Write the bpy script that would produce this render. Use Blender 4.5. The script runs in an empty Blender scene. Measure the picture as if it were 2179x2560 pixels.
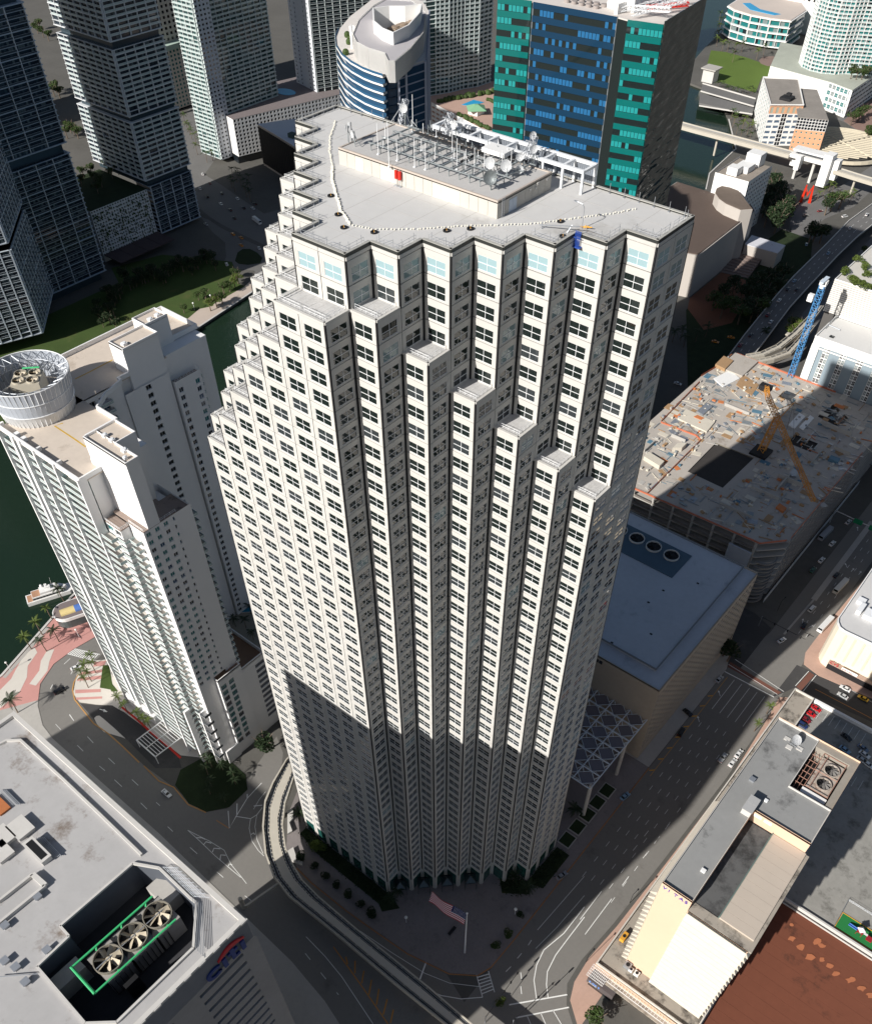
import bpy, bmesh, math, random
from mathutils import Vector, Matrix
rnd = random.Random(7)
C = bpy.context.scene.collection
scene = bpy.context.scene
R = math.radians

# ---------------------------------------------------------------- camera
cam_data = bpy.data.cameras.new('camera')
cam = bpy.data.objects.new('camera', cam_data); C.objects.link(cam)
CAM = Vector((110.595, -95.646, 290.48))
yaw, pitch, roll = R(129.3665), R(-50.845), R(-0.0675)
fw = Vector((math.cos(pitch)*math.cos(yaw), math.cos(pitch)*math.sin(yaw), math.sin(pitch)))
rt = Vector((math.sin(yaw), -math.cos(yaw), 0)); dn = fw.cross(rt)
r2 = rt*math.cos(roll) + dn*math.sin(roll); d2 = dn*math.cos(roll) - rt*math.sin(roll)
M = Matrix((r2, -d2, -fw)).transposed().to_4x4(); M.translation = CAM
cam.matrix_world = M
cam_data.sensor_fit = 'VERTICAL'; cam_data.sensor_height = 36.0; cam_data.sensor_width = 36.0*871/1024
cam_data.lens = 36*2113.37/2560
cam_data.shift_x = -15.33/2560; cam_data.shift_y = 395.83/2560
cam_data.clip_start = 1.0; cam_data.clip_end = 12000
scene.camera = cam

# ---------------------------------------------------------------- light
SUN_AZ, SUN_EL = R(8.6), R(30.5)      # shadows run towards (+x sin, +y cos)
world = bpy.data.worlds.new('World'); scene.world = world; world.use_nodes = True
wn = world.node_tree.nodes; wl = world.node_tree.links
bg = wn['Background']; sky = wn.new('ShaderNodeTexSky'); sky.sky_type = 'NISHITA'; sky.sun_disc = False
sky.sun_elevation = SUN_EL; sky.sun_rotation = R(180) + SUN_AZ
sky.air_density = 1.0; sky.dust_density = 1.2; sky.ozone_density = 1.0
wl.new(sky.outputs[0], bg.inputs[0]); bg.inputs[1].default_value = 0.05
sd = bpy.data.lights.new('sun', 'SUN'); sd.energy = 5.0; sd.angle = R(0.53); sd.color = (1.0, 0.965, 0.91)
so = bpy.data.objects.new('sun', sd); C.objects.link(so)
so.rotation_euler = Vector((math.sin(SUN_AZ)*math.cos(SUN_EL), math.cos(SUN_AZ)*math.cos(SUN_EL), -math.sin(SUN_EL))).to_track_quat('-Z', 'Y').to_euler()
so.location = (0, -300, 500)
scene.view_settings.view_transform = 'Standard'; scene.view_settings.look = 'None'
scene.view_settings.exposure = 0.32; scene.view_settings.gamma = 1.0
scene.view_settings.use_curve_mapping = False
scene.render.engine = 'CYCLES'
scene.cycles.max_bounces = 6; scene.cycles.diffuse_bounces = 3; scene.cycles.glossy_bounces = 4
scene.cycles.transparent_max_bounces = 8

# ---------------------------------------------------------------- materials
def newmat(name):
    m = bpy.data.materials.new(name); m.use_nodes = True
    nt = m.node_tree; b = nt.nodes['Principled BSDF']
    return m, nt, b
def coords(nt, mode='pos'):
    if mode == 'pos':
        g = nt.nodes.new('ShaderNodeNewGeometry'); return g.outputs['Position']
    t = nt.nodes.new('ShaderNodeTexCoord'); return t.outputs['Object']
def noise(nt, vec, scale, detail=4, rough=0.6):
    n = nt.nodes.new('ShaderNodeTexNoise'); n.inputs['Scale'].default_value = scale
    n.inputs['Detail'].default_value = detail; n.inputs['Roughness'].default_value = rough
    nt.links.new(vec, n.inputs['Vector']); return n.outputs['Fac']
def ramp(nt, fac, stops):
    r = nt.nodes.new('ShaderNodeValToRGB'); e = r.color_ramp.elements
    while len(e) < len(stops): e.new(0.5)
    for i, (p, c) in enumerate(stops):
        e[i].position = p; e[i].color = (c[0], c[1], c[2], 1)
    nt.links.new(fac, r.inputs[0]); return r.outputs[0]
def mixc(nt, fac, a, b, mode='MIX'):
    m = nt.nodes.new('ShaderNodeMix'); m.data_type = 'RGBA'; m.blend_type = mode
    if hasattr(fac, 'default_value') or hasattr(fac, 'links'): nt.links.new(fac, m.inputs[0])
    else: m.inputs[0].default_value = fac
    for s, i in ((a, 6), (b, 7)):
        if isinstance(s, tuple): m.inputs[i].default_value = (s[0], s[1], s[2], 1)
        else: nt.links.new(s, m.inputs[i])
    return m.outputs[2]
def scl(c, k): return tuple(min(1, x*k) for x in c)
def bump(nt, b, h, strength=0.3, dist=0.05):
    n = nt.nodes.new('ShaderNodeBump'); n.inputs['Strength'].default_value = strength; n.inputs['Distance'].default_value = dist
    nt.links.new(h, n.inputs['Height']); nt.links.new(n.outputs[0], b.inputs['Normal'])
def M_(name, col, rough=0.8, var=0.12, scale=0.6, big=0.06, metal=0.0, stain=None, stain_amt=0.5, stain_scale=0.08, bmp=0.0, spec=0.3):
    """a matte surface: base colour with fine and broad mottling and optional stains"""
    m, nt, b = newmat(name); p = coords(nt)
    f = noise(nt, p, scale, 5, 0.65)
    c = ramp(nt, f, [(0.25, scl(col, 1-var)), (0.75, scl(col, 1+var))])
    g = noise(nt, p, big, 3, 0.5)
    c = mixc(nt, 0.5, c, ramp(nt, g, [(0.3, scl(col, 1-var)), (0.7, scl(col, 1+var*0.7))]))
    if stain:
        h = noise(nt, p, stain_scale, 7, 0.72)
        s = ramp(nt, h, [(stain_amt, (0, 0, 0)), (stain_amt+0.14, (1, 1, 1))])
        sep = nt.nodes.new('ShaderNodeRGBToBW'); nt.links.new(s, sep.inputs[0])
        c = mixc(nt, sep.outputs[0], c, stain)
    nt.links.new(c, b.inputs['Base Color'])
    b.inputs['Roughness'].default_value = rough; b.inputs['Metallic'].default_value = metal
    b.inputs['Specular IOR Level'].default_value = spec
    if bmp: bump(nt, b, f, bmp)
    return m
def G_(name, col, rough=0.05, ior=1.7, spec=0.6, wave=0.0, wscale=0.3, metal=0.0, var=0.0):
    """dark reflecting glass"""
    m, nt, b = newmat(name)
    if var:
        oi = nt.nodes.new('ShaderNodeObjectInfo'); p = coords(nt)
        w = nt.nodes.new('ShaderNodeTexWhiteNoise'); sn = nt.nodes.new('ShaderNodeVectorMath'); sn.operation = 'SNAP'
        nt.links.new(p, sn.inputs[0]); sn.inputs[1].default_value = (2.0, 2.0, 3.0); nt.links.new(sn.outputs[0], w.inputs['Vector'])
        c = ramp(nt, w.outputs['Value'], [(0.0, scl(col, 1-var)), (1.0, scl(col, 1+var))]); nt.links.new(c, b.inputs['Base Color'])
    else:
        b.inputs['Base Color'].default_value = (*col, 1)
    b.inputs['Roughness'].default_value = rough; b.inputs['IOR'].default_value = ior
    b.inputs['Specular IOR Level'].default_value = spec; b.inputs['Metallic'].default_value = metal
    if wave:
        p = coords(nt); n = noise(nt, p, wscale, 2, 0.5); bump(nt, b, n, wave, 0.6)
    return m
MAT = {}
def mat(name, *a, **k):
    if name not in MAT: MAT[name] = M_(name, *a, **k)
    return MAT[name]
def glass(name, *a, **k):
    if name not in MAT: MAT[name] = G_(name, *a, **k)
    return MAT[name]

white = mat('white_paint', (0.80, 0.79, 0.77), 0.6, 0.04, 0.4)
offwhite = mat('off_white_stucco', (0.74, 0.71, 0.66), 0.8, 0.05, 0.5)
dark = mat('dark_joint', (0.018, 0.018, 0.02), 0.7, 0.1)
black = mat('black_rubber', (0.012, 0.012, 0.013), 0.6, 0.1)
steel = mat('galvanised_steel', (0.42, 0.44, 0.47), 0.45, 0.12, 2.0, metal=0.6)
whitesteel = mat('white_steel', (0.78, 0.79, 0.80), 0.4, 0.05, 2.0)
concrete = mat('concrete', (0.42, 0.40, 0.37), 0.9, 0.12, 0.5)
lightconc = mat('pale_concrete', (0.56, 0.54, 0.51), 0.9, 0.10, 0.5)
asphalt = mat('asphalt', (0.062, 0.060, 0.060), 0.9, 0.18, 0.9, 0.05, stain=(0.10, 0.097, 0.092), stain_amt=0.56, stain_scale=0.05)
greyasphalt = mat('grey_asphalt', (0.20, 0.19, 0.175), 0.9, 0.10, 0.7, 0.05, stain=(0.13, 0.12, 0.11), stain_amt=0.58, stain_scale=0.06)  # paler aged asphalt of the avenue and boulevard, same tone throughout
paint = mat('road_paint', (0.78, 0.78, 0.75), 0.7, 0.10, 1.5)
yellow = mat('yellow_paint', (0.72, 0.36, 0.05), 0.7, 0.15, 1.5)
orange = mat('orange_paint', (0.75, 0.24, 0.04), 0.6, 0.1, 1.5)
red = mat('red_paint', (0.62, 0.03, 0.02), 0.5, 0.1, 1.5)
foliage = mat('leaf_green', (0.045, 0.075, 0.018), 0.7, 0.45, 1.2, 0.2)
foliage2 = mat('leaf_bright', (0.085, 0.12, 0.022), 0.7, 0.4, 1.2, 0.2)
foliage3 = mat('leaf_dark', (0.022, 0.040, 0.014), 0.7, 0.4, 1.2, 0.2)
bark = mat('bark', (0.16, 0.12, 0.09), 0.9, 0.2, 2.0)
gl_dark = glass('dark_glass', (0.012, 0.018, 0.018), 0.03, 1.6, 0.5)

# ---------------------------------------------------------------- mesh builder
def origin(o):
    v = Vector((0, 0, 0))
    while o: v += o.location; o = o.parent
    return v
class MB:
    def __init__(s): s.v = []; s.f = []; s.m = []; s.cur = 0
    def mat(s, i): s.cur = i; return s
    def face(s, pts):
        n = len(s.v); s.v.extend([tuple(p) for p in pts]); s.f.append(tuple(range(n, n+len(pts)))); s.m.append(s.cur)
    def box(s, x0, y0, z0, x1, y1, z1):
        if x0 > x1: x0, x1 = x1, x0
        if y0 > y1: y0, y1 = y1, y0
        if z0 > z1: z0, z1 = z1, z0
        n = len(s.v)
        s.v += [(x0,y0,z0),(x1,y0,z0),(x1,y1,z0),(x0,y1,z0),(x0,y0,z1),(x1,y0,z1),(x1,y1,z1),(x0,y1,z1)]
        for q in ((0,3,2,1),(4,5,6,7),(0,1,5,4),(1,2,6,5),(2,3,7,6),(3,0,4,7)):
            s.f.append(tuple(n+i for i in q)); s.m.append(s.cur)
    def obox(s, o, u, v, w):
        """box from corner o along vectors u, v, w"""
        o, u, v, w = map(Vector, (o, u, v, w)); n = len(s.v)
        s.v += [tuple(p) for p in (o, o+u, o+u+v, o+v, o+w, o+u+w, o+u+v+w, o+v+w)]
        fl = u.cross(v).dot(w) < 0
        for q in ((0,3,2,1),(4,5,6,7),(0,1,5,4),(1,2,6,5),(2,3,7,6),(3,0,4,7)):
            q = tuple(n+i for i in q); s.f.append(q[::-1] if fl else q); s.m.append(s.cur)
    def prism(s, poly, z0, z1, bottom=True):
        a = sum(poly[i][0]*poly[(i+1)%len(poly)][1]-poly[(i+1)%len(poly)][0]*poly[i][1] for i in range(len(poly)))
        if a < 0: poly = poly[::-1]
        n = len(s.v); k = len(poly)
        s.v += [(p[0], p[1], z0) for p in poly] + [(p[0], p[1], z1) for p in poly]
        s.f.append(tuple(n+k+i for i in range(k))); s.m.append(s.cur)
        if bottom: s.f.append(tuple(n+i for i in reversed(range(k)))); s.m.append(s.cur)
        for i in range(k):
            j = (i+1) % k; s.f.append((n+i, n+j, n+k+j, n+k+i)); s.m.append(s.cur)
    def sheet(s, poly, z):
        a = sum(poly[i][0]*poly[(i+1)%len(poly)][1]-poly[(i+1)%len(poly)][0]*poly[i][1] for i in range(len(poly)))
        if a < 0: poly = poly[::-1]
        s.face([(p[0], p[1], z) for p in poly])
    def strip(s, pts, w, z, h=0.0, closed=False):
        """ribbon of width w along pts (2-D); with h > 0 a kerb-like solid"""
        P = [Vector((p[0], p[1])) for p in pts]; L = []; n = len(P)
        for i in range(n):
            a = P[i-1] if (i > 0 or closed) else P[i]; b = P[(i+1) % n] if (i < n-1 or closed) else P[i]
            d = (b-a); d = d.normalized() if d.length else Vector((1, 0)); nn = Vector((-d.y, d.x))*w/2
            L.append((P[i]+nn, P[i]-nn))
        rng = range(n if closed else n-1)
        for i in rng:
            j = (i+1) % n; a, b, c, d = L[i][1], L[j][1], L[j][0], L[i][0]
            if h:
                s.prism([(a.x,a.y),(b.x,b.y),(c.x,c.y),(d.x,d.y)], z, z+h, False)
            else:
                s.face([(a.x,a.y,z),(b.x,b.y,z),(c.x,c.y,z),(d.x,d.y,z)])
    def tube(s, a, b, r, n=6, r1=None):
        a, b = Vector(a), Vector(b); d = b-a
        if d.length < 1e-6: return
        q = d.to_track_quat('Z', 'Y'); r1 = r if r1 is None else r1; k = len(s.v)
        for c, rr in ((a, r), (b, r1)):
            for i in range(n):
                t = 2*math.pi*i/n; s.v.append(tuple(c + q @ Vector((rr*math.cos(t), rr*math.sin(t), 0))))
        for i in range(n):
            j = (i+1) % n; s.f.append((k+i, k+j, k+n+j, k+n+i)); s.m.append(s.cur)
        s.f.append(tuple(k+i for i in reversed(range(n)))); s.m.append(s.cur)
        s.f.append(tuple(k+n+i for i in range(n))); s.m.append(s.cur)
    def path(s, pts, r, n=6):
        for a, b in zip(pts, pts[1:]): s.tube(a, b, r, n)
    def cyl(s, x, y, z0, z1, r, n=24, r1=None): s.tube((x, y, z0), (x, y, z1), r, n, r1)
    def ring(s, x, y, z0, z1, ro, ri, n=32, a0=0, a1=2*math.pi):
        full = abs(a1-a0-2*math.pi) < 1e-6
        for i in range(n):
            t0 = a0+(a1-a0)*i/n; t1 = a0+(a1-a0)*(i+1)/n
            s.prism([(x+ro*math.cos(t0),y+ro*math.sin(t0)),(x+ro*math.cos(t1),y+ro*math.sin(t1)),(x+ri*math.cos(t1),y+ri*math.sin(t1)),(x+ri*math.cos(t0),y+ri*math.sin(t0))], z0, z1)
    def sphere(s, x, y, z, r, n=8, m=6, sx=1, sy=1, sz=1):
        k = len(s.v)
        for i in range(m+1):
            p = math.pi*i/m
            for j in range(n):
                t = 2*math.pi*j/n
                s.v.append((x+sx*r*math.sin(p)*math.cos(t), y+sy*r*math.sin(p)*math.sin(t), z+sz*r*math.cos(p)))
        for i in range(m):
            for j in range(n):
                a = k+i*n+j; b = k+i*n+(j+1) % n; s.f.append((a, a+n, b+n, b)); s.m.append(s.cur)
    def mesh(s, name, mats, off=Vector((0,0,0))):
        me = bpy.data.meshes.new(name)
        vs = s.v if off.length == 0 else [(v[0]-off.x, v[1]-off.y, v[2]-off.z) for v in s.v]
        me.from_pydata(vs, [], s.f)
        if not isinstance(mats, (list, tuple)): mats = [mats]
        for m in mats: me.materials.append(m)
        if len(mats) > 1: me.polygons.foreach_set('material_index', s.m)
        me.update(); return me
    def build(s, name, mats, parent=None, smooth=False):
        if not s.f: return None
        off = origin(parent) if parent else Vector((0,0,0))
        me = s.mesh(name, mats, off)
        if smooth: me.polygons.foreach_set('use_smooth', [True]*len(me.polygons))
        o = bpy.data.objects.new(name, me); C.objects.link(o)
        if parent: o.parent = parent
        return o
def thing(name, label, cat, loc=(0,0,0), rz=0.0, group=None):
    o = bpy.data.objects.new(name, None); C.objects.link(o); o.empty_display_size = 1
    o.location = tuple(loc)+(0,)*(3-len(loc)); o.rotation_euler = (0, 0, rz); o['label'] = label; o['category'] = cat
    if group: o['group'] = group
    return o
def tag(o, label, cat, group=None):
    o['label'] = label; o['category'] = cat
    if group: o['group'] = group
    return o
def setting(o): o['kind'] = 'structure'; return o
def stuff(o): o['kind'] = 'stuff'; return o
def place(name, me, parent, loc, rot=(0,0,0), scale=(1,1,1)):
    """object sharing mesh me; loc in world metres, parent unrotated"""
    o = bpy.data.objects.new(name, me); C.objects.link(o)
    off = origin(parent) if parent else Vector((0,0,0))
    o.location = Vector(loc)-off; o.rotation_euler = rot; o.scale = scale
    if parent: o.parent = parent
    return o
def copy_tree(o, parent=None):
    c = o.copy(); C.objects.link(c)
    if parent: c.parent = parent
    for ch in list(o.children): copy_tree(ch, c)
    return c
def lerp(a, b, t): return tuple(x+(y-x)*t for x, y in zip(a, b))

# facades: punched walls whose windows become parts of the building (nearest 300) and one joined remainder
class Facade:
    def __init__(s, root, wallmat, name='wall'):
        s.root = root; s.wall = MB(); s.wallmat = wallmat; s.win = []; s.name = name
    def grid(s, o, u, W, z0, z1, nc, nr, win=(0.2,0.8,0.25,0.85), depth=0.3, mats=None, mull=(2,2), pick=None, skip=None, frame=0.07, wname='window'):
        """wall from o=(x,y) along unit u for W metres, between z0 and z1; outside is to the right of u"""
        ux, uy = u; nx, ny = uy, -ux; cw = W/nc; ch = (z1-z0)/nr
        def P(a, z, d=0.0): return (o[0]+ux*a-nx*d, o[1]+uy*a-ny*d, z)
        w = s.wall
        for i in range(nc):
            for j in range(nr):
                a0 = i*cw; b0 = z0+j*ch; a1 = a0+cw; b1 = b0+ch
                if skip and skip(i, j):
                    w.face([P(a0,b0),P(a1,b0),P(a1,b1),P(a0,b1)]); continue
                wa0, wa1, wb0, wb1 = a0+cw*win[0], a0+cw*win[1], b0+ch*win[2], b0+ch*win[3]
                w.face([P(a0,b0),P(a1,b0),P(wa1,wb0),P(wa0,wb0)]); w.face([P(a1,b0),P(a1,b1),P(wa1,wb1),P(wa1,wb0)])
                w.face([P(a1,b1),P(a0,b1),P(wa0,wb1),P(wa1,wb1)]); w.face([P(a0,b1),P(a0,b0),P(wa0,wb0),P(wa0,wb1)])
                q = [(wa0,wb0),(wa1,wb0),(wa1,wb1),(wa0,wb1)]
                for k in range(4):
                    p0, p1 = q[k], q[(k+1) % 4]
                    w.face([P(*p0),P(*p1),P(*p1,depth),P(*p0,depth)])
                mm = mats[0] if not pick else mats[pick(i, j)]
                s.win.append((P((wa0+wa1)/2,(wb0+wb1)/2,depth), round(wa1-wa0,3), round(wb1-wb0,3), math.atan2(uy,ux), mm, mull, frame, wname))
    def flush(s, frame_mat=None, limit=300):
        frame_mat = frame_mat or white
        o = s.wall.build(s.name, s.wallmat, s.root)
        s.win.sort(key=lambda w: (Vector(w[0])-CAM).length)
        cache = {}
        def wmesh(wd, ht, mull, frame, mb=None, T=None):
            t = 0.05
            def add(x0, z0, x1, z1, y0, y1):
                if T is None: mb.box(x0, y0, z0, x1, y1, z1)
                else:
                    k = len(mb.v); mb.box(x0, y0, z0, x1, y1, z1)
                    mb.v[k:] = [tuple(T @ Vector(v)) for v in mb.v[k:]]
            mb.cur = 0
            pts = [(-wd/2,0,-ht/2),(wd/2,0,-ht/2),(wd/2,0,ht/2),(-wd/2,0,ht/2)]
            mb.face(pts if T is None else [tuple(T @ Vector(p)) for p in pts])
            if frame:
                mb.cur = 1
                for i in range(mull[0]+1):
                    x = -wd/2 + wd*i/mull[0]; x = max(-wd/2+frame/2, min(wd/2-frame/2, x)); add(x-frame/2, -ht/2, x+frame/2, ht/2, -t, -0.004)
                for i in range(mull[1]+1):
                    z = -ht/2 + ht*i/mull[1]; z = max(-ht/2+frame/2, min(ht/2-frame/2, z)); add(-wd/2, z-frame/2, wd/2, z+frame/2, -t-0.003, -0.006)
        for w in s.win[:limit]:
            key = (w[1], w[2], w[4].name, w[5], w[6], w[7])
            if key not in cache:
                mb = MB(); wmesh(w[1], w[2], w[5], w[6], mb); cache[key] = mb.mesh(w[7], [w[4], frame_mat])
            place(w[7], cache[key], s.root, w[0], (0, 0, w[3]))
        groups = {}
        for w in s.win[limit:]: groups.setdefault((w[4].name, w[7]), []).append(w)
        if groups:
            mb = MB(); names = []
            mats = [frame_mat]
            for (mn, nm), ws in groups.items():
                mats.append(MAT[mn]); gi = len(mats)-1
                for w in ws:
                    T = Matrix.Translation(w[0]) @ Matrix.Rotation(w[3], 4, 'Z')
                    k = len(mb.m); wmesh(w[1], w[2], w[5], w[6], mb, T)
                    for q in range(k, len(mb.m)): mb.m[q] = gi if mb.m[q] == 0 else 0
            stuff(mb.build('far_window', mats, s.root))
        return o

# ---------------------------------------------------------------- ground, water, roads
watm, nt, b = newmat('river_water'); MAT['river_water'] = watm
b.inputs['Base Color'].default_value = (0.012, 0.026, 0.016, 1); b.inputs['Roughness'].default_value = 0.09; b.inputs['IOR'].default_value = 1.33
b.inputs['Specular IOR Level'].default_value = 0.4
bump(nt, b, noise(nt, coords(nt), 0.35, 6, 0.6), 0.25, 0.4)
mb = MB(); mb.sheet([(-3500,-2500),(2500,-2500),(2500,5000),(-3500,5000)], -1.7)
setting(mb.build('water', watm))
citym = mat('city_ground', (0.11, 0.105, 0.095), 0.95, 0.2, 0.3, 0.03, stain=(0.12, 0.115, 0.105), stain_amt=0.52, stain_scale=0.02)
mb = MB()
mb.prism([(-181,-700),(-184.5,-60),(-187.2,-38),(-197.8,-8.5),(-203,6),(-210,30),(-222,110),(-222,330),(-212,520),(-197,622),(-210,652),(-218,716),(-257,778),(-300,835),(-352,850),(-380,960),(-420,1150),(-450,4500),(2400,4500),(2400,-700)], -4, 0.0)
setting(mb.build('north_bank_ground', citym))
mb = MB()
mb.prism([(-346,-700),(-344,60),(-346.3,188),(-357.5,266),(-352,400),(-340,560),(-338,690),(-400,820),(-440,940),(-520,1150),(-560,4500),(-3400,4500),(-3400,-700)], -4, 0.0)
setting(mb.build('south_bank_ground', citym))
# seawall copings
mb = MB()
mb.strip([(-184.5,-60),(-187.2,-38),(-197.8,-8.5),(-203,6),(-210,30),(-222,110)], 1.1, 0.0, 0.45)
mb.strip([(-344,60),(-346.3,188),(-357.5,266),(-356,330)], 1.2, 0.0, 0.35)
mb.strip([(-197,622),(-210,652),(-218,716),(-257,778)], 1.0, 0.0, 0.4)
setting(mb.build('seawall', lightconc))
CNT = [0]
def road(name, poly, m=None, z=0.006): mb = MB(); CNT[0] += 1; mb.sheet(poly, z+0.0004*CNT[0]); return setting(mb.build(name, m or asphalt))
def pave(name, poly, m, h=0.13):
    CNT[0] += 1; mb = MB(); mb.prism(poly, -0.2, h+0.0012*CNT[0], False); return setting(mb.build(name, m))
road('avenue', [(57.6,-25),(57.6,172),(62.7,200),(62.7,700),(81,700),(80.6,212),(82.4,190),(84,116),(82.7,68),(81.5,36),(80,18),(80.7,8),(84.5,2),(95,-6),(140,-14),(140,-40),(60,-42)], greyasphalt)
road('boulevard', [(60,-20),(47,-15.5),(30,-19),(4.8,-20.6),(-14,-21),(-30,-20),(-42,-10),(-55,4),(-62,12),(-70,16),(-64,-6),(-60,-20),(-66,-27),(-83,-27),(-101,-28),(-121,-27.2),(-135,-27.3),(-148,-25.5),(-156,-23.5),(-161.5,-16),(-163.2,-2.6),(-160,30),(-172,30),(-174,2.6),(-175.4,-9),(-174.9,-19.8),(-169.7,-30.1),(-160.6,-37.8),(-150,-42.5),(-140.9,-43.8),(-71,-43.8),(3,-46.2),(12,-47.4),(21,-48.5),(30,-50.7),(60,-60)], greyasphalt, 0.010)
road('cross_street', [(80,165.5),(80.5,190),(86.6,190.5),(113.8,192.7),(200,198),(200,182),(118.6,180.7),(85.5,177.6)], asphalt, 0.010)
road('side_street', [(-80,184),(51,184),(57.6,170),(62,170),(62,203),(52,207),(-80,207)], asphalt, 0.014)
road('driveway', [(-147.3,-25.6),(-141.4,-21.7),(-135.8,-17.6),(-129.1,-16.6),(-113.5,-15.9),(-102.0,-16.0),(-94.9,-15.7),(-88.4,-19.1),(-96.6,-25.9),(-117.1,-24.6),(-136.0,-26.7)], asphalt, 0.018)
# pavements and plazas
plazam = mat('plaza_pavers', (0.235, 0.21, 0.205), 0.9, 0.16, 0.9, 0.1, stain=(0.17, 0.15, 0.15), stain_amt=0.55, stain_scale=0.15)
pave('plaza', [(57.3,101),(57.5,8.4),(57.2,-3.9),(55.4,-9),(47.6,-14.7),(32.1,-18.5),(17.6,-19.7),(4.8,-20.6),(-12.5,-20.9),(-21,-20.2),(-30,-17),(-40,-6),(-46,6),(-48,60),(-48,101)], plazam)
pave('pavement', [(57.3,101.2),(57.5,168),(52,183),(-80,183.5),(-80,101.2)], concrete)
kerb = MB()
kerb.strip([(57.6,101),(57.75,8.4),(57.4,-4.1),(55.6,-9.3),(47.7,-15),(32.1,-18.8),(17.6,-20),(4.8,-20.9),(-12.5,-21.2),(-21,-20.5)], 0.35, 0.0, 0.16)
setting(kerb.build('kerb', mat('orange_kerb', (0.42, 0.20, 0.08), 0.8, 0.25, 1.0)))
pinkwalk = mat('pink_pavement', (0.50, 0.33, 0.26), 0.9, 0.12, 0.8, 0.15)
pave('avenue_pavement', [(84.6,4),(82.3,10),(81.6,20),(83,36),(84.2,69),(85.4,116),(83.8,150),(82.5,168),(88,172),(92,172),(92,-2)], pinkwalk)
pave('corner_pavement', [(82.7,192.2),(80.4,199.1),(80.5,209.5),(81.2,230.1),(83.1,270.3),(140,300),(140,196),(113.8,192.7),(90.6,190.2)], pinkwalk)
pave('south_pavement', [(-168,-32),(-160.6,-37.8),(-150,-42.5),(-140.9,-43.8),(-71,-43.8),(3,-46.2),(12,-47.4),(21,-48.5),(30,-50.7),(60,-61),(60,-72),(-150,-72),(-175,-50)], concrete)
# bayfront promenade with pink and white waves
pink = mat('pink_promenade', (0.55, 0.28, 0.25), 0.85, 0.06, 0.7, 0.1)
wav = mat('white_promenade', (0.62, 0.58, 0.52), 0.85, 0.06, 0.7, 0.1)
pave('promenade', [(-186.5,-39),(-197.2,-8.5),(-202,6),(-205,20),(-176,20),(-174.3,2.6),(-175.7,-9),(-175.2,-19.8),(-170,-30.3),(-163,-36),(-178,-62),(-184,-62)], pink)
wv = MB()
for pts in ([(-180.4,-43.6),(-182.2,-36.8),(-185.4,-32.2),(-189.1,-26.4),(-190.6,-19.5),(-186.6,-20.6),(-183.1,-27.8),(-177.7,-31.8),(-172.9,-38.6),(-171.6,-49.1)],
            [(-173.6,-33.3),(-176.7,-26.2),(-181.1,-22.4),(-184.1,-17.3),(-182.4,-14.6),(-177.8,-20.3),(-173.9,-23.9),(-170.6,-32.0)]):
    wv.sheet(pts, 0.175)
setting(wv.build('promenade_wave', wav))
mb = MB(); mb.sheet([(-186,-38.6),(-197,-8.6),(-195.2,-8.2),(-184.4,-38)], 0.178); setting(mb.build('promenade_edge', concrete))
pave('condo_forecourt', [(-154.4,-24.3),(-161.7,-17.3),(-164.5,-14.2),(-163.0,-7.5),(-159.2,-3.3),(-150,6),(-130,-8),(-84,-8),(-72,-2),(-93.5,-15.4),(-113.6,-15.8),(-129.3,-16.5),(-136.0,-17.5),(-141.7,-21.5),(-148.2,-25.3)], wav)
st = MB()
for q in ([(-162.0,-7.8),(-158.7,-3.7),(-156.8,-6.2),(-160.2,-9.6)], [(-161.9,-15.2),(-155.8,-8.1),(-154.6,-9.2),(-161.1,-16.7)], [(-159.8,-17.8),(-153.3,-10.3),(-151.7,-11.7),(-159.0,-19.2)], [(-155.4,-22.5),(-147.2,-15.2),(-145.8,-16.2),(-153.7,-23.7)], [(-151.8,-25.0),(-143.4,-17.3),(-142.4,-18.0),(-150.2,-25.4)]):
    st.sheet(q, 0.18)
setting(st.build('forecourt_stripe', pink))
pave('forecourt_island', [(-136.4,-26.5),(-136.6,-25.2),(-135.8,-24.3),(-133.0,-24.2),(-125.4,-24.3),(-117.7,-24.6),(-119.4,-25.1),(-127.4,-28.3),(-132.9,-27.6)], wav)
rk = MB(); rk.strip([(-132.1,-15.5),(-125.8,-15.4),(-118.8,-15.5),(-113.9,-15.8),(-99.7,-15.9),(-92.4,-16.3)], 0.9, 0.0, 0.18); setting(rk.build('red_kerb', red))
ok = MB(); ok.strip([(-161.6,-16.6),(-159.3,-20.5),(-156.3,-23.3),(-151.2,-25.8),(-146.6,-26.5),(-134.4,-28.3),(-125.4,-27.6),(-115.3,-27.8),(-103.7,-28.4)], 0.45, 0.0, 0.17)
ok.strip([(-101,-28.2),(-90.5,-28.9),(-83.6,-27),(-73.1,-28.5),(-65,-26.4)], 0.4, 0.0, 0.17)
setting(ok.build('yellow_kerb', mat('yellow_kerb', (0.52, 0.28, 0.09), 0.8, 0.2, 1.0)))
grassm = mat('grass', (0.052, 0.085, 0.020), 0.95, 0.25, 1.5, 0.06, stain=(0.085, 0.095, 0.030), stain_amt=0.55, stain_scale=0.05)
darkgrass = mat('planting_bed', (0.020, 0.034, 0.012), 0.95, 0.4, 1.5, 0.2)
pave('traffic_island', [(-84,-26),(-73.3,-28),(-65,-26),(-59.8,-19),(-60.3,-9),(-66,-5),(-84,-4),(-88,-20)], darkgrass, 0.15)
pave('forecourt_lawn', [(-157.6,-6.4),(-155.5,-4.6),(-145.6,-10.3),(-140.3,-11.2),(-142.4,-13.1),(-143.7,-12.7),(-148.1,-15.0)], grassm, 0.2)
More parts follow.
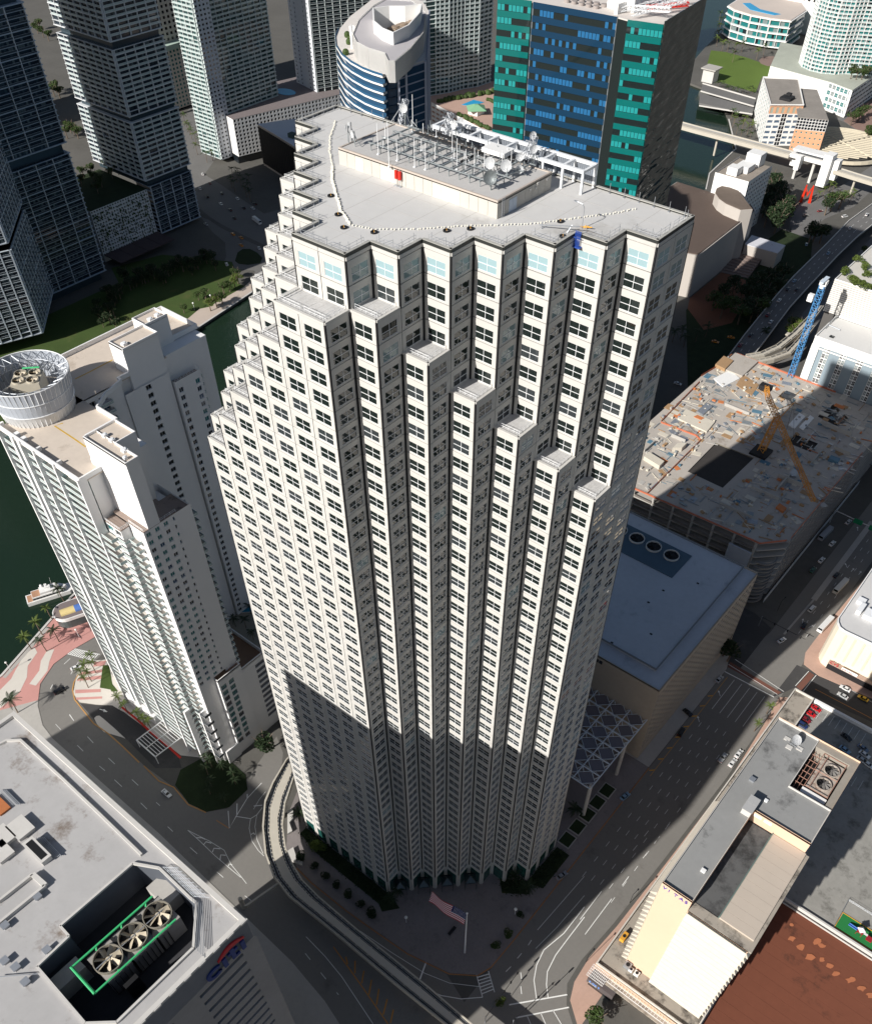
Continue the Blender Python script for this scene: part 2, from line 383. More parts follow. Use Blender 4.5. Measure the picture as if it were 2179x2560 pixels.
# beds along the tower's left wall
pave('tower_bed', [(-30,-6.5),(-30,-9.5),(-20,-11.5),(12,-11.5),(15,-13),(19,-8),(13.5,-6.5)], darkgrass, 0.5)
pave('tower_bed', [(48.5,29),(49,48),(54.5,48),(54.5,31)], darkgrass, 0.5)
pave('tower_bed', [(40,24),(44,20),(52,26),(49,30)], darkgrass, 0.5)
# park on the far bank
pave('park_lawn', [(-350,60),(-349,187),(-352,205),(-355,222),(-362,232),(-365,252),(-366,268),(-373,268),(-389,279),(-402,287),(-450,262),(-462,225),(-440,215),(-440,140),(-420,60)], grassm, 0.10)
pth = mat('path_sand', (0.50, 0.44, 0.37), 0.9, 0.08, 0.5)
mb = MB()
mb.strip([(-387.9,279.7),(-397.9,278.7),(-408.2,276.0),(-416.3,269.3),(-420.3,261.1),(-420.5,250.8),(-419.0,241.3),(-415.1,231.7),(-408.4,221.8),(-399.8,212.3)], 3.6, 0.112)
mb.strip([(-399.8,212.3),(-397.9,204.7),(-396.1,197.2),(-393.2,187.3),(-389.9,181.4)], 3.4, 0.116)
mb.strip([(-399.8,212.3),(-389.3,211.9),(-381.1,211.4),(-367.7,203.2)], 3.8, 0.120)
setting(mb.build('park_path', pth))
mb = MB(); mb.prism([(-392.7,189.5),(-395.5,195.9),(-395.0,202.4),(-392.0,207.0),(-388.1,205.6),(-386.9,197.8),(-385.7,190.0),(-386.2,186.2)], 0.0, 0.13, False); setting(mb.build('park_oval_lawn', grassm))
mb = MB(); mb.prism([(-344.3,60),(-346.8,188),(-351.8,225),(-355.2,245),(-357.8,266),(-357,285),(-374,285),(-367,268),(-366.3,254),(-364.5,233),(-367.5,227),(-360,202),(-355,185),(-351,60)], 0.0, 0.16, False)
setting(mb.build('riverwalk', mat('riverwalk_pavers', (0.50, 0.42, 0.36), 0.9, 0.08, 0.5)))
# expressway and ramps on the far bank
hw = mat('far_road', (0.16, 0.155, 0.15), 0.9, 0.12, 0.5)  # plain mid-grey surface of the distant roads and bridge decks
road('bridge_avenue', [(-492.7,332.1),(-472.6,326.6),(-455.9,323.7),(-430.2,321.8),(-404.4,320.8),(-330,340),(-300,420),(-420,440),(-443.8,357.6),(-477.7,364.7),(-512.2,373.0),(-539.1,378.2),(-580,440),(-640,520),(-700,520),(-640,420),(-560,360),(-514.3,339.6)], hw, 0.008)
road('ramp', [(-478.3,322.0),(-449.9,310.1),(-429.4,304.5),(-411.1,289.4),(-405.5,281.5),(-394.9,280.0),(-379.9,288.3),(-374,285),(-360,320),(-380,330),(-399.4,316.2),(-425.0,317.1),(-450.5,318.9),(-469.0,322.4)], hw, 0.012)
pave('roundabout_island', [(-401.2,289.2),(-409.6,299.2),(-411.1,305.6),(-407.0,309.1),(-398.4,308.4),(-389.4,305.2),(-384.6,298.7),(-389.7,291.2),(-396.1,288.0)], darkgrass, 0.2)
# lane markings
mk = MB(); ym = MB(); om = MB()
def dashes(mb, p, q, ln=2.4, gap=5.0, w=0.16, z=0.022, off=0.0):
    p, q = Vector(p).to_2d(), Vector(q).to_2d(); d = (q-p); L = d.length; d.normalize(); t = off
    while t < L:
        a = p+d*t; b_ = p+d*min(L, t+ln); mb.strip([a, b_], w, z); t += ln+gap
for x in (63.0, 66.4, 69.8, 73.2, 76.6): dashes(mk, (x, 42), (x, 138), 2.6, 5.4, off=(x*1.7) % 5)
for x in (63.0, 66.6, 70.2, 73.8, 77.4): mk.strip([(x, 144), (x, 164.5)], 0.2, 0.022)
mk.strip([(63.5,44.7),(62.0,16.9)], 0.18, 0.022); mk.strip([(67.7,38.4),(66.8,22.3),(65.4,11.1)], 0.18, 0.022)
mk.strip([(70.1,34.7),(69.9,21.8),(67.9,12.5),(69.0,6.6),(71.3,1.8),(75.6,-2.8)], 0.3, 0.022)
mk.strip([(72.2,31.6),(72.1,22.8),(72.1,13.6),(73.2,7.0),(75.5,3.2),(78.3,0.1)], 0.3, 0.022)
mk.strip([(75.9,26.3),(76.0,43.6)], 0.25, 0.022); mk.strip([(71.5,29.8),(71.6,43.7)], 0.25, 0.022); mk.strip([(76.2,50.5),(76.2,55.1)], 0.25, 0.022)
dashes(mk, (76.4,64.8), (76.8,86.4), 3, 5, 0.2); dashes(mk, (71.9,65.1), (72.1,77.0), 3, 5, 0.2)
for q in ((1310,1430,1660,1370), (1350,1510,1670,1445)): mk.strip([(69.7,-10.2),(82.8,4.9)] if q[0] == 1310 else [(73.9,-12.2),(85.6,1.8)], 0.45, 0.022)
for p, q in (((79.4,-5.7),(82.7,-7.6)), ((82.1,-2.4),(86.7,-4.3)), ((76.6,-9.4),(78.9,-10.7)), ((66.3,1.0),(67.8,-0.6)), ((69.1,-2.8),(70.8,-4.7)), ((62.2,-2.0),(62.5,0.5)), ((62.5,4.2),(62.6,6.6)), ((62.7,10.4),(62.5,12.6))): mk.strip([p, q], 0.25, 0.022)
# front crosswalk and the road below the plaza
for a, b_ in (((54.9,-9.1),(61.3,-13.9)), ((57.4,-5.6),(63.4,-10.0))): mk.strip([a, b_], 0.3, 0.022)
A0, A1, B0, B1 = (54.9,-9.1), (61.3,-13.9), (57.4,-5.6), (63.4,-10.0)
for i in range(1, 7):
    t = i/7.0; mk.strip([lerp(A0, A1, t), lerp(B0, B1, t)], 0.35, 0.023)
mk.strip([(13.7,-23.2),(27.5,-21.9),(41.0,-20.1),(49.7,-17.3),(58.3,-11.8)], 0.18, 0.022)
mk.strip([(43.8,-24.3),(50.2,-22.3),(56.1,-18.9),(61.3,-13.9)], 0.3, 0.022); mk.strip([(38.9,-16.7),(41.8,-24.6)], 0.5, 0.022)
mk.strip([(0.5,-36.8),(10.7,-37.6),(19.9,-39.0),(29.9,-41.5),(38.7,-43.7)], 0.2, 0.022)
dashes(mk, (4.5,-41.2), (23.3,-44.1), 3, 6, 0.2)
om.strip([(10.5,-33.3),(18.4,-35.0),(28.2,-37.2),(38.8,-39.7),(42.5,-40.6)], 0.35, 0.026)
for p, q in (((16.2,-33.1),(18.5,-34.6)), ((19.7,-32.1),(22.6,-35.3)), ((24.4,-32.7),(26.7,-36.3)), ((28.5,-33.3),(31.2,-37.6)), ((32.5,-34.0),(35.4,-38.4)), ((36.9,-34.7),(39.3,-39.4)), ((40.8,-36.0),(42.9,-39.8))): om.strip([p, q], 0.45, 0.026)
# intersection to the left of the tower
mk.strip([(-64.5,-35.9),(-59.7,-34.9),(-54.6,-33.7),(-47.2,-32.7),(-40.7,-35.0),(-34.3,-35.9),(-30.7,-36.5)], 0.2, 0.022)
mk.strip([(-64.5,-35.9),(-57.4,-36.0),(-48.0,-36.4),(-39.2,-36.3),(-34.1,-36.2)], 0.2, 0.022)
for a, m_, b_ in (((-59.4,-35.9),(-57.8,-34.6),(-56.3,-34.2)), ((-55.0,-36.2),(-55.3,-34.7),(-53.2,-33.8)), ((-50.1,-36.0),(-50.9,-34.6),(-48.8,-33.2)), ((-45.4,-36.4),(-46.8,-34.8),(-45.2,-33.7)), ((-41.1,-36.1),(-41.6,-35.3),(-40.4,-34.8))): mk.strip([a, m_, b_], 0.35, 0.023)
mk.strip([(-58.9,-20.4),(-52.8,-25.2),(-54.7,-20.0),(-57.4,-11.8),(-58.2,-3.4)], 0.3, 0.022); mk.strip([(-54.9,-20.2),(-49.6,-17.2),(-49.0,-14.5),(-49.7,-10.9)], 0.3, 0.022)
mk.strip([(-58.7,-16.0),(-55.0,-19.4)], 0.4, 0.022); mk.strip([(-58.8,-10.5),(-57.2,-12.0)], 0.4, 0.022); mk.strip([(-51.8,-13.6),(-53.3,-9.3),(-54.0,-5.2)], 0.2, 0.022); mk.strip([(-52.8,-12.6),(-50.5,-10.2)], 0.4, 0.022)
mk.strip([(-49.6,-17.2),(-46.9,-20.4),(-42.0,-23.4),(-37.2,-24.6),(-33.9,-24.8)], 0.2, 0.022); mk.strip([(-49.0,-14.5),(-45.7,-18.5),(-41.1,-21.7),(-34.9,-24.3)], 0.2, 0.022); mk.strip([(-44.3,-21.7),(-44.2,-20.7),(-43.2,-20.8)], 0.4, 0.023)
om.strip([(-59.3,-26.1),(-52.9,-25.3)], 0.25, 0.022)
for p, q in (((-58.1,-40.1),(-54.0,-40.1)), ((-42.6,-40.3),(-39.1,-40.3)), ((-27.6,-40.1),(-24.0,-39.9)), ((-71.6,-39.8),(-68.5,-39.9))): mk.strip([p, q], 0.2, 0.022)
for p, q in (((-146.2,-31.9),(-141.9,-32.7)), ((-146.5,-38.6),(-142.4,-38.9)), ((-130.7,-34.0),(-126.2,-34.4)), ((-130.3,-39.3),(-126.0,-39.5)), ((-115.2,-35.0),(-110.8,-35.1)), ((-114.9,-39.7),(-111.3,-39.6)), ((-99.5,-35.3),(-95.3,-35.4)), ((-104.8,-39.8),(-99.8,-39.9)), ((-88.1,-39.8),(-83.9,-40.0)), ((-83.6,-35.8),(-81.3,-35.8))): mk.strip([p, q], 0.2, 0.022)
for p, q in (((-171.6,-17.0),(-172.3,-13.3)), ((-164.2,-29.1),(-165.6,-27.0)), ((-146.1,-32.1),(-141.9,-32.8)), ((-146.4,-38.7),(-142.3,-39.0)), ((-164.4,-18.5),(-167.8,-12.1))): mk.strip([p, q], 0.22, 0.022)
# forecourt crosswalk
A0, A1, B0, B1 = (-177.4,-8.9), (-163.9,-3.3), (-173.0,-11.9), (-162.7,-7.3)
A0 = (-176.8,-9.0); B0 = (-177.4,-13.2)
mk.strip([A0, A1], 0.25, 0.022); mk.strip([B0, B1], 0.25, 0.022)
for i in range(1, 15): mk.strip([lerp(A0, A1, i/15), lerp(B0, B1, i/15)], 0.5, 0.023)
mk.strip([(-138.6,-22.1),(-136.8,-21.4),(-135.2,-21.1)], 0.4, 0.026); mk.strip([(-137.2,-21.1),(-134.9,-20.9),(-136.4,-22.0)], 0.3, 0.027)
# big crosswalk at the cross street: brick band between white lines
bk = MB(); bk.sheet([(56.7,172.7),(82.0,171.1),(81.3,169.2),(57.2,169.3)], 0.018); bk.sheet([(86.5,189.8),(89.0,189.4),(88.2,177.4),(85.6,178.2)], 0.018)
setting(bk.build('brick_crossing', mat('brick_paving', (0.17, 0.075, 0.055), 0.9, 0.15, 1.5)))
mk.strip([(57.2,166.1),(80.6,166.7)], 0.5, 0.022); mk.strip([(56.8,170.9),(81.1,169.0)], 0.25, 0.023); mk.strip([(57.7,175.4),(82.6,172.2)], 0.25, 0.023)
mk.strip([(86.1,189.9),(85.1,178.4)], 0.25, 0.023); mk.strip([(89.6,189.9),(89.0,177.5)], 0.25, 0.023)
for i, y in enumerate((100, 107, 114, 121, 128, 135, 142, 149)): ym.strip([(58.3, y), (59.8, y+1.6)], 0.5, 0.026)
ym.strip([(59.9, 98), (59.9, 164)], 0.16, 0.026)
def arrow(mb, x, y, a, s=1.0, z=0.024):
    c, n = math.cos(a), math.sin(a); P = lambda u, v: (x+s*(u*c-v*n), y+s*(u*n+v*c))
    mb.face([(*P(-1.6,-0.12), z), (*P(0.6,-0.12), z), (*P(0.6,0.12), z), (*P(-1.6,0.12), z)]); mb.face([(*P(0.5,-0.55), z), (*P(1.6,0), z), (*P(0.5,0.55), z)])
for p, a in (((61.4,153.6), 2.3), ((61.1,135.6), 2.3), ((71.8,265.3), 2.3), ((75.6,264.2), 1.5), ((79.2,264.5), 1.57), ((71.2,216.7), 1.9), ((75.6,216.0), 1.2), ((65.5,295.1), 2.0)): arrow(mk, p[0], p[1], a)
for x in (73.0, 76.6): dashes(mk, (x, 208), (x, 300), 2.6, 5.4)
om.strip([(92.6,182.2),(117.9,182.4)], 0.2, 0.026); mk.strip([(98.9,192.1),(114.5,190.9)], 0.15, 0.026)
setting(mk.build('lane_marking', paint)); setting(ym.build('yellow_marking', yellow)); setting(om.build('orange_marking', mat('orange_marking', (0.55, 0.24, 0.04), 0.8, 0.2, 1.5)))
mb = MB(); mb.strip([(68.1,203.2),(69.4,232.8)], 0.9, 0.0, 0.25); mb.strip([(69.4,232.8),(69.3,304.9)], 2.6, 0.0, 0.2); setting(mb.build('median', concrete))
# far right: lawn, hill of roads, riverside
pave('riverside_lawn', [(-352.3,914.1),(-369.9,954.6),(-354.5,959.8),(-327.2,956.5),(-311.2,951.6),(-286.5,943.8),(-280.0,918.4),(-286.3,906.5),(-270.6,861.5),(-290.1,864.2),(-331.8,872.3)], mat('bright_grass', (0.10, 0.155, 0.028), 0.95, 0.12, 0.6, 0.05), 0.12)
pave('roundabout', [(-313.7,956.7),(-316.0,969.4),(-309.0,978.9),(-295.6,979.0),(-288.8,952.4),(-298.2,944.6),(-307.3,947.6)], mat('roundabout_paving', (0.24, 0.17, 0.145), 0.9, 0.1, 0.5), 0.14)
road('riverside_road', [(-117.7,611.4),(-124.7,645.0),(-118.7,666.4),(-112.6,705.4),(-109.9,757.1),(-90.0,706.9),(-89.3,666.2),(-97.9,631.6),(-99.7,592.8),(-90.6,555.6),(-95.3,551.7)], hw, 0.01)
road('river_avenue', [(-178.3,843.3),(-168.9,840.0),(-130.2,808.4),(-173.3,917.2),(-188.9,929.0),(-178.2,854.6)], hw, 0.008)
pave('memorial_paving', [(-171.8,843.1),(-174.1,892.6),(-173.3,917.2),(-136.4,823.9),(-151.0,827.7)], mat('brick_plaza', (0.26, 0.17, 0.14), 0.9, 0.1, 0.5), 0.13)
road('park_drive', [(-55.3,465.8),(-114.9,607.0),(-107.1,604.4),(-85.9,578.6),(-76.4,553.8),(-78.6,528.6),(-70.7,480.1)], hw, 0.012)
pave('park_lawn', [(-112,436),(-64,352),(-54,356),(-62,420),(-72,470),(-78,560),(-90,590),(-116,592),(-118,500)], darkgrass, 0.14)
pave('brick_plaza', [(-118,452),(-112,438),(-90,420),(-80,440),(-86,470),(-100,500),(-119,500)], mat('red_brick_plaza', (0.20, 0.085, 0.05), 0.9, 0.15, 0.8), 0.18)

# ---------------------------------------------------------------- the stepped office tower
BAY, FLR, ZR = 6.0, 4.1, 226.7
tower = thing('office_tower', 'tall pale granite office tower with saw-tooth corners and stepped terraces', 'skyscraper', (6, 24, 0))
NTOP = {}
for b in range(8):
    for a in range(-min(b, 6), 2+min(b, 6)): NTOP[(a, b)] = 0
for k in range(6): NTOP[(2+k, k)] = 2+2*k
NTOP[(1, -1)] = 2
for c in range(1, 7):
    for i in range(8-c):
        NTOP.setdefault((-(c-1)-i, i-1), 2*c)
NB = 53                                            # rows of panels; the lobby below
ZB = ZR-NB*FLR
stone = mat('tower_granite', (0.54, 0.525, 0.495), 0.7, 0.05, 1.1, 0.045, spec=0.25, stain=(0.47, 0.455, 0.43), stain_amt=0.55, stain_scale=0.03)
terr = mat('terrace_paving', (0.52, 0.51, 0.50), 0.9, 0.22, 1.6, 0.3)
roofm = mat('tower_roof_membrane', (0.57, 0.56, 0.545), 0.9, 0.07, 0.4, 0.05, stain=(0.36, 0.345, 0.32), stain_amt=0.60, stain_scale=0.045)
g_a = glass('tower_glass_dark', (0.012, 0.018, 0.016), 0.02, 1.62, 0.5)
g_b = glass('tower_glass_grey', (0.035, 0.042, 0.045), 0.04, 1.62, 0.5)
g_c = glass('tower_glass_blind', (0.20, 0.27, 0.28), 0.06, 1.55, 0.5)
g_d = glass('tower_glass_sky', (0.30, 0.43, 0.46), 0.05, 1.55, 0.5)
g_lobby = glass('lobby_glass', (0.02, 0.085, 0.075), 0.03, 1.6, 0.5)
# core (dark joints show it between the panels)
core = MB()
for (a, b), n in NTOP.items():
    core.box(a*BAY+0.0, b*BAY+0.0, 0.05, (a+1)*BAY, (b+1)*BAY, ZR-n*FLR-0.12)
SIDE = {(0,-1): ((0,0),(1,0)), (1,0): ((1,0),(0,1)), (0,1): ((1,1),(-1,0)), (-1,0): ((0,1),(0,-1))}
# a panel: u to the right, z up, outside is -y; origin bottom left of the bay
D0 = 0.20                                          # panel face stands this far proud of the core
def panel_mesh(name, w=BAY, h=FLR):
    mb = MB(); g = 0.08
    W0, W1, V0, V1 = 1.02, 4.98, 0.34, 2.78         # window opening
    rw = 0.42                                      # raised border round the opening
    x0, x1, z0, z1 = g, w-g, g, h-g
    def ringf(A, Bq, ya, yb):
        (ax0, az0, ax1, az1), (bx0, bz0, bx1, bz1) = A, Bq
        a = [(ax0,ya,az0),(ax1,ya,az0),(ax1,ya,az1),(ax0,ya,az1)]; b = [(bx0,yb,bz0),(bx1,yb,bz0),(bx1,yb,bz1),(bx0,yb,bz1)]
        for i in range(4):
            j = (i+1) % 4; mb.face([a[i], a[j], b[j], b[i]])
    o = (x0, z0, x1, z1); r1 = (W0-rw, V0-0.24, W1+rw, V1+rw); r1b = (W0-rw+0.03, V0-0.21, W1+rw-0.03, V1+rw-0.03); wi = (W0, V0, W1, V1)
    ringf(o, o, 0, -D0); ringf(o, r1, -D0, -D0); ringf(r1, r1b, -D0, -D0+0.045); ringf(r1b, wi, -D0+0.045, -D0+0.045); ringf(wi, wi, -D0+0.045, 0.0)
    # fix winding: outside faces look to -y
    return mb.mesh(name, stone), mb
PW = (1.02, 4.98, 0.34, 2.78)
pmesh, pmb = panel_mesh('facade_panel')
def win_mesh(gmat, panes=True):
    mb = MB(); w, h = PW[1]-PW[0], PW[3]-PW[2]
    if panes: mb.face([(-w/2,0.05,-h/2),(w/2,0.05,-h/2),(w/2,0.05,h/2),(-w/2,0.05,h/2)])
    mb.cur = 1; f = 0.06
    for x in (-w/2, -f*0.7, w/2-f): mb.box(x, -0.03, -h/2, x+(f*1.4 if x == -f*0.7 else f), 0.045, h/2)
    for z in (-h/2, -f*0.7, h/2-f): mb.box(-w/2, -0.034, z, w/2, 0.043, z+(f*1.4 if z == -f*0.7 else f))
    return mb.mesh('window', [gmat, whitesteel]), mb
WM = {m.name: win_mesh(m) for m in (g_a, g_b, g_c, g_d)}
wframe = win_mesh(g_a, False)[0]
def pane_mesh(gm):
    mb = MB(); w, h = PW[1]-PW[0], PW[3]-PW[2]
    mb.box(0.04, 0.03, 0.04, w/2-0.03, 0.05, h/2-0.03); return mb.mesh('pane', gm)
PM = {m.name: pane_mesh(m) for m in (g_a, g_b, g_c, g_d)}
cells = []
for (a, b), n in NTOP.items():
    for (dx, dy), (st, ud) in SIDE.items():
        nn = NTOP.get((a+dx, b+dy), NB)
        if nn <= n: continue
        for j in range(n, nn):
            o = ((a+st[0])*BAY, (b+st[1])*BAY, ZR-(j+1)*FLR)
            mid = Vector((o[0]+ud[0]*3, o[1]+ud[1]*3, o[2]+2))
            vis = (dx, dy) in ((0,-1), (1,0))
            d = (mid-CAM).length
            # blinds on the top row, odd ones elsewhere
            q = rnd.random()
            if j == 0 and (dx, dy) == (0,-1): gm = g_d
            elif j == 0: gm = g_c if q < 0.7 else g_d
            elif (dx, dy) == (1, 0): gm = g_b if q < 0.5 else (g_c if q < 0.58 else g_a)
            else: gm = g_a if q < 0.74 else g_b
            cells.append((0 if vis else 1, d, o, ud, gm))
cells.sort(key=lambda c: (c[0], c[1]))
rest = MB(); restw = MB(); gi = {g_a.name: 0, g_b.name: 2, g_c.name: 3, g_d.name: 4}
core.build('core', dark, tower)
jb = MB()
for a in range(-6, 9):
    for b in range(-1, 9):
        prev = None; runs = []
        for j in range(NB+1):
            occ = tuple(NTOP.get(c, 99) <= j for c in ((a-1,b-1),(a,b-1),(a-1,b),(a,b))) if j < NB else None
            if occ != prev:
                if prev and sum(prev) in (1, 3): runs.append((prev, j0, j))
                prev, j0 = occ, j
        for occ, j0, j1 in runs:
            cvx = sum(occ) == 1; k = occ.index(cvx); sx, sy = ((-1,-1),(1,-1),(-1,1),(1,1))[k]; X, Y = a*BAY, b*BAY; za, zb = (ZB if j1 == NB else ZR-j1*FLR), ZR-j0*FLR+(0.05 if j0 == 0 else -0.05)
            if cvx: jb.box(X-sx*0.207, Y-sy*0.207, za, X+sx*0.10, Y+sy*0.10, zb)
            else: jb.box(X, Y, za, X+sx*0.5, Y+sy*0.5, zb)
jb.build('corner_joint', dark, tower)
for k, (hid, d, o, ud, gm) in enumerate(cells):
    rz = math.atan2(ud[1], ud[0]); nrm = Vector((ud[1], -ud[0], 0)); wc = Vector(o)+Vector((ud[0]*3, ud[1]*3, (PW[2]+PW[3])/2))+nrm*0.06
    if k < 300:
        place('facade_panel', pmesh, tower, o, (0, 0, rz))
        if k < 72:
            w = place('window', wframe, tower, wc, (0, 0, rz)); ww, hh = PW[1]-PW[0], PW[3]-PW[2]
            for (px, pz) in ((-ww/2, -hh/2), (-0.01, -hh/2), (-ww/2, -0.01), (-0.01, -0.01)):
                p = bpy.data.objects.new('pane', PM[gm.name]); C.objects.link(p); p.parent = w; p.location = (px, 0, pz)
        else: place('window', WM[gm.name][0], tower, wc, (0, 0, rz))
    else:
        T = Matrix.Translation(o) @ Matrix.Rotation(rz, 4, 'Z')
        n0 = len(rest.v); rest.v += [tuple(T @ Vector(v)) for v in pmb.v]
        rest.f += [tuple(n0+i for i in f) for f in pmb.f]; rest.m += pmb.m
        T = Matrix.Translation(wc) @ Matrix.Rotation(rz, 4, 'Z'); wmb = WM[gm.name][1]
        n0 = len(restw.v); restw.v += [tuple(T @ Vector(v)) for v in wmb.v]
        restw.f += [tuple(n0+i for i in f) for f in wmb.f]; restw.m += [1 if m == 1 else gi[gm.name] for m in wmb.m]
stuff(rest.build('lower_facade_panel', stone, tower)); stuff(restw.build('lower_window', [g_a, whitesteel, g_b, g_c, g_d], tower))
# lobby: pillars, beam, glass and doors set back
pil = MB(); lob = MB()
for (a, b), n in NTOP.items():
    for (dx, dy), (st, ud) in SIDE.items():
        if (a+dx, b+dy) in NTOP: continue
        o = Vector(((a+st[0])*BAY, (b+st[1])*BAY, 0)); u = Vector((ud[0], ud[1], 0)); nr = Vector((ud[1], -ud[0], 0))
        pil.obox(o+u*0.05, u*0.85, nr*D0, Vector((0,0,ZB))); pil.obox(o+u*5.1, u*0.85, nr*D0, Vector((0,0,ZB)))
        pil.obox(o+u*0.9+Vector((0,0,ZB-1.3)), u*4.2, nr*(D0-0.01), Vector((0,0,1.3)))
        for i in range(2):
            for j in range(3):
                lob.obox(o+u*(0.95+i*2.1)+nr*0.03+Vector((0,0,0.3+j*2.55)), u*2.0, nr*0.05, Vector((0,0,2.45)))
pil.build('lobby_pillar', stone, tower); lob.build('lobby_glazing', g_lobby, tower)
# terraces with kerb, paving grid and railing
def rail(mb, p, q, h=1.05, posts=4, bars=2, r=0.035):
    p, q = Vector(p), Vector(q)
    for i in range(posts+1):
        c = p.lerp(q, i/posts); mb.tube(c, c+Vector((0,0,h)), r, 4)
    for k in range(bars):
        z = Vector((0,0,h*(k+1)/bars)); mb.tube(p+z, q+z, r, 4)
tmats = [terr, stone, dark]
for (a, b), n in NTOP.items():
    if n == 0: continue
    z = ZR-n*FLR
    t = MB(); t.box(a*BAY+0.02, b*BAY+0.02, z-0.12, (a+1)*BAY-0.02, (b+1)*BAY-0.02, z+0.12)
    rl = MB(); edge = MB()
    for (dx, dy), (st, ud) in SIDE.items():
        nn = NTOP.get((a+dx, b+dy), NB)
        if nn <= n: continue
        o = Vector(((a+st[0])*BAY, (b+st[1])*BAY, 0)); u = Vector((ud[0], ud[1], 0)); nr = Vector((ud[1], -ud[0], 0))
        edge.obox(o+nr*(-0.35)+Vector((0,0,z-0.05)), u*BAY, nr*(0.35+D0), Vector((0,0,0.42)))
        rail(rl, o-nr*0.8+u*0.5+Vector((0,0,z+0.12)), o-nr*0.8+u*5.5+Vector((0,0,z+0.12)), 0.95, 4)
    for i in range(1, 4):
        t.cur = 1; t.box(a*BAY+i*1.5-0.02, b*BAY+0.3, z+0.118, a*BAY+i*1.5+0.02, (b+1)*BAY-0.3, z+0.126)
    t.build('terrace_floor', [terr, concrete], tower)
    edge.build('terrace_kerb', stone, tower); rl.build('terrace_railing', whitesteel, tower)
# roof: deck, fascia, cap
ZD = ZR+0.75
deck = MB()
roofcells = [c for c, n in NTOP.items() if n == 0]
for b in range(8):
    deck.box(-min(b,6)*BAY, b*BAY, ZR-0.1, (2+min(b,6))*BAY, (b+1)*BAY, ZD)
deck.build('roof_deck', roofm, tower)
fas = MB()
seams = MB()
for b in range(1, 8): seams.box(-min(b,6)*BAY+0.4, b*BAY-0.03, ZD, (2+min(b,6))*BAY-0.4, b*BAY+0.03, ZD+0.012)
for a in range(-5, 8): seams.box(a*BAY-0.03, max(0, -a if a < 0 else a-2)*BAY+0.5, ZD, a*BAY+0.03, 47.5, ZD+0.010)
seams.build('roof_seam', concrete, tower)
band = MB(); cap = MB(); rl = MB(); dav = MB()
for (a, b) in roofcells:
    for (dx, dy), (st, ud) in SIDE.items():
        if NTOP.get((a+dx, b+dy), NB) == 0: continue
        o = Vector(((a+st[0])*BAY, (b+st[1])*BAY, 0)); u = Vector((ud[0], ud[1], 0)); nr = Vector((ud[1], -ud[0], 0)); Z = lambda z: Vector((0,0,z))
        fas.obox(o+u*0.05-nr*0.1+Z(ZR+0.06), u*5.9, nr*(0.1+D0), Z(0.56))
        band.obox(o-u*0.02-nr*0.1+Z(ZR+0.64), u*6.04, nr*(0.1+D0-0.06), Z(0.5))
        cap.obox(o-u*(-0.0)-nr*0.45+Z(ZR+1.1), u*6.0, nr*(0.45+D0-0.10), Z(0.13))
        if (dx, dy) != (0, 1):
            rail(rl, o-nr*0.9+u*0.6+Z(ZD), o-nr*0.9+u*5.4+Z(ZD), 1.0, 3, 2, 0.028)
        for q in (1.5, 4.5):
            p = o-nr*0.55+u*q+Z(ZD); dav.tube(p, p+Z(1.7), 0.045, 5); dav.box(p.x-0.18, p.y-0.18, ZD, p.x+0.18, p.y+0.18, ZD+0.1)
fas.build('fascia', stone, tower); band.build('roof_edge_band', mat('edge_band', (0.03, 0.032, 0.03), 0.5, 0.1), tower)
cap.build('parapet_cap', mat('parapet_cap', (0.40, 0.39, 0.36), 0.8, 0.15, 1.0), tower)
rl.build('roof_railing', steel, tower); dav.build('davit_post', steel, tower)

# ---------------------------------------------------------------- helpers for buildings
def roofmat(name, col, st, amt=0.55, sc=0.08): return mat(name, col, 0.9, 0.10, 0.5, 0.06, stain=st, stain_amt=amt, stain_scale=sc)
def part(name, m, parent, fn, smooth=False):
    mb = MB(); fn(mb); return mb.build(name, m, parent, smooth)
def boxpart(name, m, parent, *b): return part(name, m, parent, lambda q: q.box(*b))
def parapet(root, poly, z, h=1.0, w=0.35, m=None, name='parapet'):
    a = sum(poly[i][0]*poly[(i+1)%len(poly)][1]-poly[(i+1)%len(poly)][0]*poly[i][1] for i in range(len(poly)))
    P = [Vector(p) for p in (poly if a > 0 else poly[::-1])]; mb = MB(); n = len(P)
    IN = []
    for i in range(n):
        d1 = (P[i]-P[i-1]).normalized(); d2 = (P[(i+1) % n]-P[i]).normalized()
        n1 = Vector((-d1.y, d1.x)); n2 = Vector((-d2.y, d2.x)); k = max(0.4, 1+n1.dot(n2)); IN.append(P[i]+(n1+n2)*(w/k))
    for i in range(n):
        j = (i+1) % n; mb.prism([tuple(P[i]), tuple(P[j]), tuple(IN[j]), tuple(IN[i])], z-0.1, z+h, False)
    return mb.build(name, m or white, root)
def seg(p, q):
    p, q = Vector(p).to_2d(), Vector(q).to_2d(); d = q-p; return tuple(p), tuple(d.normalized()), d.length
def rect(x0, y0, x1, y1): return [(x0,y0),(x1,y0),(x1,y1),(x0,y1)]
pane_teal = glass('pane_teal', (0.02, 0.17, 0.17), 0.04, 1.6, 0.5)
pane_dark = glass('pane_dark', (0.012, 0.016, 0.02), 0.04, 1.6, 0.5)
pane_pale = glass('pane_pale', (0.20, 0.24, 0.24), 0.08, 1.5, 0.5)
pane_blue = glass('pane_blue', (0.03, 0.08, 0.15), 0.04, 1.6, 0.5)
rail_glass = glass('rail_glass', (0.42, 0.50, 0.49), 0.08, 1.45, 0.5)
rail_dark = glass('rail_dark', (0.045, 0.055, 0.065), 0.10, 1.45, 0.5)

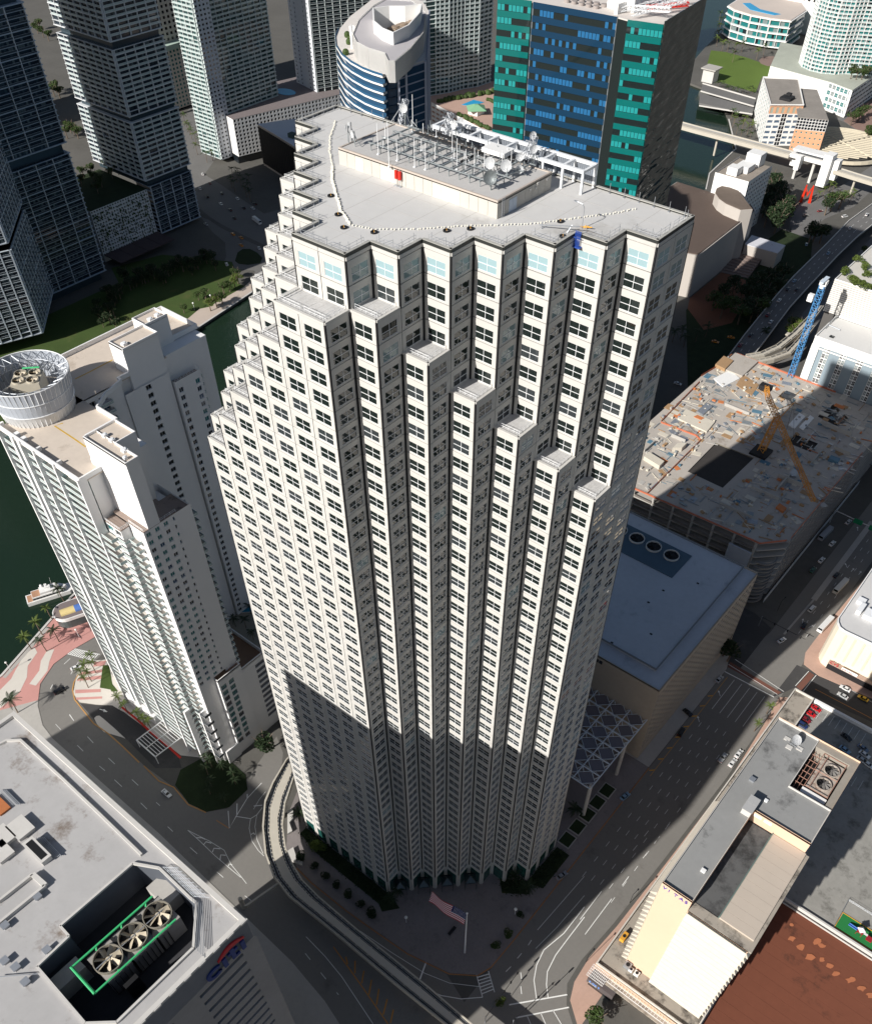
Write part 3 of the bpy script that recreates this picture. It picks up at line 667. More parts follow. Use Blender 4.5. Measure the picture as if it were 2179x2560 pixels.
def grid_tower(root, poly, z0, z1, fh, faces, bay=6.0, slab=1.3, fin_w=0.5, slab_h=0.32, slabmat=None, finmat=None, glasses=None, railmat=None, heavy=4, balcony=True, pane_w=1.5, roof=None, limit=300, finset=None):
    """glass tower with projecting floor slabs, upright fins and balcony rails"""
    glasses = glasses or [pane_dark]; slabmat = slabmat or white; finmat = finmat or slabmat; railmat = railmat or rail_glass
    a = sum(poly[i][0]*poly[(i+1)%len(poly)][1]-poly[(i+1)%len(poly)][0]*poly[i][1] for i in range(len(poly)))
    if a < 0: poly = poly[::-1]
    part('wall', glasses[0], root, lambda q: q.prism(poly, z0, z1))
    nf = max(1, round((z1-z0)/fh)); fh = (z1-z0)/nf; n = len(poly); P = [Vector(p) for p in poly]
    OUT = []
    for i in range(n):
        d1 = (P[i]-P[i-1]).normalized(); d2 = (P[(i+1) % n]-P[i]).normalized()
        n1 = Vector((d1.y, -d1.x)); n2 = Vector((d2.y, -d2.x)); OUT.append(P[i]+(n1+n2)*(slab/(1+n1.dot(n2))))
    thin = MB(); thin.prism([tuple(p) for p in OUT], 0, slab_h); ms = thin.mesh('floor_slab', slabmat, Vector((P[0].x, P[0].y, 0)))
    thick = MB(); thick.prism([tuple(p) for p in OUT], 0, slab_h*2.1); mt = thick.mesh('floor_slab', slabmat, Vector((P[0].x, P[0].y, 0)))
    for k in range(nf+1): place('floor_slab', mt if (heavy and k % heavy == 0) else ms, root, (P[0].x, P[0].y, z0+k*fh-slab_h))
    panes = MB(); bal = []
    for fi in faces:
        p, u, L = seg(P[fi], P[(fi+1) % n]); nx, ny = u[1], -u[0]
        nb = max(1, round(L/bay)); bw = L/nb
        for i in range(nb+1):
            c = min(max(i*bw, fin_w/2), L-fin_w/2); fb = MB()
            fb.obox((p[0]+u[0]*(c-fin_w/2), p[1]+u[1]*(c-fin_w/2), z0), (u[0]*fin_w, u[1]*fin_w, 0), (nx*(slab+0.12), ny*(slab+0.12), 0), (0, 0, z1-z0)); fb.build('fin', finmat, root)
        npn = max(1, round(bw/pane_w)); pw = bw/npn
        for k in range(nf):
            for i in range(nb):
                for q in range(npn):
                    panes.cur = rnd.choices(range(len(glasses)), [5]+[1.4]*(len(glasses)-1))[0]
                    c0 = i*bw+q*pw+0.06; c1 = c0+pw-0.12; d = 0.05; zz = z0+k*fh
                    panes.face([(p[0]+u[0]*c+nx*d, p[1]+u[1]*c+ny*d, z) for c, z in ((c0, zz+0.1), (c1, zz+0.1), (c1, zz+fh-slab_h-0.1), (c0, zz+fh-slab_h-0.1))])
                if balcony and k > 0 and rnd.random() < 0.97:
                    bal.append((p[0]+u[0]*(i*bw+bw/2)+nx*(slab-0.08), p[1]+u[1]*(i*bw+bw/2)+ny*(slab-0.08), z0+k*fh, math.atan2(u[1], u[0]), round(bw-fin_w, 2)))
    stuff(panes.build('glazing', glasses, root))
    if bal:
        bal.sort(key=lambda b: (Vector(b[:3])-CAM).length); cache = {}; rest = MB()
        for i, b in enumerate(bal):
            if i < limit:
                if b[4] not in cache:
                    q = MB(); q.box(-b[4]/2, -0.03, 0.02, b[4]/2, 0.03, 1.0); q.cur = 1; q.box(-b[4]/2, -0.05, 1.0, b[4]/2, 0.05, 1.08); cache[b[4]] = q.mesh('balcony_rail', [railmat, slabmat])
                place('balcony_rail', cache[b[4]], root, b[:3], (0, 0, b[3]))
            else:
                c, s_ = math.cos(b[3]), math.sin(b[3]); h = b[4]/2
                rest.cur = 0; rest.obox((b[0]-c*h+s_*0.03, b[1]-s_*h-c*0.03, b[2]), (c*b[4], s_*b[4], 0), (-s_*0.06, c*0.06, 0), (0, 0, 1.0))
                rest.cur = 1; rest.obox((b[0]-c*h+s_*0.05, b[1]-s_*h-c*0.05, b[2]+1.0), (c*b[4], s_*b[4], 0), (-s_*0.1, c*0.1, 0), (0, 0, 0.08))
        r = rest.build('far_balcony_rail', [railmat, slabmat], root)
        if r: stuff(r)
    if roof: part('roof', roof, root, lambda q: q.prism([tuple(p) for p in OUT], z1, z1+0.5))
    return root

# ---------------------------------------------------------------- bank tower at the lower left (its shadow lies on the tower)
bank = thing('bank_tower', 'grey ribbed bank tower with a blue and red sign and a fan pit in its roof', 'office building', (6, -108, 0))
BZ = 141.0
ribm = mat('grey_ribbed_cladding', (0.30, 0.285, 0.28), 0.85, 0.12, 0.7, 0.08)
broof = roofmat('bank_roof', (0.42, 0.41, 0.405), (0.20, 0.165, 0.14), 0.56, 0.13)
def roofpt(x, y, k): return None
pit = [(22.8,-73.7,141.00),(31.9,-73.9,141.00),(33.8,-73.8,141.00),(39.9,-79.7,141.00),(39.9,-96.4,141.00),(35.9,-99.9,141.00),(21.2,-99.5,141.00),(20.9,-92.6,141.00),(18.0,-92.5,141.00),(18.1,-76.3,141.00)]
pit = [(p[0], p[1]) for p in pit]
BX0, BX1, BY0, BY1 = -31.0, 43.4, -146.0, -70.2
# roof as strips round the pit: triangulated with bmesh
def holed(name, outer, holes, z, m, root, thick=0.5):
    bm = bmesh.new(); edges = []
    for ring in [outer]+holes:
        vs = [bm.verts.new((p[0]-root.location.x, p[1]-root.location.y, z-root.location.z)) for p in ring]
        edges += [bm.edges.new((vs[i], vs[(i+1) % len(vs)])) for i in range(len(vs))]
    g = bmesh.ops.triangle_fill(bm, use_beauty=True, use_dissolve=False, edges=edges)
    bmesh.ops.recalc_face_normals(bm, faces=bm.faces)
    for f in bm.faces:
        if f.normal.z < 0: f.normal_flip()
    me = bpy.data.meshes.new(name); bm.to_mesh(me); bm.free(); me.materials.append(m)
    o = bpy.data.objects.new(name, me); C.objects.link(o); o.parent = root; return o
holed('roof', rect(BX0, BY0, BX1, BY1), [pit], BZ, broof, bank)
PITZ = BZ-9
mb = MB()
for i in range(len(pit)):
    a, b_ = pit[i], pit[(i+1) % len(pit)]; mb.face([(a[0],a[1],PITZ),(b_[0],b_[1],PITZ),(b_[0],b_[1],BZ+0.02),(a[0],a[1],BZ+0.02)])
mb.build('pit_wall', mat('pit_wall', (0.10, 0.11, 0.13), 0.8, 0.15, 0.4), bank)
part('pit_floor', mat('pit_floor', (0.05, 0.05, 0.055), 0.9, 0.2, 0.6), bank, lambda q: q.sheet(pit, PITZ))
mb = MB()
for i in range(len(pit)): mb.strip([pit[i], pit[(i+1) % len(pit)]], 0.45, BZ, 0.55)
mb.build('pit_coping', lightconc, bank)
mb = MB()
for q in range(6):
    off = 0.9+q*0.45
    mb.path([((-59.6,-52.6)[0]*0+pit[0][0]+off*0.85, pit[0][1]+off*0.6, BZ+0.9), (pit[1][0]+off*0.85, pit[1][1]+off*0.6, BZ+0.9)], 0.05, 4)
    mb.path([(pit[1][0]+off, pit[1][1]+off*0.2, BZ+0.9), (pit[3][0]+off, pit[3][1], BZ+0.9)], 0.05, 4)
for t in range(9):
    c = lerp((pit[0][0], pit[0][1]), (pit[1][0], pit[1][1]), t/8); mb.tube((c[0]+0.7, c[1]+0.5, BZ), (c[0]+0.7, c[1]+0.5, BZ+1.0), 0.06, 4); mb.tube((c[0]+0.7, c[1]+0.5, BZ+0.9), (c[0]+3.2, c[1]+2.3, BZ+0.9), 0.05, 4)
mb.build('pit_pipe_rack', steel, bank)
parapet(bank, rect(BX0, BY0, BX1, BY1), BZ, 0.8, 0.9, lightconc)
mb = MB()
mb.strip([(-26.1,-77.1,141.00)[:2],(-25.7,-75.5,141.00)[:2],(-23.6,-73.6,141.00)[:2],(-8.4,-73.6,141.00)[:2],(4.7,-73.8,141.00)[:2],(18.0,-74.1,141.00)[:2]], 0.5, BZ, 0.6)
mb.build('inner_coping', lightconc, bank)
# small plant on the roof: hatches, ducts, an orange-lined shaft
for (p, w, d, h) in (((2.2,-86.4,141.00), 6.2, 2.0, 1.4), ((-4.9,-85.6,141.00), 4.4, 3.4, 0.9), ((-6.0,-88.8,141.00), 4.2, 3.0, 0.9), ((-3.2,-90.9,141.00), 4.0, 3.0, 0.9)):
    q = MB(); q.box(p[0]-w/2, p[1]-d/2, BZ, p[0]+w/2, p[1]+d/2, BZ+h); q.box(p[0]-w/2-0.15, p[1]-d/2-0.15, BZ+h, p[0]+w/2+0.15, p[1]+d/2+0.15, BZ+h+0.12); q.build('roof_hatch', lightconc, bank)
boxpart('shaft', black, bank, (-100.0,-77.7)[0]*0+(2.2,-86.4,141.00)[0]-2.6, (2.2,-86.4,141.00)[1]-0.7, BZ+1.50, (2.2,-86.4,141.00)[0]+2.6, (2.2,-86.4,141.00)[1]+0.7, BZ+1.56)
boxpart('shaft_lining', mat('orange_lining', (0.45, 0.16, 0.06), 0.8, 0.2, 1.0), bank, (-11.9,-85.4,141.00)[0]-3.5, (-11.9,-85.4,141.00)[1]-1.2, BZ, (-11.9,-85.4,141.00)[0]+1.2, (-11.9,-85.4,141.00)[1]+1.2, BZ+0.5)
for p, q_, w in (((5.3,-97.0,141.00), (5.5,-89.8,141.00), 0.5), ((9.1,-99.4,141.00), (9.3,-89.6,141.00), 0.5), ((5.5,-89.8,141.00), (9.3,-89.6,141.00), 1.0)):
    part('low_wall', lightconc, bank, lambda m_: m_.strip([p[:2], q_[:2]], w, BZ, 0.9))
for p in ((10.0,-91.8,141.00), (10.3,-98.8,141.00), (16.0,-102.5,141.00), (18.5,-101.9,141.00), (22.1,-102.3,141.00), (20.1,-96.6,141.00)): 
    part('roof_vent', steel, bank, lambda m_: (m_.box(p[0]-0.5, p[1]-0.5, BZ, p[0]+0.5, p[1]+0.5, BZ+0.7), m_.box(p[0]-0.7, p[1]-0.7, BZ+0.7, p[0]+0.7, p[1]+0.7, BZ+0.85)))
mb = MB()
for k in range(5):
    a, b_ = (-0.8,-84.9,141.00), (5.4,-85.1,141.00); o = k*0.42; mb.tube((a[0]+o*0.6, a[1]+o*0.6, BZ+0.45), (b_[0]+o*0.6, b_[1]+o*0.6, BZ+0.45), 0.07, 5)
    a, b_ = (-16.0,-83.5,141.00), (-10.7,-83.6,141.00); mb.tube((a[0]+o*0.6, a[1]+o*0.6, BZ+0.45), (b_[0]+o*0.6, b_[1]+o*0.6, BZ+0.45), 0.07, 5)
mb.tube((17.8,-104.7,141.50), (22.5,-100.1,141.50), 0.09, 6)
mb.build('roof_pipe', steel, bank)
# walls: the right-hand (+x) face carries the sign, ribs and ribbon windows
fc = Facade(bank, ribm)
pk = [glass('bank_glass_gold', (0.14, 0.115, 0.06), 0.06, 1.5, 0.5), glass('bank_glass_dark', (0.03, 0.03, 0.028), 0.05, 1.5, 0.5)]
for i in range(4):
    fc.grid((BX1, BY1-16.6*(i+1)+0.6), (0, 1), 16.0, BZ-7.6-4.0*30, BZ-7.6, 1, 30, (0.14, 0.80, 0.30, 0.62), 0.5, pk, (4, 1), pick=lambda a, j: 0 if j == 29 else (0 if rnd.random() < 0.15 else 1), wname='ribbon_window', frame=0.12)
fc.wall.face([(BX1, BY1-16.0*4-2.0-9, 13.4), (BX1, BY1-66.4+0.6, 13.4), (BX1, BY1-66.4+0.6, BZ-7.6), (BX1, BY1-75, BZ-7.6)])
fc.wall.face([(BX1, BY0, BZ-7.6), (BX1, BY1, BZ-7.6), (BX1, BY1, BZ), (BX1, BY0, BZ)])
fc.wall.face([(BX1, BY0, 0), (BX1, BY1, 0), (BX1, BY1, 13.4), (BX1, BY0, 13.4)])
for i in range(4):
    y = BY1-16.6*(i+1)+0.6+16.0; fc.wall.face([(BX1, y, 13.4), (BX1, y+0.6, 13.4), (BX1, y+0.6, BZ-7.6), (BX1, y, BZ-7.6)])
fc.grid((BX1, BY1), (-1, 0), BX1-BX0, 1, BZ-2, 6, 34, (0.1, 0.9, 0.3, 0.65), 0.4, pk, (4, 1), pick=lambda a, j: 1, wname='ribbon_window', frame=0.1)
fc.grid((BX0, BY1), (0, -1), BY1-BY0, 1, BZ-2, 6, 34, (0.1, 0.9, 0.3, 0.65), 0.4, pk, (4, 1), pick=lambda a, j: 1, wname='ribbon_window', frame=0.1)
for z0_, z1_ in ((0, 1), (BZ-2, BZ)):
    fc.wall.face([(BX1, BY1, z0_), (BX0, BY1, z0_), (BX0, BY1, z1_), (BX1, BY1, z1_)]); fc.wall.face([(BX0, BY1, z0_), (BX0, BY0, z0_), (BX0, BY0, z1_), (BX0, BY1, z1_)])
fc.wall.face([(BX0, BY0, 0), (BX1, BY0, 0), (BX1, BY0, BZ), (BX0, BY0, BZ)])
fc.flush(mat('bronze_frame', (0.12, 0.10, 0.085), 0.6, 0.1))
mb = MB()
for k in range(33): mb.box(BX1, BY0+0.2, BZ-7.2+k*0.22, BX1+0.05, BY1-0.1, BZ-7.2+k*0.22+0.07)
stuff(mb.build('cladding_rib', ribm, bank))
for k in range(46):
    y = BY1-0.5-k*1.65
    if k < 46: boxpart('coping_clip', lightconc, bank, BX1-0.2, y-0.75, BZ+0.15, BX1+0.16, y+0.75, BZ+0.72) if k % 2 == 0 else None
# sign letters c i t i and the red arc, standing off the wall
def text_on(root, body, size, loc, right, upv, m, name, depth=0.25, font_scale=1.0, align='LEFT'):
    cu = bpy.data.curves.new(name, 'FONT'); cu.body = body; cu.size = size; cu.extrude = depth/2; cu.align_x = align
    cu.space_character = font_scale
    o = bpy.data.objects.new(name, cu); C.objects.link(o)
    rgt, up_ = Vector(right).normalized(), Vector(upv).normalized(); fwd = rgt.cross(up_)
    mw = Matrix((rgt, up_, fwd)).transposed().to_4x4(); mw.translation = Vector(loc)-(origin(root) if root else Vector((0,0,0)))
    dg = bpy.context.evaluated_depsgraph_get(); me = bpy.data.meshes.new_from_object(o.evaluated_get(dg)); me.name = name
    bpy.data.objects.remove(o); me.materials.clear(); me.materials.append(m)
    o = bpy.data.objects.new(name, me); C.objects.link(o)
    if root: o.parent = root
    o.matrix_local = mw; return o
signblue = mat('sign_blue', (0.02, 0.045, 0.19), 0.5, 0.1, 1.5); signred = mat('sign_red', (0.52, 0.03, 0.04), 0.5, 0.1, 1.5)
def letter_c(root, y, z, r, w, m):
    mb = MB(); x = BX1+0.15
    for i in range(20):
        t0 = R(38)+R(284)*i/20; t1 = R(38)+R(284)*(i+1)/20
        q = [(y+rr*math.cos(t)*1.05, z+rr*math.sin(t)) for rr, t in ((r, t0), (r, t1), (r-w, t1), (r-w, t0))]
        mb.face([(x+0.35, a, b) for a, b in q]); mb.face([(x, a, b) for a, b in q][::-1])
        mb.face([(x, *q[0]), (x, *q[1]), (x+0.35, *q[1]), (x+0.35, *q[0])]); mb.face([(x, *q[2]), (x, *q[3]), (x+0.35, *q[3]), (x+0.35, *q[2])])
    return mb.build('letter', m, root)
letter_c(bank, -79.6, 135.3, 1.75, 0.8, signblue)
boxpart('letter', signblue, bank, BX1+0.15, -77.6, 133.6, BX1+0.5, -76.7, 137.0)
part('letter', signblue, bank, lambda q: (q.box(BX1+0.15, -75.6, 133.7, BX1+0.5, -74.7, 137.9), q.box(BX1+0.14, -76.2, 136.1, BX1+0.49, -73.9, 136.9), q.box(BX1+0.15, -74.7, 133.6, BX1+0.5, -73.8, 134.4)))
boxpart('letter', signblue, bank, BX1+0.15, -73.2, 133.6, BX1+0.5, -72.3, 137.0)
mb = MB()
for i in range(20):
    t0, t1 = i/20, (i+1)/20; f = lambda t: (-78.3+6.3*t, 137.6+1.35*math.sin(math.pi*t), 0.18+0.5*math.sin(math.pi*t))
    a, b_ = f(t0), f(t1); x = BX1+0.15
    mb.face([(x+0.35, a[0], a[1]-a[2]), (x+0.35, b_[0], b_[1]-b_[2]), (x+0.35, b_[0], b_[1]+b_[2]), (x+0.35, a[0], a[1]+a[2])])
    mb.face([(x, a[0], a[1]+a[2]), (x, b_[0], b_[1]+b_[2]), (x+0.35, b_[0], b_[1]+b_[2]), (x+0.35, a[0], a[1]+a[2])]); mb.face([(x+0.35, a[0], a[1]-a[2]), (x+0.35, b_[0], b_[1]-b_[2]), (x, b_[0], b_[1]-b_[2]), (x, a[0], a[1]-a[2])])
mb.build('sign_arc', signred, bank)

# fan unit: a thing of its own standing in the pit
def fan_blades(mb, x, y, z, r, n=6, tilt=0.35, a0=0.0, w=0.3):
    for k in range(n):
        a = a0+2*math.pi*k/n; u = Vector((math.cos(a), math.sin(a), 0)); v = Vector((-math.sin(a), math.cos(a), 0)); h = w*r
        p0 = Vector((x, y, z))+u*(0.2*r); p1 = Vector((x, y, z))+u*(0.94*r); d = Vector((0, 0, tilt*h))
        mb.face([tuple(p0-v*h*0.5-d), tuple(p1-v*h*0.62-d), tuple(p1+v*h*0.62+d), tuple(p0+v*h*0.5+d)])
    mb.cyl(x, y, z-0.15, z+0.25, 0.17*r, 10)
fanblade = mat('fan_blade', (0.52, 0.45, 0.34), 0.5, 0.1, 1.5); unitm = mat('cooling_unit_sheet', (0.33, 0.31, 0.29), 0.6, 0.18, 0.8, 0.2); greenpipe = mat('green_pipe', (0.06, 0.50, 0.19), 0.45, 0.08, 1.5)
cool = thing('cooling_tower', 'row of three big roof fans framed by bright green pipes in the bank roof pit', 'cooling tower', (0, -85, PITZ))
CT = BZ-2.0
cf = [(28.7,-79.6,139.00), (28.6,-85.2,139.00), (28.5,-90.6,139.00)]
ax = (Vector(cf[0][:2])-Vector(cf[2][:2])).normalized(); ay = Vector((-ax.y, ax.x)); pitch = (Vector(cf[0][:2])-Vector(cf[2][:2])).length/2; FR = 2.55
for k in range(3):
    c = Vector(cf[2][:2])+ax*(pitch*k)
    ub = MB()
    ub.obox((*(c-ax*(pitch*0.46)-ay*3.3), PITZ+0.3), (*(ax*pitch*0.92), 0), (*(ay*6.6), 0), (0, 0, CT-PITZ-0.9)); hb = ub.build('cooling_cell', unitm, cool)
    sh = MB(); sh.ring(c.x, c.y, CT-0.7, CT+0.25, FR+0.18, FR, 28); sh.build('fan_shroud', mat('fan_shroud', (0.24, 0.22, 0.18), 0.6, 0.15, 1.0), cool)
    part('fan_well', black, cool, lambda q: q.cyl(c.x, c.y, CT-0.62, CT-0.55, FR, 28))
    fb = MB(); fan_blades(fb, c.x, c.y, CT-0.15, FR, 7, 0.6, 0.3+k*0.5, 0.36); fb.build('fan', fanblade, cool)
    part('fan_guard', steel, cool, lambda q: (q.obox((*(c-ax*FR-ay*0.08), CT+0.1), (*(ax*2*FR), 0), (*(ay*0.16), 0), (0, 0, 0.1))))
    if k < 2: part('duct', dark, cool, lambda q: q.obox((*(c+ax*(pitch*0.5)-ax*0.3-ay*3.0), CT-0.6), (*(ax*0.6), 0), (*(ay*6.0), 0), (0, 0, 0.35)))
    part('label_plate', dark, cool, lambda q: q.obox((*(c+ay*2.75-ax*0.2), CT-0.61), (*(ax*1.3), 0), (*(ay*0.45), 0), (0, 0, 0.05)))
boxpart('louvre_housing', black, cool, *(Vector(cf[2][:2])-ax*pitch*0.2-ay*6.2), PITZ, *(Vector(cf[2][:2])+ax*pitch*0.3-ay*5.2), CT-1.4)
gp = MB(); a0 = Vector(cf[2][:2])-ax*(pitch*0.95); a1 = Vector(cf[0][:2])+ax*(pitch*0.3)
for s_ in (1, -1): gp.tube((*(a0+ay*3.5*s_), CT+0.3), (*(a1+ay*3.5*s_), CT+0.3), 0.22, 8)
gp.tube((*(a0+ay*3.6), CT+0.3), (*(a0-ay*3.6), CT+0.3), 0.33, 10)
for k in range(3):
    c = Vector(cf[2][:2])+ax*(pitch*k); gp.tube((*(c-ay*3.5), CT+0.3), (*(c-ay*3.0), CT-0.2), 0.2, 6); gp.tube((*(c+ay*3.5), CT+0.3), (*(c+ay*3.0-ax*0.4), CT-0.2), 0.2, 6)
gp.build('green_pipe', greenpipe, cool)
lv = MB()
for k in range(14): lv.obox((*(a0+ay*-3.4+ax*(pitch*0.5+k*0.98)), PITZ+0.4), (*(ax*0.12), 0), (*(ay*-0.3), 0), (0, 0, CT-PITZ-1.4))
lv.build('louvre', dark, cool)
tag(part('pit_walkway', mat('pale_metal_deck', (0.62, 0.58, 0.50), 0.7, 0.08, 1.0), None, lambda q: (q.box((23.9,-97.6,137.00)[0]-1.5, (23.9,-97.6,137.00)[1]-3.6, PITZ, (23.9,-97.6,137.00)[0]+1.5, (23.9,-97.6,137.00)[1]+3.6, BZ-4))), 'cream metal plant box in the lower corner of the bank roof pit', 'plant box')
tag(part('plant_box', mat('grey_metal_deck', (0.46, 0.44, 0.41), 0.7, 0.08, 1.0), None, lambda q: q.box((24.0,-74.7,136.00)[0]-3.0, (24.0,-74.7,136.00)[1]-2.5, PITZ, (24.0,-74.7,136.00)[0]+3.0, (24.0,-74.7,136.00)[1]+2.5, BZ-5)), 'grey plant box at the upper end of the bank roof pit beyond the fans', 'plant box')

# ---------------------------------------------------------------- distant neighbours outside the frame that shade the boulevard
nb = thing('office_block', 'plain office block standing beyond the lower left corner', 'office building', (-110, -230, 0))
boxpart('wall', ribm, nb, -167, -300, 0, -72, -205, 118); boxpart('roof', broof, nb, -167, -300, 118.1, -72, -205, 119)

# ---------------------------------------------------------------- white condominium on the left
condo = thing('condo_tower', 'white L-shaped condominium tower with teal windows, stacked balconies and a round roof screen', 'apartment building', (-110, 10, 0))
stucco = mat('condo_stucco', (0.80, 0.79, 0.78), 0.8, 0.03, 0.4, 0.05)
condoroof = roofmat('condo_roof', (0.60, 0.52, 0.44), (0.44, 0.37, 0.30), 0.58, 0.12)
tiles = roofmat('terrace_tiles', (0.30, 0.235, 0.20), (0.16, 0.12, 0.10), 0.55, 0.3)
Z1 = 137.0
# roof decks
part('roof', condoroof, condo, lambda q: (q.box(-134, -11.4, Z1-0.4, -92, 3, Z1), q.box(-152, -2, Z1-0.4, -134, 66, Z1), q.box(-134, 3, Z1-0.4, -126, 47, Z1), q.box(-134, 3, Z1-0.4, -110, 14, Z1)))
parapet(condo, [(-134,-11.5),(-92,-11.5),(-92,-3),(-97,-3),(-97,3),(-108,3),(-108,14),(-118,14),(-122,20),(-124.5,28),(-126,28),(-126,33),(-132.5,33),(-132.5,66),(-152,66),(-152,0)], Z1, 1.5, 0.5, stucco)
# solid cores
part('core', stucco, condo, lambda q: (q.box(-133, -8.4, 0, -93, 12.8, Z1-0.4), q.box(-151, -1, 0, -127.4, 65, Z1-0.4), q.box(-93, -3.2, 0, -84, 11, 120), q.box(-84, -2.6, 0, -78.2, 11, 118)))
# stair towers
fc = Facade(condo, stucco)
def solid(f, x0, y0, x1, y1, z0, z1, top=True):
    for p in ([(x0,y0,z0),(x1,y0,z0),(x1,y0,z1),(x0,y0,z1)], [(x1,y0,z0),(x1,y1,z0),(x1,y1,z1),(x1,y0,z1)], [(x1,y1,z0),(x0,y1,z0),(x0,y1,z1),(x1,y1,z1)], [(x0,y1,z0),(x0,y0,z0),(x0,y0,z1),(x0,y1,z1)]): f.wall.face(p)
solid(fc, -96.5, -3.7, -77.12, 0.6, 122.72, 146.4); solid(fc, -96.4, 0.62, -87.05, 7.3, 121, 146.4)
part('stair_roof', condoroof, condo, lambda q: (q.box(-96.2, -3.4, 145.6, -77.4, 0.4, 145.9), q.box(-96.2, 0.4, 145.6, -87.3, 7.0, 145.9)))
parapet(condo, [(-96.5,-3.7),(-77.1,-3.7),(-77.1,0.6),(-87,0.6),(-87,7.3),(-96.5,7.3)], 145.9, 0.7, 0.3, stucco)
solid(fc, -133, 32.1, -125.95, 46.0, 60, 146.4)
fc.wall.box(-139, 46.05, 60, -132.4, 55.4, 145.6)
part('stair_roof', condoroof, condo, lambda q: (q.box(-132.8, 32.3, 145.6, -125.8, 45.8, 145.9), q.box(-138.8, 45.8, 145.62, -132.6, 55.2, 145.9)))
parapet(condo, [(-133,32.1),(-125.6,32.1),(-125.6,46.0),(-132.4,46.0),(-132.4,55.4),(-139,55.4),(-139,46),(-133,46)], 145.9, 0.7, 0.3, stucco)
# inner court faces (looking +x) with window strips and stacked balconies
T_ = [pane_teal, pane_dark, pane_blue]
rp = lambda i, j: rnd.choices((0, 1, 2), (6, 3, 1))[0]
rq = lambda i, j: rnd.choices((0, 1, 2), (2, 7, 0.5))[0]
fc.grid((-125.6, 28.0), (0, 1), 18.0, 3.0, 132.0, 3, 42, (0.36, 0.72, 0.22, 0.80), 0.35, T_, (2, 1), rq, skip=lambda i, j: i != 1, frame=0.1)
solid(fc, -140, 46.6, -124.5, 57.5, 0, 3)
fc.grid((-124.5, 46.6), (0, 1), 11.0, 3.0, 126.0, 3, 40, (0.25, 0.75, 0.2, 0.8), 0.3, T_, (2, 1), lambda i, j: rp(i, j) if i == 2 else 1, skip=lambda i, j: i == 1, frame=0.09)
fc.wall.face([(-124.5,46.6,126),(-124.5,57.6,126),(-124.5,57.6,128.2),(-124.5,46.6,128.2)])
fc.wall.face([(-140,46.6,3),(-124.5,46.6,3),(-124.5,46.6,128.2),(-140,46.6,128.2)])
part('low_roof', tiles, condo, lambda q: (q.box(-140, 46.8, 127.0, -124.8, 57.4, 127.3), q.box(-140, 57.4, 125.9, -130.5, 61.5, 126.4)))
q = MB(); rail(q, (-124.6,46.7,128), (-124.6,57.5,128), 1.1, 8, 2, 0.05); rail(q, (-124.6,57.5,128), (-131,57.5,128), 1.1, 5, 2, 0.05); rail(q, (-130.5,61.4,126.4), (-140,61.4,126.4), 1.1, 5, 2, 0.05); q.build('roof_railing', whitesteel, condo)
fc.grid((-126.0, 14), (0, 1), 9.0, 3.0, 135.6, 2, 43, (0.12, 0.8, 0.12, 0.86), 0.9, T_, (3, 1), rp, frame=0.1)
fc.grid((-122.0, 14), (0, 1), 8.0, 3.0, 120, 1, 38, (0.3, 0.7, 0.2, 0.8), 0.4, T_, (2, 1), rp, frame=0.1) if False else None
fc.wall.face([(-126.0,23,3),(-126.0,28,3),(-126.0,28,136.8),(-126.0,23,136.8)]); fc.wall.face([(-126.0,14,135.6),(-126.0,23,135.6),(-126.0,23,137),(-126.0,14,137)])
# front (-y) face: white piers between long balconies
def front(x0, x1, nc, win, y=-9.3, mats=T_, pick=rp, z0=3.0, z1=135.6): fc.grid((x0, y), (1, 0), x1-x0, z0, z1, nc, 43, win, 0.25, mats, (2, 1), pick, frame=0.08)
front(-134, -92, 14, (0.1, 0.9, 0.08, 0.84))
fc.grid((-134, 13.5), (0, -1), 22.8, 3.0, 135.6, 6, 43, (0.15, 0.85, 0.15, 0.8), 0.3, T_, (2, 1), rp, frame=0.08)
fc.grid((-152, 66), (0, -1), 68, 3.0, 135.6, 14, 43, (0.15, 0.85, 0.15, 0.8), 0.3, T_, (2, 1), rp, frame=0.08)
for x in (-134.1, -126.2, -122.6, -114.6, -104.4, -92.6): 
    w_ = 1.5 if x in (-126.2, -122.6) else 0.7
    boxpart('pier', stucco, condo, x, -12.1, 0, x+w_, -9.2, Z1+1.2)
# right-hand (+x) face: three columns of square windows, a slot column and the side balconies
fc.grid((-77.1, -5.6), (0, 1), 9.6, 48.0, 122.6, 3, 24, (0.22, 0.72, 0.22, 0.74), 0.3, T_, (2, 1), rp, frame=0.09)
fc.grid((-77.1, 4.0), (0, 1), 2.6, 48.0, 122.6, 1, 24, (0.35, 0.62, 0.25, 0.72), 0.3, T_, (1, 1), rq, frame=0.06)
fc.wall.face([(-77.1,6.6,44),(-77.1,12,44),(-77.1,12,122.6),(-77.1,6.6,122.6)])
fc.wall.face([(-77.1,-5.6,0),(-77.1,1,0),(-77.1,1,48),(-77.1,-5.6,48)])
fc.wall.face([(-84,-5.6,0),(-77.1,-5.6,0),(-77.1,-5.6,122.6),(-84,-5.6,122.6)])
fc.wall.face([(-77.1,12,44),(-96,12,44),(-96,12,122),(-77.1,12,122)])
part('terrace_roof', tiles, condo, lambda q: (q.box(-92, -5.4, 122.4, -77.3, -2.9, 122.7), q.box(-87, -3, 122.4, -77.3, 6.6, 122.71), q.box(-87, 6.6, 120.9, -77.3, 12.2, 121.2), q.box(-92, -8.9, 121.4, -84.2, -5.4, 121.7)))
q = MB()
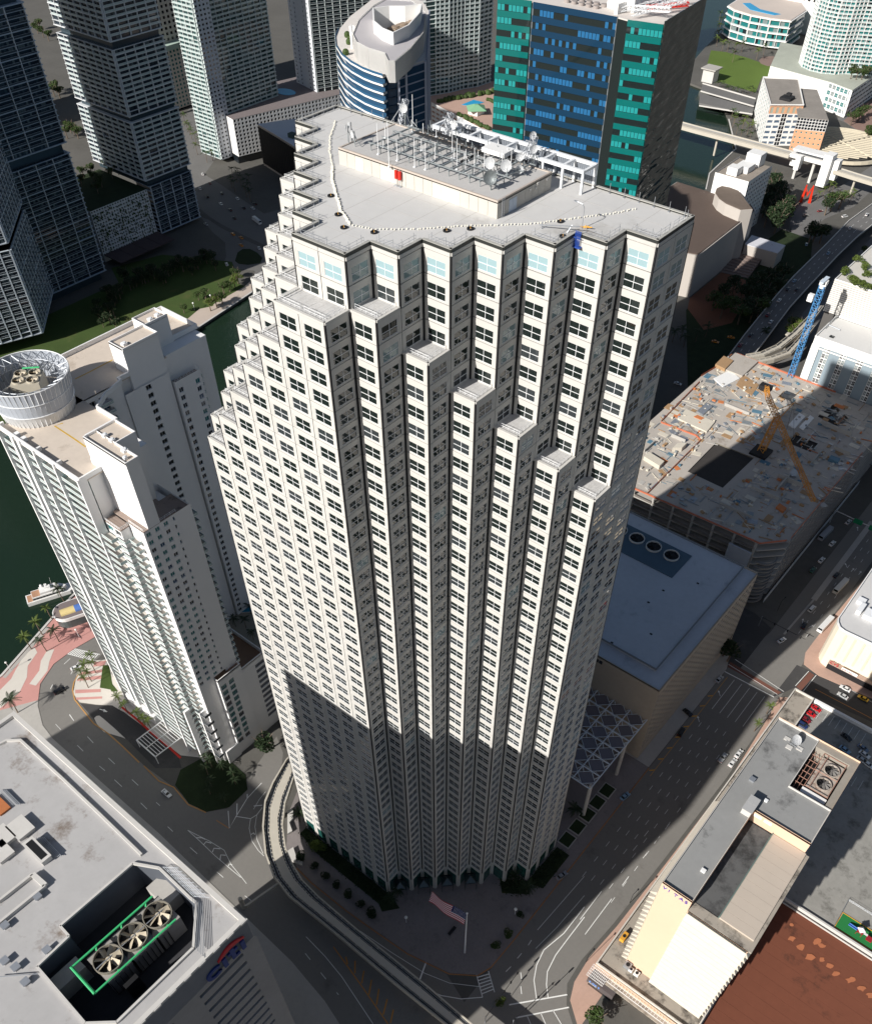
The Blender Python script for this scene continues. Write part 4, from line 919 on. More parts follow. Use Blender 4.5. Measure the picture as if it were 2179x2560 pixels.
for a, b_ in (((-77.3,-5.4,122.7),(-77.3,6.6,122.7)), ((-77.3,6.6,121.2),(-77.3,12,121.2)), ((-77.3,12,121.2),(-87,12,121.2)), ((-84.2,-5.4,122.7),(-77.3,-5.4,122.7)), ((-92,-8.8,121.7),(-84.3,-8.8,121.7)), ((-84.3,-8.8,121.7),(-84.3,-5.4,121.7))): rail(q, a, b_, 1.1, 6, 2, 0.05)
q.build('terrace_railing', whitesteel, condo)
fc.grid((-92, -8.8), (1, 0), 7.7, 3.0, 121.2, 2, 38, (0.12, 0.88, 0.1, 0.82), 0.3, T_, (2, 1), rp, frame=0.08)
fc.wall.face([(-84.3,-8.8,3),(-84.3,-5.6,3),(-84.3,-5.6,121.4),(-84.3,-8.8,121.4)])
fc.flush(whitesteel, 300)
# balconies: slab, parapet glass and rail, one object per storey and stack
def bal_mesh(w, d, zig=False):
    q = MB(); q.box(0, -d, -0.16, w, 0, 0.04); q.cur = 1; q.box(0.05, -d+0.03, 0.06, w-0.05, -d+0.09, 1.0); q.box(0.03, -d+0.09, 0.06, 0.09, -0.02, 1.0); q.box(w-0.09, -d+0.09, 0.06, w-0.03, -0.02, 1.0)
    q.cur = 0; q.box(0, -d, 1.0, w, -d+0.12, 1.08); q.cur = 2; q.face([(0.1,-d+0.12,0.045),(w-0.1,-d+0.12,0.045),(w-0.1,-0.05,0.045),(0.1,-0.05,0.045)]); return q.mesh('balcony', [stucco, rail_glass, mat('balcony_floor', (0.58, 0.54, 0.49), 0.9, 0.15, 0.6)])
SH = 3.085
bm1, bm2, bm3, bm4 = bal_mesh(7.1, 1.9), bal_mesh(10.9, 1.9), bal_mesh(11.2, 1.9), bal_mesh(7.2, 1.6)
bz_ = bal_mesh(5.2, 2.6); bz2 = bal_mesh(3.6, 2.0); bs = bal_mesh(3.0, 1.7); bc = bal_mesh(8.6, 1.7)
zs = [Z1-1.4-SH*k for k in range(1, 43)]
for z in zs:
    for bmx, x in ((bm1, -133.3), (bm4, -113.8+0.0), (bm3, -103.7)): place('balcony', bmx, condo, (x, -9.4, z))
    place('balcony', bm4, condo, (-121.2, -9.4, z))
    if z < 120:
        place('balcony', bz_, condo, (-92, -8.9, z)); place('balcony', bz2, condo, (-86.6, -7.4, z)); place('balcony', bz2, condo, (-83.4, -5.7, z))
        if z > 46: place('balcony', bs, condo, (-77.3, 12.0, z), (0, 0, R(180))); place('balcony', bs, condo, (-81.8, 12.0, z), (0, 0, R(180)))
    if z > 20: place('balcony', bc, condo, (-125.9, 14.2, z), (0, 0, R(90)))
    place('balcony', bs, condo, (-126.5, 57.7, z), (0, 0, R(180))) if z < 124 else None
# lower blocks at the foot
fb_ = Facade(condo, stucco, 'podium_wall')
fb_.grid((-75.2, 1.0), (0, 1), 11.0, 6.0, 44.0, 3, 11, (0.2, 0.85, 0.1, 0.85), 0.3, [pane_teal, pane_dark], (3, 3), lambda i, j: rnd.choice((0, 0, 1)), skip=lambda i, j: i == 2, frame=0.09)
fb_.wall.face([(-75.2,1,0),(-75.2,12,0),(-75.2,12,6),(-75.2,1,6)]); fb_.wall.face([(-75.2,1,44),(-75.2,12,44),(-75.2,12,47.2),(-75.2,1,47.2)])
fb_.wall.face([(-96,1,0),(-75.2,1,0),(-75.2,1,47.2),(-96,1,47.2)]); fb_.wall.face([(-75.2,12,44),(-96,12,44),(-96,12,47.2),(-75.2,12,47.2)])
part('podium_roof', roofmat('brown_terrace', (0.24, 0.15, 0.10), (0.17, 0.10, 0.07)), condo, lambda q: (q.box(-96, 1.3, 46.2, -75.5, 11.8, 46.6), q.box(-96, 12.2, 42.6, -75.9, 17.2, 43.0), q.box(-96, 17.2, 41.0, -75.9, 23.5, 41.4)))
fb_.grid((-75.6, 12.0), (0, 1), 11.6, 6.0, 40.8, 2, 11, (0.08, 0.92, 0.16, 0.80), 0.3, [mat('garage_louvre', (0.10, 0.11, 0.13), 0.7, 0.1)], (6, 2), lambda i, j: 0, skip=lambda i, j: i == 0, frame=0.08)
fb_.wall.face([(-75.6,12,0),(-75.6,23.6,0),(-75.6,23.6,6),(-75.6,12,6)]); fb_.wall.face([(-75.6,12,40.8),(-75.6,23.6,40.8),(-75.6,23.6,43.4),(-75.6,12,43.4)]); fb_.wall.face([(-75.6,23.6,0),(-96,23.6,0),(-96,23.6,43.4),(-75.6,23.6,43.4)])
fb_.flush(mat('grey_frame', (0.28, 0.28, 0.30), 0.6, 0.1))
parapet(condo, rect(-96, 1, -75.2, 12), 46.6, 0.9, 0.3, stucco); parapet(condo, rect(-96, 12.1, -75.6, 23.6), 43.0, 0.9, 0.3, stucco)
for k in range(6):
    q = MB(); z = 6+k*5.4; q.box(-81.5, -8.0, z-0.3, -76.0, -5.6, z); q.cur = 1; q.box(-81.5, -8.05, z, -76.0, -7.95, z+1.2); q.box(-76.05, -7.95, z, -75.95, -5.0, z+1.2); q.build('loft_balcony', [stucco, rail_dark], condo)
part('corner_pier', stucco, condo, lambda q: (q.box(-84.4, -11.6, 0, -83.4, -9.2, 34), q.box(-79.2, -8.4, 0, -78.5, -5.6, 34), q.box(-75.4, -5.2, 0, -74.7, 1.0, 8)))
boxpart('entrance_wall', stucco, condo, -131, -12.2, 0, -112, -9.5, 7)
# rooftop round screen with cooling unit
scr = thing('roof_screen', 'round steel lattice screen round the cooling unit on the white condominium roof', 'roof screen', (-133.3, 3.0, Z1))
cx_, cy_, N = -133.2, 2.8, 52
pm = glass('screen_panel', (0.42, 0.45, 0.50), 0.25, 1.45, 0.5)
for i in range(N):
    t0, t1 = 2*math.pi*i/N, 2*math.pi*(i+0.96)/N; ring_ = lambda r, t, z: (cx_+(r-11.8)*0.0+r*math.cos(t), cy_+r*math.sin(t), z)
    q = MB(); q.face([ring_(10.8,t0,Z1),ring_(10.8,t1,Z1),ring_(11.6,t1,Z1+3.6),ring_(11.6,t0,Z1+3.6)]); q.face([ring_(10.75,t1,Z1),ring_(10.75,t0,Z1),ring_(11.55,t0,Z1+3.6),ring_(11.55,t1,Z1+3.6)]); q.build('cladding_panel', mat('screen_metal', (0.62, 0.63, 0.64), 0.4, 0.06, 1.0, metal=0.3), scr)
    q = MB(); q.face([ring_(11.7,t0,Z1+4),ring_(11.7,t1,Z1+4),ring_(12.7,t1,Z1+12),ring_(12.7,t0,Z1+12)]); q.face([ring_(11.64,t1,Z1+4),ring_(11.64,t0,Z1+4),ring_(12.64,t0,Z1+12),ring_(12.64,t1,Z1+12)]); q.build('mesh_panel', pm, scr)
    q = MB(); q.tube(ring_(10.9,t0,Z1), ring_(12.85,t0,Z1+12.3), 0.11, 4); q.build('screen_post', whitesteel, scr)
    if i % 2 == 0:
        q = MB(); tm = 2*math.pi*(i+1)/N; t2 = 2*math.pi*(i+2)/N
        q.tube(ring_(12.4,t0,Z1+12), ring_(9.6,tm,Z1+11), 0.13, 4); q.tube(ring_(12.4,t2,Z1+12), ring_(9.6,tm,Z1+11), 0.13, 4); q.tube(ring_(9.6,tm,Z1+11), ring_(11.6,t0,Z1+6), 0.13, 4); q.tube(ring_(9.6,tm,Z1+11), ring_(11.6,t2,Z1+6), 0.13, 4); q.tube(ring_(9.6,tm,Z1+11), ring_(9.6,2*math.pi*(i+3)/N,Z1+11), 0.12, 4); q.tube(ring_(9.6,tm,Z1+11), ring_(10.4,t0,Z1+3), 0.1, 4); q.build('truss', steel, scr)
for z, r in ((Z1+3.8, 11.75), (Z1+12.2, 12.75), (Z1+7.9, 12.2)):
    q = MB()
    for i in range(N): q.tube((cx_+r*math.cos(2*math.pi*i/N), cy_+r*math.sin(2*math.pi*i/N), z), (cx_+r*math.cos(2*math.pi*(i+1)/N), cy_+r*math.sin(2*math.pi*(i+1)/N), z), 0.16, 5)
    q.build('ring_beam', whitesteel, scr)
cu = thing('cooling_unit', 'square beige cooling unit with four fans inside the round roof screen', 'cooling tower', (-134.5, 4.0, Z1))
uc = [Vector((-141.6,3.5,146.50)[:2]), Vector((-135.8,9.7,146.50)[:2]), Vector((-128.8,3.7,146.50)[:2]), Vector((-136.5,-1.1,146.50)[:2])]
u_ = (uc[1]-uc[0]); v_ = (uc[3]-uc[0]); v_ = Vector((-u_.y, u_.x)).normalized()*(-1)*u_.length*0.95 if Vector((-u_.y, u_.x)).dot(v_) < 0 else Vector((-u_.y, u_.x)).normalized()*u_.length*0.95
beige = mat('beige_sheet', (0.46, 0.42, 0.34), 0.6, 0.1, 0.8)
part('casing', beige, cu, lambda q: q.obox((*uc[0], Z1+1.5), (*u_, 0), (*v_, 0), (0, 0, 7.6)))
for i in (0.25, 0.75):
    for j in (0.25, 0.75):
        c = uc[0]+u_*i+v_*j; r = u_.length*0.20
        part('fan_shroud', beige, cu, lambda q: q.ring(c.x, c.y, Z1+9.1, Z1+9.7, r+0.15, r, 20)); part('fan_well', black, cu, lambda q: q.cyl(c.x, c.y, Z1+9.1, Z1+9.16, r, 20))
        q = MB(); fan_blades(q, c.x, c.y, Z1+9.5, r, 6, 0.5, i+j, 0.4); q.build('fan', fanblade, cu)
q = MB(); c0 = uc[0]+u_*0.3; c1 = uc[0]+u_*0.9; q.tube((*c0, Z1+9.9), (*c1, Z1+9.9), 0.25, 6)
for i in (0.25, 0.75): c = uc[0]+u_*i+v_*1.02; q.tube((*c, Z1+1), (*c, Z1+6), 0.25, 6)
q.build('green_pipe', greenpipe, cu)
# yellow lines on the roof, roof plant, bush on the terrace
yl = MB(); yl.strip([(-138.3,19.6,137.00)[:2],(-138.2,25.5,137.00)[:2],(-138.4,34.4,137.00)[:2]], 0.5, Z1+0.02); yl.strip([(-120.7,2.7,137.00)[:2],(-121.4,0.2,137.00)[:2],(-111.7,0.1,137.00)[:2],(-105.2,-0.1,137.00)[:2]], 0.5, Z1+0.022); yl.build('roof_line', mat('roof_line_yellow', (0.58, 0.36, 0.05), 0.8, 0.1, 1.0), condo)
for i, (p, s_, h) in enumerate((((-92.4,0.8,146.00), 1.3, 1.2), ((-89.2,0.8,146.00), 1.4, 1.0), ((-82.6,0.1,146.00), 1.6, 1.0), ((-79.5,-2.0,146.00), 1.0, 1.2), ((-128.3,34.7,146.00), 1.6, 1.1), ((-134.3,49.8,146.00), 1.5, 1.0), ((-134.7,53.1,146.00), 1.5, 1.0), ((-134.5,33.7,137.50), 1.2, 1.3))):
    q = MB(); q.box(p[0]-s_/2, p[1]-s_/2, p[2]-0.4, p[0]+s_/2, p[1]+s_/2, p[2]-0.4+h); q.cyl(p[0], p[1], p[2]-0.4+h, p[2]-0.2+h, s_*0.36, 10)
    o = tag(q.build('air_conditioner', [whitesteel], None), ('small white air unit on the front stair roof, first from the roof line', 'white air unit on the front stair roof beside the long duct', 'cluster air unit near the right edge of the front stair roof', 'pale air unit at the front corner of the front stair roof', 'white air unit alone on the rear stair roof', 'white air unit near the far end of the rear stair roof', 'white air unit at the far parapet of the rear stair roof', 'small air unit on the roof deck beside the rear stair tower')[i], 'air conditioner', 'air units on the condominium roofs')

# ---------------------------------------------------------------- low buildings at the lower right
def hatch(name, p, w, d, h, m, root): 
    return part(name, m, root, lambda q: (q.box(p[0]-w/2, p[1]-d/2, p[2], p[0]+w/2, p[1]+d/2, p[2]+h), q.box(p[0]-w/2-0.1, p[1]-d/2-0.1, p[2]+h, p[0]+w/2+0.1, p[1]+d/2+0.1, p[2]+h+0.1)))
vit = thing('clinic_block', 'peach office block with cream sunshade bands and a stained grey roof behind the avenue', 'office building', (106, 55, 0))
peach = mat('peach_stucco', (0.72, 0.50, 0.36), 0.85, 0.03, 0.4, 0.05)
cream = mat('cream_band', (0.62, 0.56, 0.47), 0.8, 0.07, 0.5, 0.3, stain=(0.52, 0.46, 0.38), stain_amt=0.66, stain_scale=0.35)
greyroof = roofmat('stained_grey_roof', (0.27, 0.27, 0.265), (0.085, 0.085, 0.085), 0.54, 0.075)
darkroof = roofmat('dark_stained_roof', (0.115, 0.115, 0.115), (0.045, 0.045, 0.045), 0.50, 0.10)
podroof = roofmat('weathered_podium', (0.36, 0.32, 0.27), (0.08, 0.07, 0.06), 0.50, 0.14)
beigeroof = mat('beige_roof_panel', (0.50, 0.43, 0.36), 0.8, 0.04, 0.3)
HV = 70.0
# podium
part('podium', podroof, vit, lambda q: q.prism([(85.4,15.9),(116.5,16.2),(121.8,16.4),(121.8,96),(121.8,120),(95,120),(95,167),(86.5,167)], 0, 10))
parapet(vit, [(85.4,15.9),(121.8,16.4),(121.8,120),(95,120),(95,167),(86.5,167)], 10, 1.0, 0.45, mat('worn_white', (0.62, 0.58, 0.52), 0.85, 0.15, 0.6, stain=(0.30, 0.26, 0.22), stain_amt=0.58, stain_scale=0.4))
fcv = Facade(vit, peach, 'podium_front')
fcv.grid((85.4, 15.8), (1, 0), 36.4, 0.2, 5.2, 9, 1, (0.08, 0.92, 0.05, 0.8), 0.5, [pane_dark], (3, 1), frame=0.08)
fcv.wall.face([(85.4,15.8,5.2),(121.8,15.8,5.2),(121.8,15.8,10.2),(85.4,15.8,10.2)])
fcv.flush(mat('dark_frame', (0.06, 0.06, 0.065), 0.6, 0.1))
# tall slab with the lettering and the back block
fc = Facade(vit, peach)
fc.wall.face([(92.7,23.1,10),(102,23.1,10),(102,23.1,HV+0.9),(92.7,23.1,HV+0.9)])
fc.wall.face([(102,23.1,HV-5.2),(102,60.3,HV-5.2),(102,60.3,HV+0.9),(102,23.1,HV+0.9)])
fc.wall.face([(102,60.3,HV-5.2),(119.7,60.3,HV-5.2),(119.7,60.3,HV+0.9),(102,60.3,HV+0.9)])
fc.wall.face([(92.7,96.3,10),(92.7,23.1,10),(92.7,23.1,HV+0.9),(92.7,96.3,HV+0.9)])
fc.wall.face([(119.7,60.3,10),(119.7,96.3,10),(119.7,96.3,HV+0.9),(119.7,60.3,HV+0.9)]); fc.wall.face([(119.7,96.3,10),(92.7,96.3,10),(92.7,96.3,HV+0.9),(119.7,96.3,HV+0.9)])
fc.wall.face([(102,23.3,10),(120.4,23.3,10),(120.4,23.3,HV-5.4),(102,23.3,HV-5.4)]); fc.wall.face([(120.4,23.3,10),(120.4,60.3,10),(120.4,60.3,HV-5.4),(120.4,23.3,HV-5.4)])
fc.flush()
part('roof', greyroof, vit, lambda q: (q.box(92.9, 23.3, HV-0.4, 101.7, 96, HV), q.box(101.7, 60.5, HV-0.4, 119.5, 74.5, HV), q.box(101.7, 74.5, HV-0.4, 106.6, 96, HV)))
parapet(vit, [(92.7,23.1),(102,23.1),(102,60.3),(119.7,60.3),(119.7,74.6),(106.5,74.6),(106.5,96.3),(92.7,96.3)], HV, 0.7, 0.22, lightconc)
part('lower_roof', darkroof, vit, lambda q: q.box(102.1, 26.6, HV-5.9, 109.6, 60.2, HV-5.5))
for i in range(11): boxpart('roof_panel', beigeroof, vit, 109.8, 26.6+i*3.05, HV-5.75, 120.2, 26.6+i*3.05+3.0, HV-4.55+0.02*(i % 2))
boxpart('gutter', mat('green_flashing', (0.13, 0.19, 0.17), 0.6, 0.1), vit, 109.55, 26.6, HV-5.6, 109.85, 60.2, HV-4.3)
part('roof_edge', podroof, vit, lambda q: (q.box(102.1, 23.3, HV-5.9, 120.4, 26.6, HV-5.3), q.box(120.2, 23.3, HV-5.9, 121.3, 60.2, HV-5.2)))
for z in (0, 1): boxpart('wall_panel', white, vit, 102.6+z*3.2, 60.2, HV-2.1, 105.0+z*3.2, 60.3, HV-0.9)
# sunshade bands, storey by storey: front, left side and right side
nbd = 17; bh = (HV-6.2-10.5)/nbd
def sh(x0, y0, x1, y1, out, z):
    """sloping band from (x0,y0) to (x1,y1), pushed out along 'out'"""
    q = MB(); o = Vector((*out, 0)); a = Vector((x0, y0, z)); b_ = Vector((x1, y1, z)); up_ = Vector((0, 0, bh*0.62))
    P = [a, b_, b_+o+up_*0, a+o]; 
    top = [a+up_, b_+up_]; lip = [a+o, b_+o]; low = [a+o-Vector((0,0,0.45)), b_+o-Vector((0,0,0.45))]
    q.face([tuple(lip[0]), tuple(lip[1]), tuple(top[1]), tuple(top[0])]); q.face([tuple(low[0]), tuple(low[1]), tuple(lip[1]), tuple(lip[0])]); q.face([tuple(a-Vector((0,0,0.1))), tuple(b_-Vector((0,0,0.1))), tuple(low[1]), tuple(low[0])][::-1])
    q.face([tuple(a), tuple(low[0]), tuple(lip[0]), tuple(top[0])]); q.face([tuple(b_), tuple(top[1]), tuple(lip[1]), tuple(low[1])])
    return q.build('sunshade', cream, vit)
for k in range(nbd):
    z = 10.8+k*bh
    sh(102.05, 23.2, 120.5, 23.2, (0, -1.5), z); sh(92.6, 62, 92.6, 23.4, (-2.0, 0), z); sh(120.5, 23.2, 120.5, 60, (0.9, 0), z)
    boxpart('ribbon_window', pane_dark, vit, 102.3, 23.18, z+bh*0.64, 120.2, 23.26, z+bh*0.98)
# lettering on the slab
purple = mat('sign_purple', (0.10, 0.08, 0.42), 0.5, 0.1)
for i, ch in enumerate('VITAS'):
    text_on(vit, ch, 2.1, (93.3+i*1.72, 22.95, HV-2.3), (1, 0, 0), (0, 0, 1), purple, 'letter', 0.12)
# roof plant on this block
lou = thing('lift_housing', 'pale box-shaped lift housing on the grey roof of the peach block', 'plant room', (101, 61.5, HV))
part('wall', lightconc, lou, lambda q: q.box(99.2, 57.2, HV, 102.0, 62.8, HV+2.6)); part('roof', mat('pale_grey_roof', (0.40, 0.40, 0.40), 0.8, 0.08), lou, lambda q: (q.box(99.0, 57.0, HV+2.6, 102.2, 60.0, HV+2.75), q.box(99.0, 60.05, HV+2.6, 102.2, 63.0, HV+2.8)))
tag(hatch('roof_hatch', (99.8,33.4,70.00), 1.2, 1.0, 0.6, white, None), 'small white hatch on the lower half of the grey slab roof', 'roof hatch', 'hatches on the grey roof')
tag(hatch('roof_hatch', (96.8,69.7,70.00), 1.5, 1.5, 0.7, steel, None), 'grey square vent between dark stains on the grey roof', 'roof hatch', 'hatches on the grey roof')
tag(hatch('roof_hatch', (103.3,65.6,70.00), 0.9, 0.8, 0.5, whitesteel, None), 'little pale vent just right of the lift housing on the grey roof', 'roof hatch', 'hatches on the grey roof')
dp = (100.9,90.4,70.00); dish = thing('satellite_dish', 'white dish with pale mounting pads at the far end of the grey roof', 'satellite dish', dp)
def dish_bm(q, c, r, nrm, depth=0.25, n=16):
    nrm = Vector(nrm).normalized(); qq = nrm.to_track_quat('Z', 'Y'); rings = []
    for i in range(4):
        rr = r*(i/3); k = []
        for j in range(n): t = 2*math.pi*j/n; k.append(tuple(Vector(c)+qq @ Vector((rr*math.cos(t), rr*math.sin(t), depth*r*(i/3)**2))))
        rings.append(k)
    for i in range(3):
        for j in range(n):
            a, b_ = rings[i][j], rings[i][(j+1) % n]; c_, d = rings[i+1][(j+1) % n], rings[i+1][j]
            q.face([a, d, c_, b_]); q.face([a, b_, c_, d])
part('reflector', whitesteel, dish, lambda q: dish_bm(q, (dp[0], dp[1], HV+2.0), 1.7, (0.5, -0.3, 0.8))); part('mast', steel, dish, lambda q: (q.cyl(dp[0], dp[1], HV, HV+2.0, 0.12, 8), q.tube((dp[0]-2.4, dp[1]-0.8, HV+0.4), (dp[0]+2.4, dp[1]-1.2, HV+0.4), 0.08, 5), q.tube((dp[0], dp[1], HV+2), (dp[0]-0.8, dp[1]-1.6, HV+0.3), 0.07, 5)))
for o in ((-2.4, 0.2), (2.2, -0.8), (-0.6, -2.4)): boxpart('ballast_pad', lightconc, dish, dp[0]+o[0]-0.95, dp[1]+o[1]-0.75, HV+0.02, dp[0]+o[0]+0.95, dp[1]+o[1]+0.75, HV+0.3)
# cooling pit on the back of the roof: rusty frame, two fans
cpit = thing('fan_unit', 'rust-stained rooftop unit with two round fans in a framed well on the peach block', 'cooling tower', (113, 86, HV-6))
part('well_floor', black, cpit, lambda q: q.box(106.7, 74.8, HV-6.2, 119.6, 96, HV-6)); 
part('well_wall', mat('well_wall', (0.30, 0.27, 0.23), 0.8, 0.2, 0.5), cpit, lambda q: (q.box(106.6, 93.6, HV-6, 119.7, 96.3, HV+0.2), q.box(117.6, 74.6, HV-6, 119.7, 93.6, HV+0.2)))
rust = mat('rusty_frame', (0.36, 0.20, 0.15), 0.8, 0.25, 1.0); unit2 = mat('pale_unit', (0.42, 0.37, 0.32), 0.7, 0.2, 0.8, stain=(0.20, 0.12, 0.09), stain_amt=0.52, stain_scale=0.5)
part('casing', unit2, cpit, lambda q: q.box(110.2, 79.4, HV-5.9, 117.2, 92.4, HV-1.2))
for y in (82.8, 88.9):
    part('fan_shroud', unit2, cpit, lambda q: q.ring(114.2, y, HV-1.2, HV-0.5, 2.35, 2.15, 24)); part('fan_well', black, cpit, lambda q: q.cyl(114.2, y, HV-1.19, HV-1.12, 2.15, 24))
    q = MB(); fan_blades(q, 114.2, y, HV-0.8, 2.15, 8, 0.5, y); q.build('fan', mat('grey_blade', (0.16, 0.15, 0.14), 0.6, 0.15), cpit)
q = MB()
for x in (109.8, 111.2, 117.0): q.tube((x, 78.5, HV-0.3), (x, 93.2, HV-0.3), 0.12, 5)
for y in (78.5, 85.8, 93.2): q.tube((109.8, y, HV-0.3), (117.2, y, HV-0.3), 0.12, 5)
for x in (107.4, 108.6):
    q.tube((x, 76, HV-1.5), (x, 93, HV-1.5), 0.1, 5)
for k in range(7): q.tube((106.8, 76.6+k*2.5, HV-1.5), (110, 76.6+k*2.5, HV-1.5), 0.1, 5)
q.build('pipe_frame', rust, cpit)
part('cover', white, cpit, lambda q: q.box(109.6, 76.2, HV-2.5, 117.3, 78.2, HV-0.9)); part('louvre_box', dark, cpit, lambda q: [q.box(109.4, 75.0+k*0.28, HV-4, 117.3, 75.12+k*0.28, HV-1.6) for k in range(4)])
# ROSS store front below
store = thing('shop_front', 'dark shop front with blue lit letters under a white frame canopy at the street corner', 'shop', (90, 14, 0))
sf = [(87.0,10.0,6.00), (93.6,9.4,6.00)]
boxpart('fascia', mat('shop_fascia', (0.10, 0.085, 0.085), 0.7, 0.1), store, 85.6, 11.6, 3.2, 95.5, 15.7, 6.4)
boxpart('shop_wall', pane_dark, store, 86.2, 12.2, 0.15, 95, 15.7, 3.2)
for i, ch in enumerate('ROSS'): text_on(store, ch, 1.5, (86.4+i*1.15, 11.5, 4.75), (1, 0, 0), (0, 0, 1), mat('sign_lightblue', (0.20, 0.38, 0.85), 0.4, 0.05), 'letter', 0.12)
text_on(store, 'DRESS FOR LESS', 0.42, (86.4, 11.5, 4.1), (1, 0, 0), (0, 0, 1), white, 'small_lettering', 0.08)
q = MB()
for k in range(12): q.box(84.9+k*0.55, 11.0, 9.6, 85.02+k*0.55, 15.6, 9.75)
for k in range(6): q.box(84.9, 11.0+k*0.9, 9.62, 91.2, 11.12+k*0.9, 9.77)
for k in range(26): q.box(91.6+k*1.15, 13.4, 9.6, 91.72+k*1.15, 15.6, 9.72)
q.box(91.2, 13.3, 9.55, 121.5, 13.45, 9.8); q.box(91.2, 14.6, 9.55, 121.5, 14.7, 9.75)
q.build('canopy_frame', white, store)
boxpart('balcony', podroof, store, 91.2, 13.4, 6.5, 121.6, 15.7, 7.1)
# plant on the podium at the left foot
for i, (p, m_, w, d, h, lab) in enumerate((((87.9,29.3,11.00), yellow, 1.6, 3.4, 1.8, 'yellow generator on the dirty ledge left of the peach wall'), ((94.0,21.7,11.00), steel, 2.2, 2.0, 2.0, 'grey condenser at the foot of the peach wall'), ((95.6,21.3,11.00), white, 1.3, 1.3, 1.3, 'white condenser next to the grey one below the peach wall'), ((97.7,21.4,11.00), white, 1.7, 1.5, 1.4, 'larger white condenser farthest right below the peach wall'))):
    q = MB(); q.box(p[0]-w/2, p[1]-d/2, 10.1, p[0]+w/2, p[1]+d/2, 10.1+h); q.cur = 1; q.cyl(p[0], p[1], 10.1+h, 10.25+h, min(w, d)*0.36, 12)
    tag(q.build('condenser', [m_, dark], None), lab, 'condenser')
# red-brown roof beside it
br = thing('red_roof_store', 'long flat rust-red roof with bare patches beside the pleated block', 'shop', (150, 50, 0))
rr = mat('rust_red_roof', (0.175, 0.060, 0.034), 0.9, 0.10, 0.4, 0.04, stain=(0.030, 0.018, 0.014), stain_amt=0.60, stain_scale=0.06)
part('wall', rust, br, lambda q: q.box(122.0, 10, 0, 195, 77.4, 6.8)); 
for k in range(17): boxpart('roof_sheet', rr, br, 122.0, 10+k*3.95, 6.8, 195, 10+k*3.95+3.9, 7.1+0.03*(k % 2))
patch = mat('bare_patch', (0.42, 0.15, 0.07), 0.9, 0.15, 0.8); q = MB()
for (x, y, r) in ((560,525,26),(500,470,22),(620,590,34),(690,600,18),(740,640,22),(660,490,30),(690,515,22),(780,690,20),(870,730,26),(940,780,24),(990,820,22),(495,380,14)):
    p = (97.9,74.8,7.20); a = []
    n_ = 9
    for t in range(n_): rr_ = r*(0.55+0.65*rnd.random()); a.append((x+rr_*1.25*math.cos(2*math.pi*t/n_), y+rr_*0.8*math.sin(2*math.pi*t/n_)))
    pts_ = [(0,0)]
    bx, by = (1.0/2.52)*0.108, 0
    c0, cx1, cy1 = Vector((136.2,66.3,7.20)), Vector((140.3,69.7,7.20)), Vector((138.5,61.1,7.20))
    ex, ey = (cx1-c0)/100, (cy1-c0)/100
    q.face([tuple(c0+ex*(u-560)+ey*(v-525)+Vector((0,0,0.06))) for u, v in a])
q.build('bare_patch', patch, br); parapet(br, rect(122, 10, 195, 77.4), 7.1, 0.6, 0.3, lightconc)
# parking deck with playground
lot = thing('parking_deck', 'weathered concrete parking deck with white end wall beside the grey roof', 'parking deck', (130, 125, 0))
lotm = mat('lot_concrete', (0.30, 0.29, 0.265), 0.95, 0.18, 0.5, 0.1, stain=(0.14, 0.135, 0.12), stain_amt=0.53, stain_scale=0.12)
part('deck', lotm, lot, lambda q: q.prism([(95.2,120),(122.2,120),(122.2,79),(200,79),(200,168),(95.2,168)], 0, 8.0))
part('end_wall', white, lot, lambda q: q.box(95.2, 167.2, 8, 200, 168.4, 9.6)); part('kerb_wall', lightconc, lot, lambda q: (q.box(122.4, 78.2, 0, 200, 78.9, 8.9), q.box(122.0, 79, 8, 122.4, 120, 9.0)))
q = MB()
for i in range(9): q.strip([(97+i*2.7, 160), (97+i*2.7, 166)], 0.12, 8.012)
for i in range(6): q.strip([(113+i*2.7, 138), (113+i*2.7, 143.5)], 0.12, 8.012)
q.build('bay_line', paint, lot)
pg = thing('playground', 'green play surface with a blue slide and red-roofed play house', 'playground', (150, 86, 8))
part('play_surface', mat('play_green', (0.02, 0.19, 0.05), 0.9, 0.08, 0.6), pg, lambda q: q.prism([(144.9,94.0),(144.4,85.2),(156.5,85.1),(161.6,85.3),(157.3,96.5)], 8.0, 8.06) if False else q.prism([(142.3,86.6),(142.0,80.0),(165,80.0),(165,86.6)], 8.0, 8.06))
part('border', yellow, pg, lambda q: [q.strip(s_, 0.2, 8.06, 0.12) for s_ in ([(142,86.7),(141.9,79.9)], [(141.9,79.9),(165,79.9)], [(142,86.7),(165,86.7)])])
part('slide', mat('slide_blue', (0.10, 0.22, 0.60), 0.4, 0.05), pg, lambda q: (q.obox((145.2,83.5,8.3), (2.9,-0.9,1.2), (0.2,0.7,0), (0,0,0.08)), q.obox((145.2,83.4,8.3), (2.9,-0.9,1.2), (0.03,0.1,0), (0,0,0.4)), q.obox((145.4,84.2,8.3), (2.9,-0.9,1.2), (0.03,0.1,0), (0,0,0.4))))
part('play_house', mat('play_red', (0.32, 0.02, 0.03), 0.5, 0.08), pg, lambda q: (q.box(148.2, 82.0, 9.8, 150.2, 84.0, 10.0), q.box(151.6, 81.4, 9.4, 153.6, 83.4, 9.6), [q.box(x, y, 8, x+0.15, y+0.15, 10.9) for x in (148.2, 150.05) for y in (82.0, 83.85)]))
part('play_roof', mat('play_white', (0.75, 0.72, 0.74), 0.5, 0.05), pg, lambda q: (q.tube((149.2,83,10.9), (149.2,83,12.2), 1.5, 4, 0.05), q.obox((150.2,82.6,9.9), (1.5,0,0), (0,0.7,0), (0,0,0.15))))
